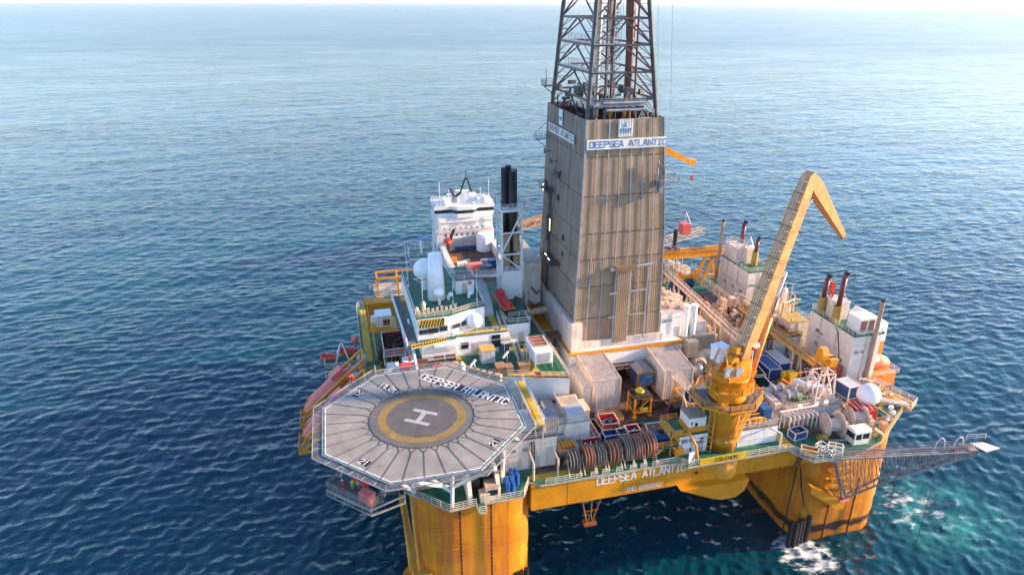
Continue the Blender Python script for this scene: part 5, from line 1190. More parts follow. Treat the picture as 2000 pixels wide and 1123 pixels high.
m = M().stairs((CX+.4,CY-3.0,24.6),(CX+3.4,CY-2.4,31.4),.7,n=24).stairs((CX-2.6,CY-2.6,24.6),(CX+.4,CY-3.0,24.6001+.9),.7,n=8).ring((CX,CY,24.4),'z',2.5,3.1,.12,24)
for k in range(8): m.bar((CX-3.3,CY-.8,22+k),(CX-2.9,CY-1.6,22+k),.12)
m.bar((CX-3.3,CY-.8,22),(CX-3.3,CY-.8,31),.14).bar((CX-2.9,CY-1.6,22),(CX-2.9,CY-1.6,31),.14).build('pedestal_ladder', yrail, cr)
sl_ = R(14); sx = Vector((math.cos(sl_), math.sin(sl_), 0)); sy = Vector((-math.sin(sl_), math.cos(sl_), 0))
def cp(a, z, b=0): return Vector((CX, CY, 0)) + sx*a + sy*b + Vector((0,0,z))
m = M()
for b_ in (-1.5, 1.5): m.add([cp(-1.6,35.9,b_-.2),cp(2.6,35.9,b_-.2),cp(2.4,38.8,b_-.2),cp(-.4,38.6,b_-.2),cp(-1.6,35.9,b_+.2),cp(2.6,35.9,b_+.2),cp(2.4,38.8,b_+.2),cp(-.4,38.6,b_+.2)],[(0,1,2,3),(7,6,5,4),(0,4,5,1),(1,5,6,2),(2,6,7,3),(3,7,4,0)])
m.build('boom_bracket', ycr, cr)
foot, knee, tip = cp(1.4,37.2), cp(10.9,67.2), cp(21.6,56.2)
bm_ = M(); box_beam(bm_, foot, foot.lerp(knee,.12), 1.9, 2.4, 1.3, 2.2, sy); box_beam(bm_, foot.lerp(knee,.12), foot.lerp(knee,.9), 2.4, 2.0, 2.2, 1.9, sy); box_beam(bm_, foot.lerp(knee,.9), knee+(knee-foot).normalized()*.4, 2.0, 1.6, 1.9, 1.5, sy)
fad = mat('faded_boom', (.62,.31,.12), .45, rust=.6, var=.16, rustcol=(.40,.2,.09))
bm = bm_.build('main_boom', fad, cr)
m = M()
for i in range(1, 12):
    p = foot.lerp(knee, i/12); d = (knee-foot).normalized(); up = sy.cross(d); m.bar(p+sy*1.4+up*1.25, p-sy*1.4+up*1.25, .1); m.bar(p+sy*1.4-up*1.25, p-sy*1.4-up*1.25, .1)
    if i % 2 == 0 or True: m.bar(p-sy*1.45-up*.9, p-sy*1.45+up*.9,.05)
m.build('stiffener', mat('stiffener_brown',(.24,.14,.09),.5), bm)
m = M(); d = (knee-foot).normalized(); up = -(sy.cross(d)) if (sy.cross(d)).x > 0 else sy.cross(d)
for b_ in (-.25, .15): m.tube(foot+up*1.25+sy*b_, knee+up*1.2+sy*b_, .07, 6)
for i in range(20): p = foot.lerp(knee,(i+.5)/20); m.bar(p+up*1.2-sy*1.0, p+up*2.0-sy*1.0, .05)
m.build('hydraulic_line', wrail, bm)
jm = M(); kd = (tip-knee).normalized(); box_beam(jm, knee-kd*.6, knee+kd*2.0, 1.5, 1.9, 1.5, 2.2, sy); box_beam(jm, knee+kd*2.0, tip-kd*1.5, 1.9, 1.1, 2.2, .9, sy); box_beam(jm, tip-kd*1.5, tip, 1.1, .9, .9, .8, sy)
jb = jm.build('jib', fad, cr)
m = M(); 
for b_ in (-.5,.5): m.ring(tip+sy*b_*.3+kd*.2, 'y', .1, .5, .12, 14)
m.cb(tip+kd*.6,(1.0,.9,.3)).build('sheave', stl, jb)
m = M().tube(cp(3.2,33.2,-1.1), cp(6.2,45.0,-.9), .42, 12); m.tube(cp(3.2,33.2,1.1), cp(6.2,45.0,.9), .42, 12).build('lift_cylinder', mat('cyl_orange',(.78,.3,.05),.4), cr, smooth=True)
M().tube(cp(6.2,45.0,-.9), cp(8.1,52.5,-.9), .26, 12).tube(cp(6.2,45.0,.9), cp(8.1,52.5,.9), .26, 12).build('cylinder_rod', mat('chrome',(.6,.62,.64),.2,metal=.8), cr, smooth=True)
M().tube(cp(8.9,58.2), cp(10.9,62.0), .34, 12).build('knuckle_cylinder', mat('cyl_orange',(.78,.3,.05)), cr); M().tube(cp(10.9,62.0), cp(13.6,64.6), .2, 12).build('cylinder_rod', mat('chrome',(.6,.62,.64)), cr)
m = M().path([tip+kd*.3, tip+Vector((0,0,-8.4))],.045,5).path([tip+kd*.6, tip+Vector((.25,0,-8.4))],.045,5); m.build('hoist_wire', stl, cr)
M().cb(tip+Vector((.1,0,-9.3)),(.7,.5,1.8)).ring(tip+Vector((.1,0,-10.7)),'y',.25,.5,.2,12).build('hook_block', red, cr)
# crane house: cab, grey boxes, winches, wind cone
M().cb(cp(-1.0,39.0,1.9),(2.2,2.0,2.2),sl_).cb(cp(-1.0,40.3,1.9),(2.4,2.2,.4),sl_).build('operator_cab', whi, cr)
M().cb(cp(-.6,37.3,-2.2),(1.5,.35,1.6),sl_).cb(cp(-2.6,37.7,-1.8),(1.5,.35,1.6),sl_).build('control_box', mat('bluish_grey',(.22,.26,.32),.5), cr)
m = M().tube(cp(-.2,38.5,-.9), cp(-.2,38.5,.9), .8, 14).ring(cp(-.2,38.5,1.0),'y',.2,1.0,.12,16).cb(cp(.3,40.3),(1,1.6,1.2),sl_); m.build('hoist_winch', mat('crane_orange',(.8,.36,.02)), cr)
m = M(); pr = [tuple(cp(a,36.0,b)) for a,b in ((-3.2,-2.6),(2.8,-2.8),(3.2,2.6),(-3.2,2.6),(-3.2,-2.6))]; m.rail(pr, t=.09); m.bar(cp(-2.6,36,2.4),cp(-2.2,40.6,1.0),.18).bar(cp(-2.6,36,-2.4),cp(-2.2,40.6,-.4),.18).bar(cp(-2.2,40.6,1.0),cp(-2.2,40.6,-.4),.18); m.build('house_rail', ycr, cr)
m = M().tube(cp(1.8,36.2,-2.4), cp(1.6,41.0,-2.4), .08, 6); m.build('lamp_pole', wpt, cr)
m = M(); a = cp(1.6,41.0,-2.4); m.add([a, a+Vector((0,0,.9)), a+Vector((1.1,.2,1.0)), a+Vector((1.3,.2,.3)), a+Vector((.02,.04,0)), a+Vector((.02,.04,.9)), a+Vector((1.1,.24,1.0)), a+Vector((1.3,.24,.3))],[(0,1,2,3),(7,6,5,4),(0,3,7,4),(3,2,6,7)]); m.build('windsock_tail', wpt, cr)
M().cb(a+Vector((0,0,.2)),(.5,.3,.5)).build('windsock_mouth', red, cr)
# gangway to the crane, with frame
t = T('crane_gangway','beige railed gangway with triangular struts leading to the crane platform','gangway',(54.8,7,D))
m = M().bar((55.4,15.2,28.8),(54.4,1.6,30.6),1.0,.15).rail([(54.9,15.2,28.9),(53.9,1.6,30.7)],t=.09).rail([(55.9,15.2,28.9),(54.9,1.6,30.7)],t=.09).bar((54,4.4,30.2),(54.2,6.0,D+3.9),.22).bar((54,6.6,30),(54.2,6,D+3.9),.2).bar((54,9.4,29.6),(54.2,6.2,D+3.9),.2).bar((55.4,11,29.2),(55.2,10.4,D),.24).bar((55.4,15.2,28.6),(55.4,15.2,D),.24)
m.build('gangway_frame', crm, t)
m = M()
for x in (55.6,58.6):
    for y in (9.2,14.6): m.bar((x,y,D),(x,y,26.4),.32)
m.bar((55.6,9.2,26.4),(58.6,9.2,26.4),.3).bar((55.6,14.6,26.4),(58.6,14.6,26.4),.3).bar((55.6,9.2,26.4),(55.6,14.6,26.4),.3).bar((55.6,9.2,24),(55.6,14.6,24),.22).box(55.5,58.6,14.5,14.7,D,24); solo(m,'yellow_rack',ycr,'yellow steel rack on the deck between striped shelter and crane gangway','rack')
t = container((60.2,14.0,D+1.5),(2.2,4.2,3.0),R(90),navy,'navy_container','navy blue container behind the crane gangway','container',None,'closed',wrail)
# white pump houses either side of the pedestal
h1 = house('pump_house','white pump house left of the crane pedestal, with pipes on its front','house',50.1,55.2,1.6,6.2,D,25.8,whi,grn,rails=None)
M().path([(54,1.5,25),(54.2,1.4,24.4),(53.2,1.4,24.2)],.07).path([(52.3,1.5,24),(54.9,1.45,24.1)],.05).cb((52.2,1.5,22.9),(.2,.1,.5)).cb((54.2,1.5,24.8),(.8,.1,.2)).build('wall_pipe', rdb, h1)
M().rail([(48.6,1.8,25.8),(48.6,6.4,25.8),(52,6.6,25.8)],t=.09).rail([(48.6,1.8,25.8),(51.8,1.8,25.8)],t=.09).bar((48.7,1.9,D),(48.7,1.9,25.8),.25).box(48.4,50.1,1.7,6.4,25.6,25.78).build('side_platform', yrail, h1)
t = T('yellow_based_cabin','small white cabin with yellow base on the pump house left of crane','cabin',(53.3,3.6,25.8))
M().box(51.7,55.0,2.0,5.4,25.85,26.9).build('base', ycr, t); M().box(51.8,54.9,2.1,5.3,26.9,28.6).build('wall', whi, t); M().box(51.7,55.0,2.0,5.4,28.6,28.7).build('roof', mat('dirty_roof',(.33,.27,.21),.7,rust=.5), t); M().box(52.2,52.4,2.05,2.1,27.3,27.9).box(52.9,53.4,2.05,2.1,26.95,27.6).build('window', gls, t)
h2 = house('pump_house','long white pump house right of the crane pedestal, with gear on top','house',60.8,68.3,1.2,5.2,D,25.4,whi,gry,rails=('b',))
M().path([(63,1.1,24.6),(62.4,1.05,24.2),(64.6,1.05,24.5)],.06).path([(66.5,1.1,25.2),(66.5,.6,25.3),(68.0,-.4,24.6),(68.0,-.4,D)],.17).path([(61.2,1.05,23.3),(68,1.05,23.4)],.04).build('wall_pipe', wrail, h2)
m = M(); rr = random.Random(5)
for i in range(12): m.cb((61.4+i*.45,rr.uniform(2,4.6),25.8),(rr.uniform(.3,.8),rr.uniform(.3,1),rr.uniform(.4,1.1)))
m.tube((61.5,2.4,26.4),(66,2.6,26.3),.14).tube((61.5,3.4,26.7),(66,3.4,26.6),.1).build('roof_gear', yrail, h2)
solo(M().box(66.6,68.2,3.2,5.1,25.45,27.2).box(66.5,68.3,3.1,5.2,27.2,27.3),'blue_tote',blu,'blue tote tank on the right end of the long white pump house','tank')
# ================================================================== right front deck
m = M(); 
for i in range(7):
    x = 71.2+i*.9; m.path([(x,4.4,D),(x,4.4,D+2.9),(x+.15,4.1,D+3.2),(x+.6,2.8,D+3.2),(x+.6,2.6,D+2.9),(x+.6,2.6,D+.6)],.13,7)
m.path([(71.0,4.6,D+3.3),(78.4,4.6,D+3.5)],.2,8)
solo(m,'pipe_manifold',mat('pink_white',(.72,.6,.54),.5,rust=.4),'row of arched white pipes between the long pump house and large reel','manifold')
m = M(); rr = random.Random(8)
for i in range(16): m.cb((rr.uniform(72,77),rr.uniform(.8,3.6),D+rr.uniform(.3,.9)),(rr.uniform(.3,.9),rr.uniform(.3,.9),rr.uniform(.5,1.5)),rr.random())
solo(m,'valve_skid',mat('brown_gear',(.2,.11,.08),.6,rust=.5),'low cluster of brown valves under the arched white pipes','valves')
container((72.6,1.3,D),(2.6,1.7,1.5),R(8),blu,'deck_skip','small blue skip below the arched white pipes at the deck edge','skip','small skips at the right front deck edge','open')
container((71.6,-3.4,D),(2.6,1.2,1.1),R(-38),ycr,'deck_skip','small yellow skip on the angled walkway by the deck edge','skip','small skips at the right front deck edge','open')
def cage(x, y, z, w_, d_, h, rz, label):
    m = M(); c, s_ = math.cos(rz), math.sin(rz); P = lambda a,b,q: (x+a*c-b*s_, y+a*s_+b*c, z+q)
    for q in (0, h/2, h):
        pts = [P(-w_/2,-d_/2,q),P(w_/2,-d_/2,q),P(w_/2,d_/2,q),P(-w_/2,d_/2,q)]
        for i in range(4): m.bar(pts[i],pts[(i+1)%4],.12)
    for a in (-w_/2,0,w_/2):
        for b in (-d_/2,d_/2): m.bar(P(a,b,0),P(a,b,h),.1)
    return solo(m,'white_cage',wpt,label,'cage','white pipe cages on the angled walkway')
cage(73.8,-3.4,D+.1,1.5,1.2,1.5,.3,'white square cage right of the yellow skip'); cage(75.8,-4.4,D+.1,2.2,1.0,1.7,-.6,'larger tilted white cage at the foot of the flare boom')
m = M().tube((75.4,-.4,D+.5),(76.9,-.8,D+.6),.7,12).cb((77.0,-2.2,D+.3),(2.0,1.4,.3),.5); solo(m,'round_buoy',mat('black_yellow',(.35,.27,.03),.5,var=.6,lo=(.02,.02,.02)),'black and yellow drum lying before the large pale reel','drum')
def big_reel(x, y, r, rz, label):
    t = T('cable_reel', label, 'reel', (x,y,D), 'two giant pale cable reels', rz)
    for s_ in (-1.3, 1.3):
        m = M().ring((s_,0,r+.15),'x',.3,r,.16,32); o = m.build('flange', mat('reel_beige',(.46,.38,.32),.55,rust=.4), t, local=True); m = M()
        for k in range(8): m.bar((s_-.12 if s_<0 else s_+.12,0,r+.15),((s_-.12 if s_<0 else s_+.12),r*.95*math.cos(k*.785),r+.15+r*.95*math.sin(k*.785)),.1)
        m.ring((s_-.1 if s_<0 else s_+.1,0,r+.15),'x',r*.62,r*.7,.08,28); m.build('rib', wrail, o, local=True)
    M().ring((0,0,r+.15),'x',.3,r*.55,2.4,24).build('drum', mat('cable_beige',(.5,.42,.34),.6,rust=.4), t, local=True)
    M().cb((2.2,0,1.0),(1.4,2.0,2.0)).bar((-1.6,-1.6,.1),(2.6,-1.6,.1),.3).bar((-1.6,1.6,.1),(2.6,1.6,.1),.3).tube((1.3,0,r+.15),(2.6,0,r+.15),.5,12).build('stand', crm, t, local=True)
big_reel(78.6,.3,2.1,R(-12),'nearer giant cable reel, its pale ribbed disc facing the crane')
big_reel(84.2,1.2,2.0,R(-12),'farther giant cable reel behind the white operator cab')
t = T('operator_cab','white operator cabin with dark windows and rounded roof at the deck edge','cabin',(81.6,-2.5,D))
M().box(80.2,83.2,-3.5,-1.3,D+.2,D+1.2).build('wall', wpt, t); M().box(80.25,83.15,-3.45,-1.35,D+1.2,D+2.4).build('window_band', gls, t)
m = M()
for x in (80.25,81.6,83.15):
    for y in (-3.45,-1.35): m.bar((x,y,D+1.1),(x,y,D+2.5),.16)
m.build('mullion', wpt, t); M().prismyz([(-3.6,D+2.4),(-3.6,D+2.75),(-3.0,D+3.1),(-1.8,D+3.1),(-1.2,D+2.75),(-1.2,D+2.4)],80.1,83.3).build('roof', wpt, t)
t = container((86.8,3.0,D),(4.0,2.6,3.2),R(82),red,'red_container','bright red container with white edge rails beside the farther reel','container')
m = M()
for k in range(5): m.bar((85.3+k*.0,1.2+k*.9,D+3.3),(88.3,1.2+k*.9,D+3.3),.1)
m.build('roof_rack', wrail, t)
m = M().path([(85,-1.6,D),(85.4,-1.8,D+1.6),(87,-2.4,D+.4)],.35,8).rail([(84,-2.9,D),(88,-1.8,D)],nr=2).cb((88.6,-.6,D+.8),(1,1,1.6)).cb((86,-1.0,D+.5),(1.6,.8,1)); solo(m,'orange_gear',mat('orange_beige',(.6,.35,.18),.5,rust=.6),'orange and beige winch gear at the deck edge by the flare boom','winch')
t = T('lamp_cluster','post with round white lamps at the far right deck corner','lamp',(90.5,.6,D)); M().tube((90.5,.6,D),(90.5,.6,D+3.4),.12).bar((90.5,.6,D+2),(91.2,.6,D+2.4),.1).build('post', crm, t); M().ball((90.5,.6,D+3.7),.42,14,8).ball((91.3,.6,D+2.5),.42,14,8).ball((90.2,.4,D+1.4),.3,12,8).build('lamp_globe', rad, t)
radome(88.7,4.2,D,2.0,2.7,'large white radome ball on a post at the right deck corner')
# machinery deckhouse with winches
mh = house('winch_house','low white deckhouse with winches and green gear on its roof, right of crane','house',72.8,84.4,5.6,12.8,D,24.5,whi,tan,rails=('b','r'),h=1.0)
m = M()
for x, y in ((73.8,11.2),(75.2,9.0)):
    m.ring((x,y,25.6),'x',.3,1.1,.2,16).ring((x+1.7,y,25.6),'x',.3,1.1,.2,16).tube((x,y,25.6),(x+1.7,y,25.6),.7,14).cb((x-.9,y,25.2),(1.1,1.2,1.3))
m.build('winch', mat('greyish_cream',(.5,.46,.42),.5,rust=.4), mh)
m = M(); rr = random.Random(3)
for i in range(22):
    x, y = rr.uniform(77,84), rr.uniform(6,12.4)
    if i % 3: m.cb((x,y,24.5+.4),(rr.uniform(.4,1.4),rr.uniform(.4,1.2),rr.uniform(.5,1.2)))
    else: m.tube((x,y,24.8),(x+rr.uniform(-1.5,1.5),y+rr.uniform(-1,1),25+rr.uniform(0,.6)),.25)
m.build('roof_gear', wrail, mh)
M().tube((76.8,9.8,25.1),(79.2,10,25.1),.5,12).cb((77.8,8,24.9),(2.2,.9,.8)).build('green_gear', mat('mid_green',(.1,.3,.15),.5,rust=.3), mh)
M().path([(79,11.6,24.6),(79,11.6,26.6),(79.2,9,26.8),(82,8.4,26.6),(82,8.4,25)],.45,8).build('white_duct', whi, mh)
M().cb((76,5.9,25.0),(.6,.3,.3)).cb((79.4,5.9,25.0),(.6,.3,.3)).cb((81.4,5.9,25.0),(.6,.3,.3)).build('deck_lamp', lamp, mh)
M().cb((72.0,9,23.8),(1.4,4.8,3.6)).build('side_module', crm, mh)
# white X braced tower with orange hopper
t = T('hopper_tower','white X braced lattice tower carrying orange hoppers','tower',(80.8,7.6,24.5))
m = M(); B4 = [(78.9,5.9),(82.9,5.9),(82.9,9.2),(78.9,9.2)]; T4 = [(79.4,6.4),(82.6,6.4),(82.6,8.8),(79.4,8.8)]
for i in range(4):
    j = (i+1)%4; a, b, c, d = (*B4[i],24.6), (*B4[j],24.6), (*T4[i],30.4), (*T4[j],30.4); m.bar(a,c,.28).bar(a,d,.2).bar(b,c,.2).bar(c,d,.22)
m.build('lattice', mat('pink_white'  ,(.66,.54,.48),.5,rust=.4), t); m = M()
for i in range(4): m.bar((*T4[i],30.4),(81+(T4[i][0]-81)*.55,7.6+(T4[i][1]-7.6)*.55,33.0),.22)
m.build('upper_leg', ycr, t)
M().prismyz([(6.9,32.8),(8.6,32.8),(8.8,34.2),(8.2,35.3),(7.2,35.3),(6.7,34.2)],79.6,80.8).prismyz([(6.4,31.8),(8.2,31.8),(8.4,33.4),(6.2,33.4)],81.0,82.6).build('hopper', mat('hopper_orange',(.75,.3,.02),.35), t)
M().cb((80.2,7.4,34.6),(.9,1.0,.1)).cb((81.9,7.2,33.45),(1.2,.5,.1)).build('hopper_slot', drk, t)
GR = 'containers on the right working deck'
container((79.8,21.6,D),(5.6,2.6,2.9),R(88),blu,'blue_container','blue container by the low white wall, left one of the pair','container',GR,'closed',blu)
container((83.2,23.2,D),(5.6,2.6,2.9),R(88),blu,'blue_container','blue container with pale roof, right one of the pair by the wall','container',GR,'closed',mat('pale_grey',(.5,.53,.56)))
container((90.6,11.2,D),(3.0,3.4,2.7),R(6),blu,'blue_container','blue container with glazed roof behind the large radome','container',GR,'closed',mat('pale_grey',(.5,.53,.56)))
container((86.4,16.6,D),(3.6,2.3,2.2),R(60),blu,'blue_container','low blue container behind the white X braced tower','container',GR,'closed',navy)
GG = 'dark green open bins in a row'
container((72.0,10.2,D),(4.0,4.2,3.0),R(82),grd,'open_bin','dark green open bin nearest the crane pedestal','bin',GG,'open')
container((73.4,14.9,D),(4.0,4.2,3.0),R(82),grd,'open_bin','dark green open bin in the middle of the row','bin',GG,'open')
container((74.6,19.4,D),(3.8,4.2,3.0),R(82),grd,'open_bin','dark green open bin farthest from the pedestal, by the blue containers','bin',GG,'open')
m = M().cb((82.0,17,D+.5),(4.0,2.6,.5)).tube((80.2,17,D),(80.2,17,D+3.4),.3).tube((84,17,D),(84,17,D+3.0),.3).cb((82,17,D+1.8),(1.6,1.6,2.4)).bar((80.2,17,D+2.2),(84,17,D+2.2),.35).rail([(80,15.7,D+.7),(84,15.7,D+.7)],h=.8); solo(m,'yellow_skid',mat('bright_yellow',(.75,.5,.02)),'bright yellow pump skid with two upright posts beside the blue containers','skid')
m = M().bar((78.4,14.6,D),(78.4,14.6,D+3.2),.4).bar((78.4,14.6,D+3.0),(80.6,9.6,D+2.2),.35).bar((78.4,14.6,D+1.6),(80.6,9.6,D+1.2),.25).bar((80.6,9.6,D),(80.6,9.6,D+2.4),.3); solo(m,'orange_gate',org,'orange red post and sloping beam between green bins and yellow skid','gate')
m = rectrail(M(),80.6,85.4,13.2,15.4,D+1.2,t=.09).box(80.6,85.4,13.2,15.4,D+1,D+1.2); t = solo(m,'railed_stage',wrail,'small white railed stage in front of the yellow skid','platform')
m = M().path([(80.8,15.4,D+1.2),(80.8,15.4,D+3.4),(81.1,15.4,D+3.6),(85.1,15.4,D+3.6),(85.3,15.4,D+3.4),(85.3,15.4,D+1.2)],.1); solo(m,'orange_hoop',org,'orange hoop rail behind the small white railed stage','rail')
solo(M().cb((90.8,17.3,D+1.6),(3.4,3.0,3.2),.1).cb((90.8,17.3,D+3.25),(3.5,3.1,.1),.1),'red_box',mat('faded_red',(.5,.07,.06),.5,rust=.4),'faded red box container by the foot of the tall white stack house','box')
m = M().cb((87.6,20.6,D+.6),(3.4,2.4,1.2),.4).tube((86.4,20,D+1.4),(88.6,21,D+1.4),.4); solo(m,'hose_heap',mat('brown_gear',(.2,.11,.08)),'brown heap of covered gear in front of the tall stack house','gear')
t = T('edge_deck','triangular yellow edged deck sticking out over the sea behind the radome','platform',(97,8,21.6))
M().prism([(91.5,8.6),(98.3,3.6),(101.2,5.2),(98.6,15),(95.5,15)],21.72,22.14).build('deck_plate', mat('orange_deck',(.45,.26,.08),.6,rust=.5), t)
M().rail([(93.2,7.2,22.14),(98.3,3.6,22.14),(101.2,5.2,22.14),(98.6,15,22.14)],t=.09).bar((94,7.6,22.5),(98.6,4.6,22.5),1.3,.5).build('guard_rail', wrail, t)

# ================================================================== stack houses with exhausts
def stack_house(x0, x1, y0, y1, z1, label, ex):
    t = house('stack_house',label,'house',x0,x1,y0,y1,D,z1,mat('warm_white',(.7,.64,.58),.5,rust=.4,var=.06,rustcol=(.5,.35,.2)),grn,rails=(),group='tall white stack houses on the right side')
    for x, y, h, r in ex:
        M().tube((x,y,z1),(x,y,z1+3.6),r*1.5,14).build('exhaust_base', mat('olive_lagging',(.35,.25,.06),.5,rust=.5), t)
        m = M().tube((x,y,z1+3.6),(x+.15,y,z1+h),r*.9,14).tube((x+.15,y,z1+h-.05),(x+.3,y-.1,z1+h+.6),r*.92,14); m.build('exhaust_stack', mar, t, smooth=True)
        M().tube((x+.3,y-.1,z1+h+.6),(x+.55,y-.12,z1+h+1.1),r*1.04,14).build('exhaust_tip', blk, t)
    return t
A = stack_house(93.2,99.4,15.0,28.2,32.2,'tall white rust streaked stack house beside the red box, nearest the radome',[(94.2,26.4,7.4,.55),(94.0,21.6,9.8,.55)])
M().box(94.6,97.2,22.2,26,32.2,36).box(94.5,97.3,22.1,26.1,36,36.1).build('filter_house', whr, A); m = M()
M().path([(94.4,22,35.8),(95.6,23.5,38.2),(96,25,36)],.12).path([(95.6,23.5,38.2),(97,22.4,36)],.12).build('lifting_frame', crm, A)
u = M().box(94.6,98.4,15.8,19.2,32.3,35.4).build('air_handler', whi, A); M().box(94.9,96.1,15.72,15.8,32.6,35.0).box(96.7,97.9,15.72,15.8,32.6,35.0).build('louvre', mat('brown_louvre',(.15,.09,.06),.6), u)
M().tube((97.6,14.6,D),(97.6,14.6,39.4),.42,12).build('vent_pipe', mat('greige',(.36,.27,.2),.5,rust=.4), A); M().tube((97.6,14.6,39.4),(97.6,14.6,39.9),.44,12).build('vent_cap', blk, A)
M().path([(93.1,20.5,31.8),(93.1,19.5,31.3),(93.1,18,27),(93.1,17.6,24)],.09).cb((93.1,24.6,28.6),(.1,2.2,.2)).cb((93.1,25,29.0),(.1,.8,.3)).build('wall_cable', drk, A)
Bx = stack_house(93.2,99.4,51.5,64.5,31.6,'tall white stack house standing behind the crane boom beside the gantry',[(97.2,62.4,8.4,.55),(97.0,55.6,6.4,.5)])
M().box(93.6,96.6,58.5,64,31.6,35.4).box(95.6,98.2,57.0,59.6,31.6,35.6).build('filter_house', whr, Bx); rectrail(M(),93.6,96.6,58.5,64,35.4).build('roof_rail', wrail, Bx)
m = M()
for a in range(6): m.bar((96.9+1.2*math.cos(a),58.3+1.2*math.sin(a),35.6),(96.9,58.3,38.2),.14)
m.build('lifting_frame', wpt, Bx)
M().tube((91.6,63.5,D),(92.0,63.5,41),.42,12).build('vent_pipe', mat('greige',(.36,.27,.2)), Bx); M().tube((92,63.5,41),(92,63.5,41.5),.44,12).build('vent_cap', blk, Bx)
t = T('boat_shelter','white gabled lifeboat shelter with orange lower wall behind the stack house','shelter',(103.5,22,22))
M().prismxz([(99.6,27),(99.6,31),(101.6,33.4),(106,31.2),(106.2,27)],20.5,25.5).build('hood', whi, t); M().box(103.4,106.2,20.6,25.4,22.6,27).build('orange_base', mat('safety_orange',(.8,.28,.05),.5), t)
M().cb((105.2,20.4,29.0),(.6,.05,.5)).build('small_mark', bpt, t)
t = boat('lifeboat','orange covered lifeboat hanging below the white gabled shelter','lifeboat',(100.6,19.0,23.8),(105.6,17.6,23.6),1.5,mat('salmon_orange',(.78,.36,.2),.45),flat=1)
M().box(100.4,105.4,15.2,17.4,20.4,22.6).box(100.3,105.5,15.1,17.5,19.8,20.4).build('boat_cradle', mat('safety_orange',(.8,.28,.05)), t); rectrail(M(),100.2,105.6,14.6,17.6,22.6,skip=('l',)).build('cradle_rail', wrail, t); M().ball((101.4,17,25.2),.7,14,8).build('white_ball', rad, t)

# ================================================================== middle right: modules, catwalks, gantry
t = house('tool_house','white house with dirty flat roof against the right side of the drilling tower','house',58.7,63.6,28.3,39.5,29.7,35.2,whi,mat('dirty_white_roof',(.55,.48,.42),.6,rust=.6),rails=('f','l','b'))
for x, lab in ((64.7,'white upright vent duct nearer the tower'),(66.4,'white upright vent duct next to the beige lattice')):
    m = M().tube((x,29.2,29),(x,29.2,35.4),.62,14).tube((x,29.2,35.4),(x,29.2,35.9),.75,14); solo(m,'vent_duct',whi,lab,'duct','pair of white upright vent ducts')
house('white_block','white windowless block behind the two upright vent ducts','block',64,70,30,36,D,31.2,whr,tan,rails=None)
t = T('louvred_housing','tan louvred housing on legs in front of the two vent ducts','housing',(65.8,25.2,26.6))
m = M().box(62.8,65.0,23.9,26.4,27,30.4); m.box(65.0,69.4,25.4,26.2,27.6,30.8); m.build('body', mat('louvre_tan',(.28,.25,.2),.6), t)
m = M()
for k in range(12): m.box(62.75,65.05,23.84,23.9,27.2+k*.26,27.3+k*.26).box(65.05,69.4,25.34,25.4,27.8+k*.24,27.9+k*.24)
m.build('louvre', mat('louvre_dark',(.2,.17,.13),.6), t)
m = M()
for x,y in ((62.9,24),(64.9,24),(62.9,26.3),(69.2,25.8)): m.bar((x,y,D),(x,y,27.2),.2)
m.build('leg', crm, t)
GT = 'grey pressure tanks beside the right shelter'
for x, y, z0, z1, r, lab in ((62.5,23.0,23.2,26.6,1.0,'upright grey tank nearest the shelter roof'),(64.3,22.0,23.2,26.4,1.1,'upright grey tank with domed top, second from the shelter')):
    solo(M().lathe((x,y,0),[(r*.5,z0),(r,z0+.5),(r,z1-.7),(r*.75,z1-.2),(.1,z1)],20),'pressure_tank',mat('tank_grey',(.38,.37,.36),.35,metal=.4,rust=.2),lab,'tank',GT,True)
for x, y, lab in ((66.0,24.4,'beige lying drum right of the grey tanks'),(68.0,26.0,'larger beige lying drum below the louvred housing')):
    solo(M().tube((x,y,24.6),(x+1.5,y+2.6,24.8),1.45,20).ring((x,y,24.6),'y',1.3,1.6,.2,20),'lying_drum',crm,lab,'tank',GT)
def clutter(seed, x0, x1, y0, y1, z, n, name, label, cat, mts, hmax=1.8, group=None):
    """a skid of boxes, pipes and vessels bolted together: frame, vessels, pipework"""
    rr = random.Random(seed); t = T(name, label, cat, ((x0+x1)/2,(y0+y1)/2,z), group)
    f = M(); f.box(x0,x1,y0,y0+.2,z,z+.25).box(x0,x1,y1-.2,y1,z,z+.25).box(x0,x0+.2,y0,y1,z,z+.25).box(x1-.2,x1,y0,y1,z,z+.25)
    for i in range(max(2,n//4)): x = rr.uniform(x0+.2,x1-.2); y = rr.uniform(y0+.2,y1-.2); f.bar((x,y,z),(x,y,z+hmax*1.1),.14)
    f.rail([(x0,y0,z+.1),(x1,y0,z+.1)],t=.08); f.build('frame', mts[0], t)
    v = M(); p = M()
    for i in range(n):
        x, y = rr.uniform(x0+.4,x1-.6), rr.uniform(y0+.4,y1-.6); h = rr.uniform(.3,hmax)
        k = rr.random()
        if k < .4: v.cb((x,y,z+h/2),(rr.uniform(.4,1.6),rr.uniform(.4,1.6),h),rr.choice((0,0,.2)))
        elif k < .6: v.tube((x,y,z+.1),(x,y,z+h),rr.uniform(.25,.6),10)
        else:
            pts = [Vector((x,y,z+h))]
            for q in range(3):
                a = rr.choice((0,1,2)); d = Vector((0,0,0)); d[a] = rr.uniform(-3,3) if a < 2 else -rr.uniform(.2,h)
                nx = pts[-1]+d; nx.x = min(max(nx.x,x0),x1); nx.y = min(max(nx.y,y0),y1); nx.z = max(nx.z,z+.1); pts.append(nx)
            p.path(pts, rr.uniform(.07,.2), 6)
    if v.v: v.build('vessel', mts[1], t)
    if p.v: p.build('pipework', mts[2], t)
    return t
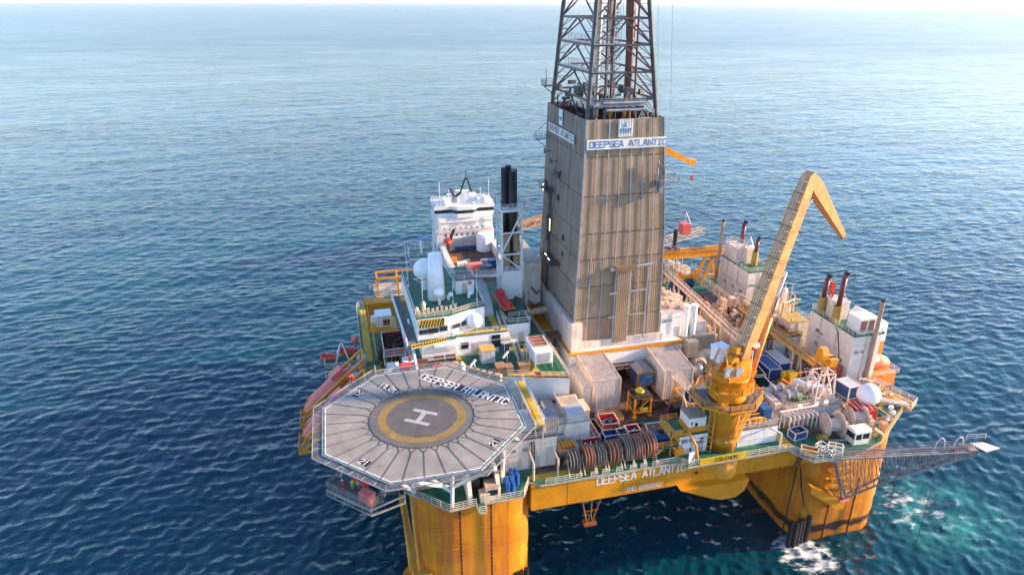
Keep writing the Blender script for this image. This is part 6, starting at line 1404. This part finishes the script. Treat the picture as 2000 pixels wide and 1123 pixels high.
beige = mat('beige_steel',(.6,.46,.34),.5,rust=.75,var=.15,rustcol=(.3,.13,.05)); bge2 = mat('orange_brown_steel',(.45,.24,.1),.55,rust=.6,var=.2)
mod = house('pipe_deck_module','long white module with rusty brown top behind the blue containers','module',77.5,91.5,27.6,44.5,D,26.6,whr,mat('rust_brown',(.22,.1,.06)),rails=None)
M().rail([(77.5,27.6,26.6),(91.5,27.6,26.6)],t=.12,nr=2).bar((77.5,27.5,27.2),(91.5,27.5,27.2),.25).build('guard_rail', yrail, mod)
m = M()
for x in (80,83.4,84.3,88): m.path([(x,27.4,26.6),(x,27.4,24.6),(x+.4,27.4,24.3),(x+.4,27.4,22.6)],.12)
m.build('wall_pipe', rdb, mod)
clutter(21,78,90,29,36,26.6,34,'pipe_skid','tangled rusty pipe skid on the long module, front part','skid',(bge2,beige,rdb))
clutter(22,78,90,36.5,44,26.6,34,'pipe_skid','rusty pipe skid on the long module, behind the boom foot','skid',(beige,rdb,beige))
clutter(23,65,76,22.5,28,D,30,'valve_rack','beige rack of valves below the diagonal catwalk','rack',(crm,crm,beige),3.4)
clutter(24,66,76,37,52,24,44,'drilling_gear','orange beige machinery right of the tower base','machinery',(beige,beige,beige),4.5)
clutter(25,64,74,53,64,24,36,'drilling_gear','machinery at the rear right corner of the drilling tower','machinery',(beige,crm,rdb),4.0)
clutter(26,61.5,66,5.6,12,D,18,'pump_group','pale pump group behind the long pump house by the pedestal','pumps',(crm,crm,beige),2.2)
clutter(27,61.5,69,13,21,D,34,'pump_group','cream pump group between the navy container and green bins','pumps',(crm,wrail,beige),2.4)
clutter(28,86,92,29.5,44,D,14,'edge_gear','beige gear along the outer side of the module','gear',(beige,crm,beige),6.5)
clutter(29,93.5,99,30,36,D,24,'vessel_skid','orange and cream vessel skid between stack houses','skid',(beige,crm,org),6)
clutter(30,94,100,38,50,D,40,'vessel_skid','tall beige vessel group at the right hull edge behind the boom','skid',(beige,whr,beige),8)
t = house('ribbed_house','white ribbed house with yellow railed roof beside the nearer stack house','house',90.2,94.6,30,34.5,D,28.6,whr,yst,rails=(),seams=True)
m = M().path([(90.6,33.8,28.6),(90.6,33.8,31.4),(94,35,31.6),(95.6,35,31.4)],.18).bar((91,34,30.4),(95,35,30.6),.5,.1); m.build('roof_hoop', yrail, t)
clutter(51,70,78,22,27,D,30,'process_skid','beige process skid before the long module, left of the blue containers','skid',(beige,crm,rdb),3.0)
clutter(52,78,91,37,44,27.2,40,'upper_pipe_skid','orange brown pipework piled highest on the long module','skid',(bge2,beige,beige),3.5)
clutter(53,64,72,40,50,28,26,'upper_gear','pale gear on top of machinery right of the tower','gear',(crm,whr,beige),3.0)
clutter(54,70,76,30,38,D,34,'deck_gear','cream gear under the long beige catwalk','gear',(beige,crm,bge2),6.5)
clutter(55,87,93,1.5,8,D,16,'corner_gear','green and beige gear round the radome foot','gear',(beige,grd,beige),1.6)
clutter(56,62,70,8.5,12.5,D,24,'hose_gear','rusty pipework behind the long white pump house','gear',(beige,rdb,beige),2.4)
clutter(57,5,21,3.5,9,D,20,'anchor_gear','shaded anchor gear beneath the helideck','gear',(crm,whr,beige),2.4)
clutter(61,93.6,98.4,6,14,D,26,'edge_gear','beige and white gear at the right deck edge behind the radome','gear',(beige,crm,wrail),2.0)
clutter(62,70.5,72.4,8,20,D,16,'bin_side_gear','narrow rusty pipework between pedestal and green bins','gear',(beige,rdb,beige),2.2)
clutter(63,85.5,92.5,18.5,25,D,26,'stack_side_gear','beige and brown gear at the foot of the tall stack house','gear',(beige,bge2,beige),2.2)
clutter(64,63.8,69.5,36.5,44,31.2,26,'block_top_gear','cream pipework on top behind the white windowless block','gear',(crm,crm,beige),2.4)
clutter(65,58.9,63.4,30,39,35.2,16,'roof_pipework','pinkish pipework on the flat roof right of the tower','pipes',(beige,crm,beige),.9)
clutter(66,73,84,6.0,12.4,24.5,40,'winch_deck_gear','pale valves and hoses crowding the winch deckhouse roof','gear',(crm,beige,wrail),1.5)
clutter(67,46,54.5,9.0,12.6,D,10,'deck_tools','small rusty tools scattered before the yellow well frame','tools',(rdb,brn,rdb),.7)
# catwalks on legs
def catwalk(name, label, p, q, z, legs, mm_, wd=1.2):
    t = T(name, label, 'walkway', (*p, D)); p3, q3 = Vector((*p,z)), Vector((*q,z)); n = (q3-p3).normalized().cross(Vector((0,0,1)))*wd/2
    M().bar(p3,q3,wd,.3).build('walkway_floor', rdb, t); M().rail([p3+n,q3+n],t=.09).rail([p3-n,q3-n],t=.09).bar(p3+n,q3+n,.25,.4).bar(p3-n,q3-n,.25,.4).build('guard_rail', mm_, t)
    m = M()
    for k in range(legs): a = p3.lerp(q3,(k+.3)/legs); m.bar(a+n,(a.x+n.x,a.y+n.y,D),.3).bar(a-n,(a.x-n.x,a.y-n.y,D),.3).bar(a+n,a-n+Vector((0,3.4,-5)),.22).bar(a-n,a+n+Vector((0,-3.4,-5)),.22)
    m.build('support_leg', crm, t); return t
catwalk('pipe_catwalk','long beige catwalk on braced legs right of the drilling tower',(76.4,64),(73.6,20),29.6,6,crm)
catwalk('pipe_catwalk','long orange brown catwalk ending at the stack house front corner',(84.6,40),(84.2,13),28.2,3,yrail,1.5)
t = T('riser_fence','tall beige open rail fence along the riser pit','fence',(84.4,51,24)); M().rail([(84.4,63,26.6),(84.2,40,26.6)],h=2.8,nr=5,t=.14,step=2.2).build('rail', beige, t)
m = M().prism([(76.8,44.5),(84.2,44.5),(84.2,63),(76.8,63)],24.0,24.3); solo(m,'riser_deck',grd,'dark green riser pit floor below the open rail fence','deck')
clutter(31,77.5,83.6,46,54,24.3,26,'riser_gear','brown red machinery on the dark green riser floor','machinery',(rdb,rdb,brn),1.8)
t = T('riser_tensioner','blue and yellow riser machine at the far end of the riser pit','machine',(80.5,60,24.3))
m = M()
for x in (78.4,80.6,82.4): m.ring((x,60,27),'x',.8,1.8,.5,18)
m.cb((80.4,60.6,25.6),(5,2.6,2.6)).build('blue_drum', blu, t); M().cb((79.2,58.8,29),(1.8,1.2,1.4)).cb((82.8,58.8,29.2),(1.6,1.2,1.4)).cb((81,59,28.8),(3,.8,.6)).build('yellow_head', ycr, t); M().cb((78.6,58.6,30.2),(.7,.7,.7)).cb((83.2,58.6,30.4),(.7,.7,.7)).build('orange_cap', org, t)
t = T('gantry_crane','yellow gantry crane beam on A legs across the rear of the rig','gantry',(82,70,D))
m = M().bar((64,68.2,31.0),(97.0,68.2,31.0),.5,1.5,up=(0,0,1)).bar((64,71.2,31.0),(97.0,71.2,31.0),.5,1.5); m.build('main_beam', yel, t)
m = M().rail([(64,67.7,31.8),(97,67.7,31.8)],t=.09).bar((64,67.4,30.6),(97,67.4,30.6),.3); m.build('guard_rail', yrail, t); m = M()
for x0, x1 in ((93.2,90.4),(93.8,96.4)):
    m.bar((x0,68.2,30.6),(x1,68.2,D),.7).bar((x0,71.2,30.6),(x1,71.2,D),.7)
m.bar((91,69.7,24),(96,69.7,24),.5).build('gantry_leg', yel, t)
m = M(); rr = random.Random(4)
for i in range(9): m.cb((74+i*1.1+rr.uniform(-.3,.3),69.7,32.2),(.9,2.2,rr.uniform(.5,1.3)))
m.tube((87,69.7,32),(91,69.7,32),.5).build('trolley', rdb, t)
m = M()
for x in (81.8,88.0): m.tube((x,80,D-2),(x,80,34),.6,12)
solo(m,'riser_posts',blk,'two dark thick posts behind the gantry beam','posts')
solo(M().ball((80.5,76,25),1.7,20,12),'rear_ball_tank',rad,'white ball tank below the gantry beam','tank')
t = T('rear_flare_boom','far grey lattice flare boom reaching out behind the gantry','boom',(86,84,26)); M().truss((76,82,27),(104,92,27.6),(0,0,1),1.8,16,.2,.13).truss((76,84,27),(104,94,27.6),(0,0,1),1.8,16,.2,.13).build('boom_truss', mat('far_boom_steel',(.36,.33,.31),.5,rust=.6), t)
clutter(32,64,92,72,80,D,60,'rear_machinery','white and beige machinery along the rear edge of the rig','machinery',(crm,whr,beige),4)
clutter(33,36,52,66,80,D,60,'rear_machinery','beige machinery behind the tower and funnel','machinery',(crm,beige,beige),9)
# far crane with orange jib and its load
t = T('rear_crane','far orange crane whose jib reaches out from behind the tower','crane',(66,77,D)); M().tube((66,77,D),(66,77,36),2.2,18).build('pedestal', ycr, t, smooth=True)
m = M(); box_beam(m,(66,77,37),(73,76,60.4),2.2,1.8,2.0,1.6,(0,1,0)); m.build('main_boom', ycr, t); m = M(); box_beam(m,(73,76,60.6),(86.6,75,54.2),1.9,1.2,2.0,1.2,(0,1,0)); box_beam(m,(86.6,75,54.2),(88.6,75,53.6),1.2,1.4,1.2,1.7,(0,1,0)); m.build('jib', mat('vivid_orange',(.85,.33,.02),.35), t)
M().path([(88.3,75,53.4),(88.3,75,50.2)],.05).build('hoist_wire', stl, t); M().cb((88.3,75,49.6),(.5,.4,1.3)).build('hook_block', red, t)
t = T('hanging_container','red container with its sunlit side painted pale, hanging from slings above the gantry','container',(92.8,84,31.2))
M().box(91.6,94.0,82.6,85.6,31.2,34.2).build('body', mat('hang_red',(.60,.10,.09),.5,rust=.3), t); M().box(91.75,94.04,82.7,85.5,31.4,34.0).build('painted_lit_side', mat('hang_red_lit',(.7,.5,.45),.5), t); M().box(91.55,94.05,82.55,85.65,34.2,34.25).build('roof', mat('hang_red',(.62,.05,.06)), t)  # sunlight on the right side is put into its pale colour
m = M()
for x in (91.7,93.9):
    for y in (82.7,85.5): m.tube((x,y,34.2),(92.8,84,37.4),.05,5)
m.tube((92.8,84,37.4),(92.8,84,44),.05,5).build('sling', stl, t)
t = T('resting_crane_boom','orange lattice crane boom resting between funnel and drilling tower','boom',(44,95,30)); M().truss((46,97,31),(60,100,33.4),(0,0,1),1.8,9,.35,.24).truss((46,99,31),(60,102,33.4),(0,0,1),1.8,9,.35,.24).build('boom_truss', bge2, t)
M().box(38.5,43,80,86,20,29).build('boom_rest', crm, t)

# ================================================================== left side
t = T('side_escape_tower','pair of tall white panels with railed cage below the hazard striped beam','tower',(7,32,D))
M().box(4.8,7.0,28.4,31.0,D,30.0).box(7.6,9.9,27.4,30.0,D,31.4).build('wall', whi, t); M().prismyz([(22.6,31),(24.2,31),(38,35.2),(36.4,35.2)],9.6,10.0).build('sloping_panel', mat('ice_white',(.68,.74,.8),.5), t)
rectrail(M(),4.4,8.4,27.8,33,30.0).rail([(4.4,27.8,30),(4.4,27.8,30.02)]).build('guard_rail', wrail, t); M().cb((6.6,28.4,30.9),(.5,.3,.3)).build('lit_lamp', lamp, t)
M().cb((8.8,27.4,32.2),(.5,.5,.8)).build('red_float', red, t)
t = container((6.9,42,27.4),(8,4.2,1.6),R(90),mat('dark_red',(.3,.03,.04)),'red_rail_basket','open basket with red and white rails beside the bridge gallery','basket',None,'open',drk)
clutter(41,4.2,9.4,36,52,D,40,'side_machinery','brown and yellow machinery in the gap behind the left walkway','machinery',(yrail,brn,brn),4.5)
t = T('side_crane_cab','white crane cabin with dark window on a yellow railed platform','cabin',(5.7,53,26.6))
M().box(4.2,7.4,51.4,54.6,27.6,30.2).build('wall', whi, t); M().lathe((4.0,53,28.4),[(.9,0),(.9,1.2)],14).build('round_end', whi, t); M().box(5.6,7.0,51.3,51.4,28.0,29.4).build('window', gls, t); M().box(4.0,7.5,51.2,54.8,30.2,30.3).build('roof', whi, t)
M().box(2.6,8.4,49.8,56.4,27.2,27.6).rail([(2.7,56.3,27.6),(2.7,49.9,27.6),(8.3,49.9,27.6)],t=.1,h=3.0,nr=4).bar((5.0,50,27.2),(5.4,45,D),.3).bar((6.0,50,27.2),(6.4,45,D),.5).bar((3.2,50,27.2),(3.4,47,D),.3).build('platform', ycr, t)
for k in range(1): pass
t = T('side_gantry','heavy yellow box beam with pipes across the left rear deck','beam',(8,66,D)); M().box(2.4,14.5,62.5,65.0,25.6,28.4).box(2.6,3.4,63,64.6,D,25.6).box(12.5,13.3,63,64.6,D,25.6).build('box_beam', yel, t)
m = M().path([(2.2,62,27.6),(2.2,62,30),(5,61.6,30.4)],.2).rail([(1.8,62,28.4),(6,62,28.4)],h=1.4,nr=3,t=.1).rail([(1.8,58,24),(1.8,64,24)],h=4,nr=5,t=.1); m.build('beam_rail', yrail, t)
t = T('left_rear_rack','yellow framed pipe rack along the left rear edge','rack',(13,79,D)); m = M()
for x in (6,11,16,21): m.bar((x,76,D),(x,76,29),.4).bar((x,80.5,D),(x,80.5,29),.4).bar((x,76,29),(x,80.5,29),.3)
m.bar((6,76,29),(22,76,29),.45).bar((6,80.5,29),(22,80.5,29),.45).build('frame', yel, t); m = M()
for k in range(7): m.tube((5,76.5+k*.6,24+k*.3),(22,76.5+k*.6,24+k*.3),.22,8)
m.build('stored_pipe', wrail, t); M().rail([(4,76,26.4),(22,76,26.4)]).build('rack_rail', wrail, t)
solo(M().box(25,35,66.5,68.5,25.0,28.2).box(24.8,35.2,66.4,66.5,28.0,28.4),'yellow_crossbeam',yel,'heavy yellow cross beam between the bridge house and funnel','beam')
clutter(42,24,36,55,66,D,40,'mid_machinery','white and blue machinery left of the funnel','machinery',(whi,whi,crm),5)
clutter(43,8,24,55,62,D,30,'left_rear_machinery','grey machinery behind the bridge house','machinery',(crm,gry,beige),3)
# free-fall lifeboats on slanted davits
for y, lab in ((38.5,'faded red free fall lifeboat nearer the rescue boat, nose down over the sea'),(30.0,'faded red free fall lifeboat half hidden by the helideck, nose down')):
    boat('lifeboat',lab,'lifeboat',(-1.6,y+2.6,24.2),(-11.6,y-.6,17.4),1.75,pnk,group='free fall lifeboats on the left side')
for y, lab in ((38.5,'yellow slanted launching frame of the lifeboat nearer the rescue boat'),(30.0,'yellow slanted launching frame of the lifeboat beside the helideck')):
    t = T('lifeboat_davit',lab,'davit',(-5,y,20),'slanted yellow lifeboat davits'); m = M()
    for o_ in (-2.3, 2.3):
        a, b = Vector((.6,y+3.2+o_,26.6)), Vector((-10.8,y-.4+o_,18.6)); m.bar(a,b,.45); m.bar(a+Vector((0,0,-4)),b+Vector((-1.6,0,-3.4)),.45); m.bar(a,a+Vector((0,0,-4.4)),.4)
        for k in range(6): m.bar(a.lerp(b,k/6),(a+Vector((0,0,-4))).lerp(b+Vector((-1.6,0,-3.4)),(k+.6)/6),.22)
        m.bar(b,b+Vector((-1.6,0,-3.4)),.35)
    m.bar((.6,y+.9,26.6),(.6,y+5.5,26.6),.4); m.rail([(-12.4,y-2.8,15.2),(-12.4,y+2,15.2)],h=1.6,t=.12); m.bar((-12.4,y-2.7,15.2),(-9,y-2.7,15.6),.3).bar((-12.4,y+2,15.2),(-9,y+2,15.6),.3)
    m.build('davit_frame', yrail if False else ycr, t)
t = T('rescue_station','white railed rescue boat station with A frame over the sea','platform',(-4,50,20))
M().box(-7.2,-.2,46.6,52.4,21.2,21.4).build('floor', grd, t); m = rectrail(M(),-7.2,-.2,46.6,52.4,21.4,skip=('r',),t=.1,h=1.4); m.rail([(-7.2,46.6,18.4),(-3,46.6,18.4)],h=2.6,nr=4,t=.1).truss((-7.2,46.6,18.6),(0,46.6,18.6),(0,0,1),2.6,4,.2,.14)
m.bar((-5.0,48.5,21.4),(-3.6,49,26),.22).bar((-2.0,48.5,21.4),(-3.3,49,26),.22).bar((-5,51.5,21.4),(-3.6,49,26),.2).bar((-3,46.6,22.8),(.6,44.5,20.8),.3); m.build('station_frame', wpt, t)
boat('rescue_boat','orange red rescue boat on the white railed station','rescue boat',(-8.0,49.8,22.9),(-4.6,49.6,22.8),.75,red,group='two small rescue boats'); boat('rescue_boat','red rescue boat under the A frame beside the walkway','rescue boat',(-4.4,50.6,23.2),(-.2,50.6,23.1),.95,red,group='two small rescue boats')
solo(M().ball((-.6,54,24.2),.8,16,10).tube((-.6,54,22),(-.6,54,23.6),.3),'float_ball',pnk,'pink red float ball on a post behind the rescue boats','float')
solo(M().box(-.6,1.2,43.6,45.8,D,24.6).box(-.9,.2,41.2,43.2,D,24),'locker_pair',mat('pale_blue_grey',(.45,.47,.5)),'pale grey lockers at the near end of the left walkway','lockers'); solo(M().box(-.4,.8,38.6,40.8,D,24.6),'orange_locker',org,'orange red locker by the upper end of the lifeboat frame','locker')
solo(M().lathe((-1.0,37.2,D),[(.7,0),(.9,.6),(.9,2.4),(.6,3.2)],14),'covered_winch',mat('cover_grey',(.3,.33,.38),.6),'grey covered winch between lifeboat and helideck net','winch')
solo(M().box(.2,4.4,30,45,21.6,D+.02),'side_platform',yst,'worn yellow platform between the left walkway and the helideck','platform')

# ================================================================== flare boom at the right front
fb = T('flare_boom','long grey lattice flare boom reaching out over the sea from the right front corner','boom',(76,-5,21))
a0, a1 = Vector((75.2,-5.2,22.3)), Vector((97.6,-9.6,22.6)); n0 = Vector((.18,.98,0))
bst = mat('boom_steel', (.27,.24,.23), .5, rust=.6, var=.2, rustcol=(.3,.15,.08))
m = M()
for o_ in (-1.0,1.0): m.bar(a0+n0*o_,a1+n0*o_*.8,.26)
for o_ in (-.5,.1,.6): m.tube(a0+n0*o_+Vector((0,0,.1)),a1+n0*o_*.8+Vector((0,0,.1)),.1,6)
m.rail([a0+n0*1.15,a1+n0*1.0],h=1.1,t=.06,step=1.6); m.build('boom_walkway', bst, fb)
m = M(); l0 = Vector((81.6,-2.3,9.9))
for o_ in (-.7,.7):
    l1 = Vector((92,-7.6,18.6)); lt = a1-Vector((1,0,1.4)); P = [l0+n0*o_*.4, l0.lerp(l1,.5)+n0*o_+Vector((0,0,.8)), l1+n0*o_, lt+n0*o_*.5]
    for p, q in zip(P, P[1:]): m.tube(p,q,.2,6)
    k = 0; up_pts = [a0.lerp(a1,i/16) for i in range(17)]
    def low(f):
        L = [(q-p).length for p,q in zip(P,P[1:])]; d = f*sum(L)
        for (p,q),l_ in zip(zip(P,P[1:]),L):
            if d <= l_: return p.lerp(q,d/l_)
            d -= l_
        return P[-1]
    for i in range(16): m.bar(up_pts[i]+n0*o_,low((i+.5)/16),.1); m.bar(low((i+.5)/16),up_pts[i+1]+n0*o_,.1)
m.bar(a0,l0,.3).bar(a0+n0,l0,.3)
m.build('boom_truss', bst, fb)
m = M(); e = Vector((a1.x,a1.y,22.6)); m.cb(e+Vector((.6,0,-.3)),(1.4,1.8,1.2),-.2)
for k in range(8): m.path([e+Vector((-3+k*.5,-.8,-1)),e+Vector((-2.6+k*.5,.2,.9)),e+Vector((-2.2+k*.5,.9,-.6))],.08,5)
m.build('burner_head', bst, fb)
m = M().add([e+Vector((1.6,1.2,.25)),e+Vector((4.0,.8,.25)),e+Vector((5.4,-1.2,.25)),e+Vector((2.2,-1.5,.25)),e+Vector((1.6,1.2,.1)),e+Vector((4.0,.8,.1)),e+Vector((5.4,-1.2,.1)),e+Vector((2.2,-1.5,.1))],[(0,3,2,1),(4,5,6,7),(0,1,5,4),(1,2,6,5),(2,3,7,6),(3,0,4,7)]); m.build('end_plate', mat('beige_plate',(.6,.55,.5),.6), fb)
M().rail([tuple(e+Vector((1.6,2.0,.3))),tuple(e+Vector((5.0,1.4,.3)))],t=.07).build('end_rail', wrail, fb)
m = M()
for x_, f in ((0,.8),(0,.94)):
    p = a0.lerp(a1,f)+Vector((0,.5,0)); m.path([p+Vector((1.0*math.cos(R(t_)),0,2.2*math.sin(R(t_)))) for t_ in range(0,181,20)],.09,6)
m.build('hoop', wrail, fb)
m = M()
for i in range(3): m.path([(74.4+i*.5,-4.2,23),(75+i*.5,-5.2,21.6),(76.2+i*.5,-4.4,20.4),(75.6+i*.4,-3.4,21.6)],.12,6)
m.ring((75.2,-4.6,21.6),'z',1.1,1.5,.25,18); m.build('slew_ring', stl, fb)
m = M().path([(92.6,-2,D-2),(92.9,-2.4,-2)],.05,5); m.path([(94.4,-7.8,19),(94.5,-8,-2)],.04,5); solo(m,'trailing_wire',drk,'thin dark wire hanging from the flare boom into the sea','wire')

# ================================================================== supply vessel behind
sv = T('supply_vessel','white supply vessel with tall bridge moored behind the rig','ship',(43.5,140,0))
hullp = [(33.5,100),(53.5,100),(54.5,112),(54.5,160),(53.5,180),(48,194),(43.5,199),(39,194),(33.5,180),(32.5,160),(32.5,112)]
M().prism(hullp,-2,4.6).build('hull', mat('ship_maroon',(.16,.02,.05),.45,rust=.2), sv); M().prism([(34,101),(53,101),(53.6,158),(33.4,158)],4.62,4.75).build('cargo_deck', brn, sv)
m = M(); m.box(32.4,34.6,108,158,4.6,8.4).box(52.4,54.6,108,158,4.6,8.4); m.build('side_wall', whr, sv)
M().prism([(32.6,160),(54.4,160),(53.4,180),(48,190),(43.5,193),(39,190),(33.6,180)],4.6,12).box(33,54,160.2,178,12,17.4).build('superstructure', whi, sv)
M().box(38,49,159.3,161,6,9.6).build('garage_opening', mat('ship_grey',(.36,.38,.4),.5), sv); M().box(39,48,158.8,159.3,5,6.2).build('blue_rack', blu, sv)
M().lathe((50.0,157.6,4.8),[(3.0,0),(3.0,5.5),(2.4,6.6)],16).build('white_housing', whi, sv)
M().prism([(32.2,161.5),(38.6,161.5),(40.4,159.6),(46.6,159.6),(48.4,161.5),(54.8,161.5),(54.8,172),(32.2,172)],17.4,18.9).build('bridge_lower', whi, sv)
M().prism([(32.3,161.6),(38.6,161.6),(40.4,159.7),(46.6,159.7),(48.4,161.6),(54.7,161.6),(54.7,171.9),(32.3,171.9)],18.9,20.3).build('bridge_window', mat('bridge_glass',(.02,.035,.03),.2,spec=.7), sv)
M().prism([(32.0,161.3),(38.6,161.3),(40.4,159.3),(46.6,159.3),(48.4,161.3),(55.0,161.3),(55.0,172.3),(32.0,172.3)],20.3,21.6).build('bridge_roof', whi, sv)
m = rectrail(M(),32.4,54.6,161.6,172,21.6,t=.12); m.rail([(32.4,160,12),(54,160,12)],t=.12).truss((33,157,4.6),(33,157,17.5),(1,0,0),1.6,8,.2,.14); m.build('ship_rail', wpt, sv)
M().box(38,49,164,169,21.6,24.4).box(41,46,164,167,24.4,26.2).box(46.8,53.4,162,165,21.6,22.6).build('roof_house', whi, sv); M().box(39.2,41.2,163.9,164,21.8,24).build('roof_door', stl, sv)
m = M().bar((42.6,164,26),(44.4,164,31),.5).bar((46.8,164,26),(45.2,164,31),.5).bar((44.2,164,31),(45.4,164,31),.6).bar((40.2,164,24.4),(38.8,163.4,27.4),.8).bar((40.6,164,24.4),(42.8,164,26),.7); m.tube((44.8,164,31),(44.8,164,34),.15); m.build('dark_mast', blk, sv)
m = M()
for x in (34.5,38,50,53.2): m.tube((x,163,21.6),(x,163,30.5 if x in (34.5,53.2) else 27.5),.12,5)
m.build('whip_antenna', wpt, sv)
for x in (36.2,51.4): M().lathe((x,163,21.6),[(.7,0),(1.4,.4),(1.5,1.8),(.9,2.9)],18).build('ship_radome', rad, sv, smooth=True)
for q, (xa, xb, z_) in enumerate(((34,52,12.6),(34.5,50,10.2))):
    for k in range(8): M().box(xa+1+k*2.1, xa+1.7+k*2.1, 160.05 if z_>12 else 159.9, 160.15, z_+.2, z_+.9).build('porthole', gls, sv)
M().box(33,54,159.6,160.2,11.8,12.1).box(33.2,53.8,159.9,160.2,15.6,15.75).path([(34,160,12),(34,160,17)],.12).path([(51,160,12),(51,160,17)],.12).path([(36.5,160,5),(36.5,160,12)],.15).build('ship_trim', crm, sv)
letters(M(),'SEA1 POWER',(37.6,160.15,14.0),(1,0,0),(0,0,1),1.1,adv=.9,th=.14,wid=.65).build('ship_name', mat('ship_letters',(.25,.3,.36),.5), sv)
M().bar((36.6,157,9),(38.2,155,14.5),.8).tube((36,155.6,4.6),(36,155.6,10),.7).build('deck_crane', blk, sv)
m = M(); rr = random.Random(12)
GS = 'cargo lashed on the supply vessel deck'
cc = [('blue',blu),('pink',pnk),('white',whi),('dark blue',navy),('orange',org),('rusty brown',rdb),('pale grey',mat('pale_grey',(.5,.53,.56))),('green',mat('mid_green',(.1,.3,.15)))]
sp_ = [(50.5,140,5,2.6,2.4),(42.4,138,5,2.6,2.2),(38.5,141,3.4,2.4,1.8),(46,135.5,4,2.4,2.0),(36.8,147,1.6,1.6,1.6),(37,134,4,2.2,1.6),(47,143,2.4,2,1.4),(40.8,145,2.4,1.6,1.0)]
ps = ['by the right bulwark','amidships below the white housing','near the left bulwark','beside the blue container','by the ship crane post','at the near left end','behind the dark blue box','in front of the garage']
for (nm, mt_), (x,y,a,b,c_), pl in zip([cc[0],cc[1],cc[2],cc[3],cc[4],cc[5],cc[6],cc[7]], sp_, ps):
    solo(M().box(x-a/2,x+a/2,y-b/2,y+b/2,4.8,4.8+c_).box(x-a/2-.06,x+a/2+.06,y-b/2-.06,y+b/2+.06,4.8+c_,4.9+c_),'ship_cargo',mt_,nm+' cargo box on the supply vessel deck '+pl,'cargo',GS)
t = boat('ship_rescue_boat','orange rescue boat hung on the supply vessel side below its bridge','rescue boat',(35.2,150,11),(35.4,155.5,11),1.3,red)

# ================================================================== air
hz = M().box(-70000,70000,-70000,70000,-16,135).build('haze', MT['beige_steel'])
hm = bpy.data.materials.new('haze_air'); hm.use_nodes = True; n = hm.node_tree.nodes; l = hm.node_tree.links
n.remove(n['Principled BSDF']); pv = n.new('ShaderNodeVolumePrincipled'); pv.inputs['Color'].default_value = (1,.97,.98,1); pv.inputs['Density'].default_value = 1.7e-5; pv.inputs['Anisotropy'].default_value = .35
l.new(pv.outputs[0], n['Material Output'].inputs['Volume']); hz.data.materials[0] = hm; hz['kind'] = 'stuff'
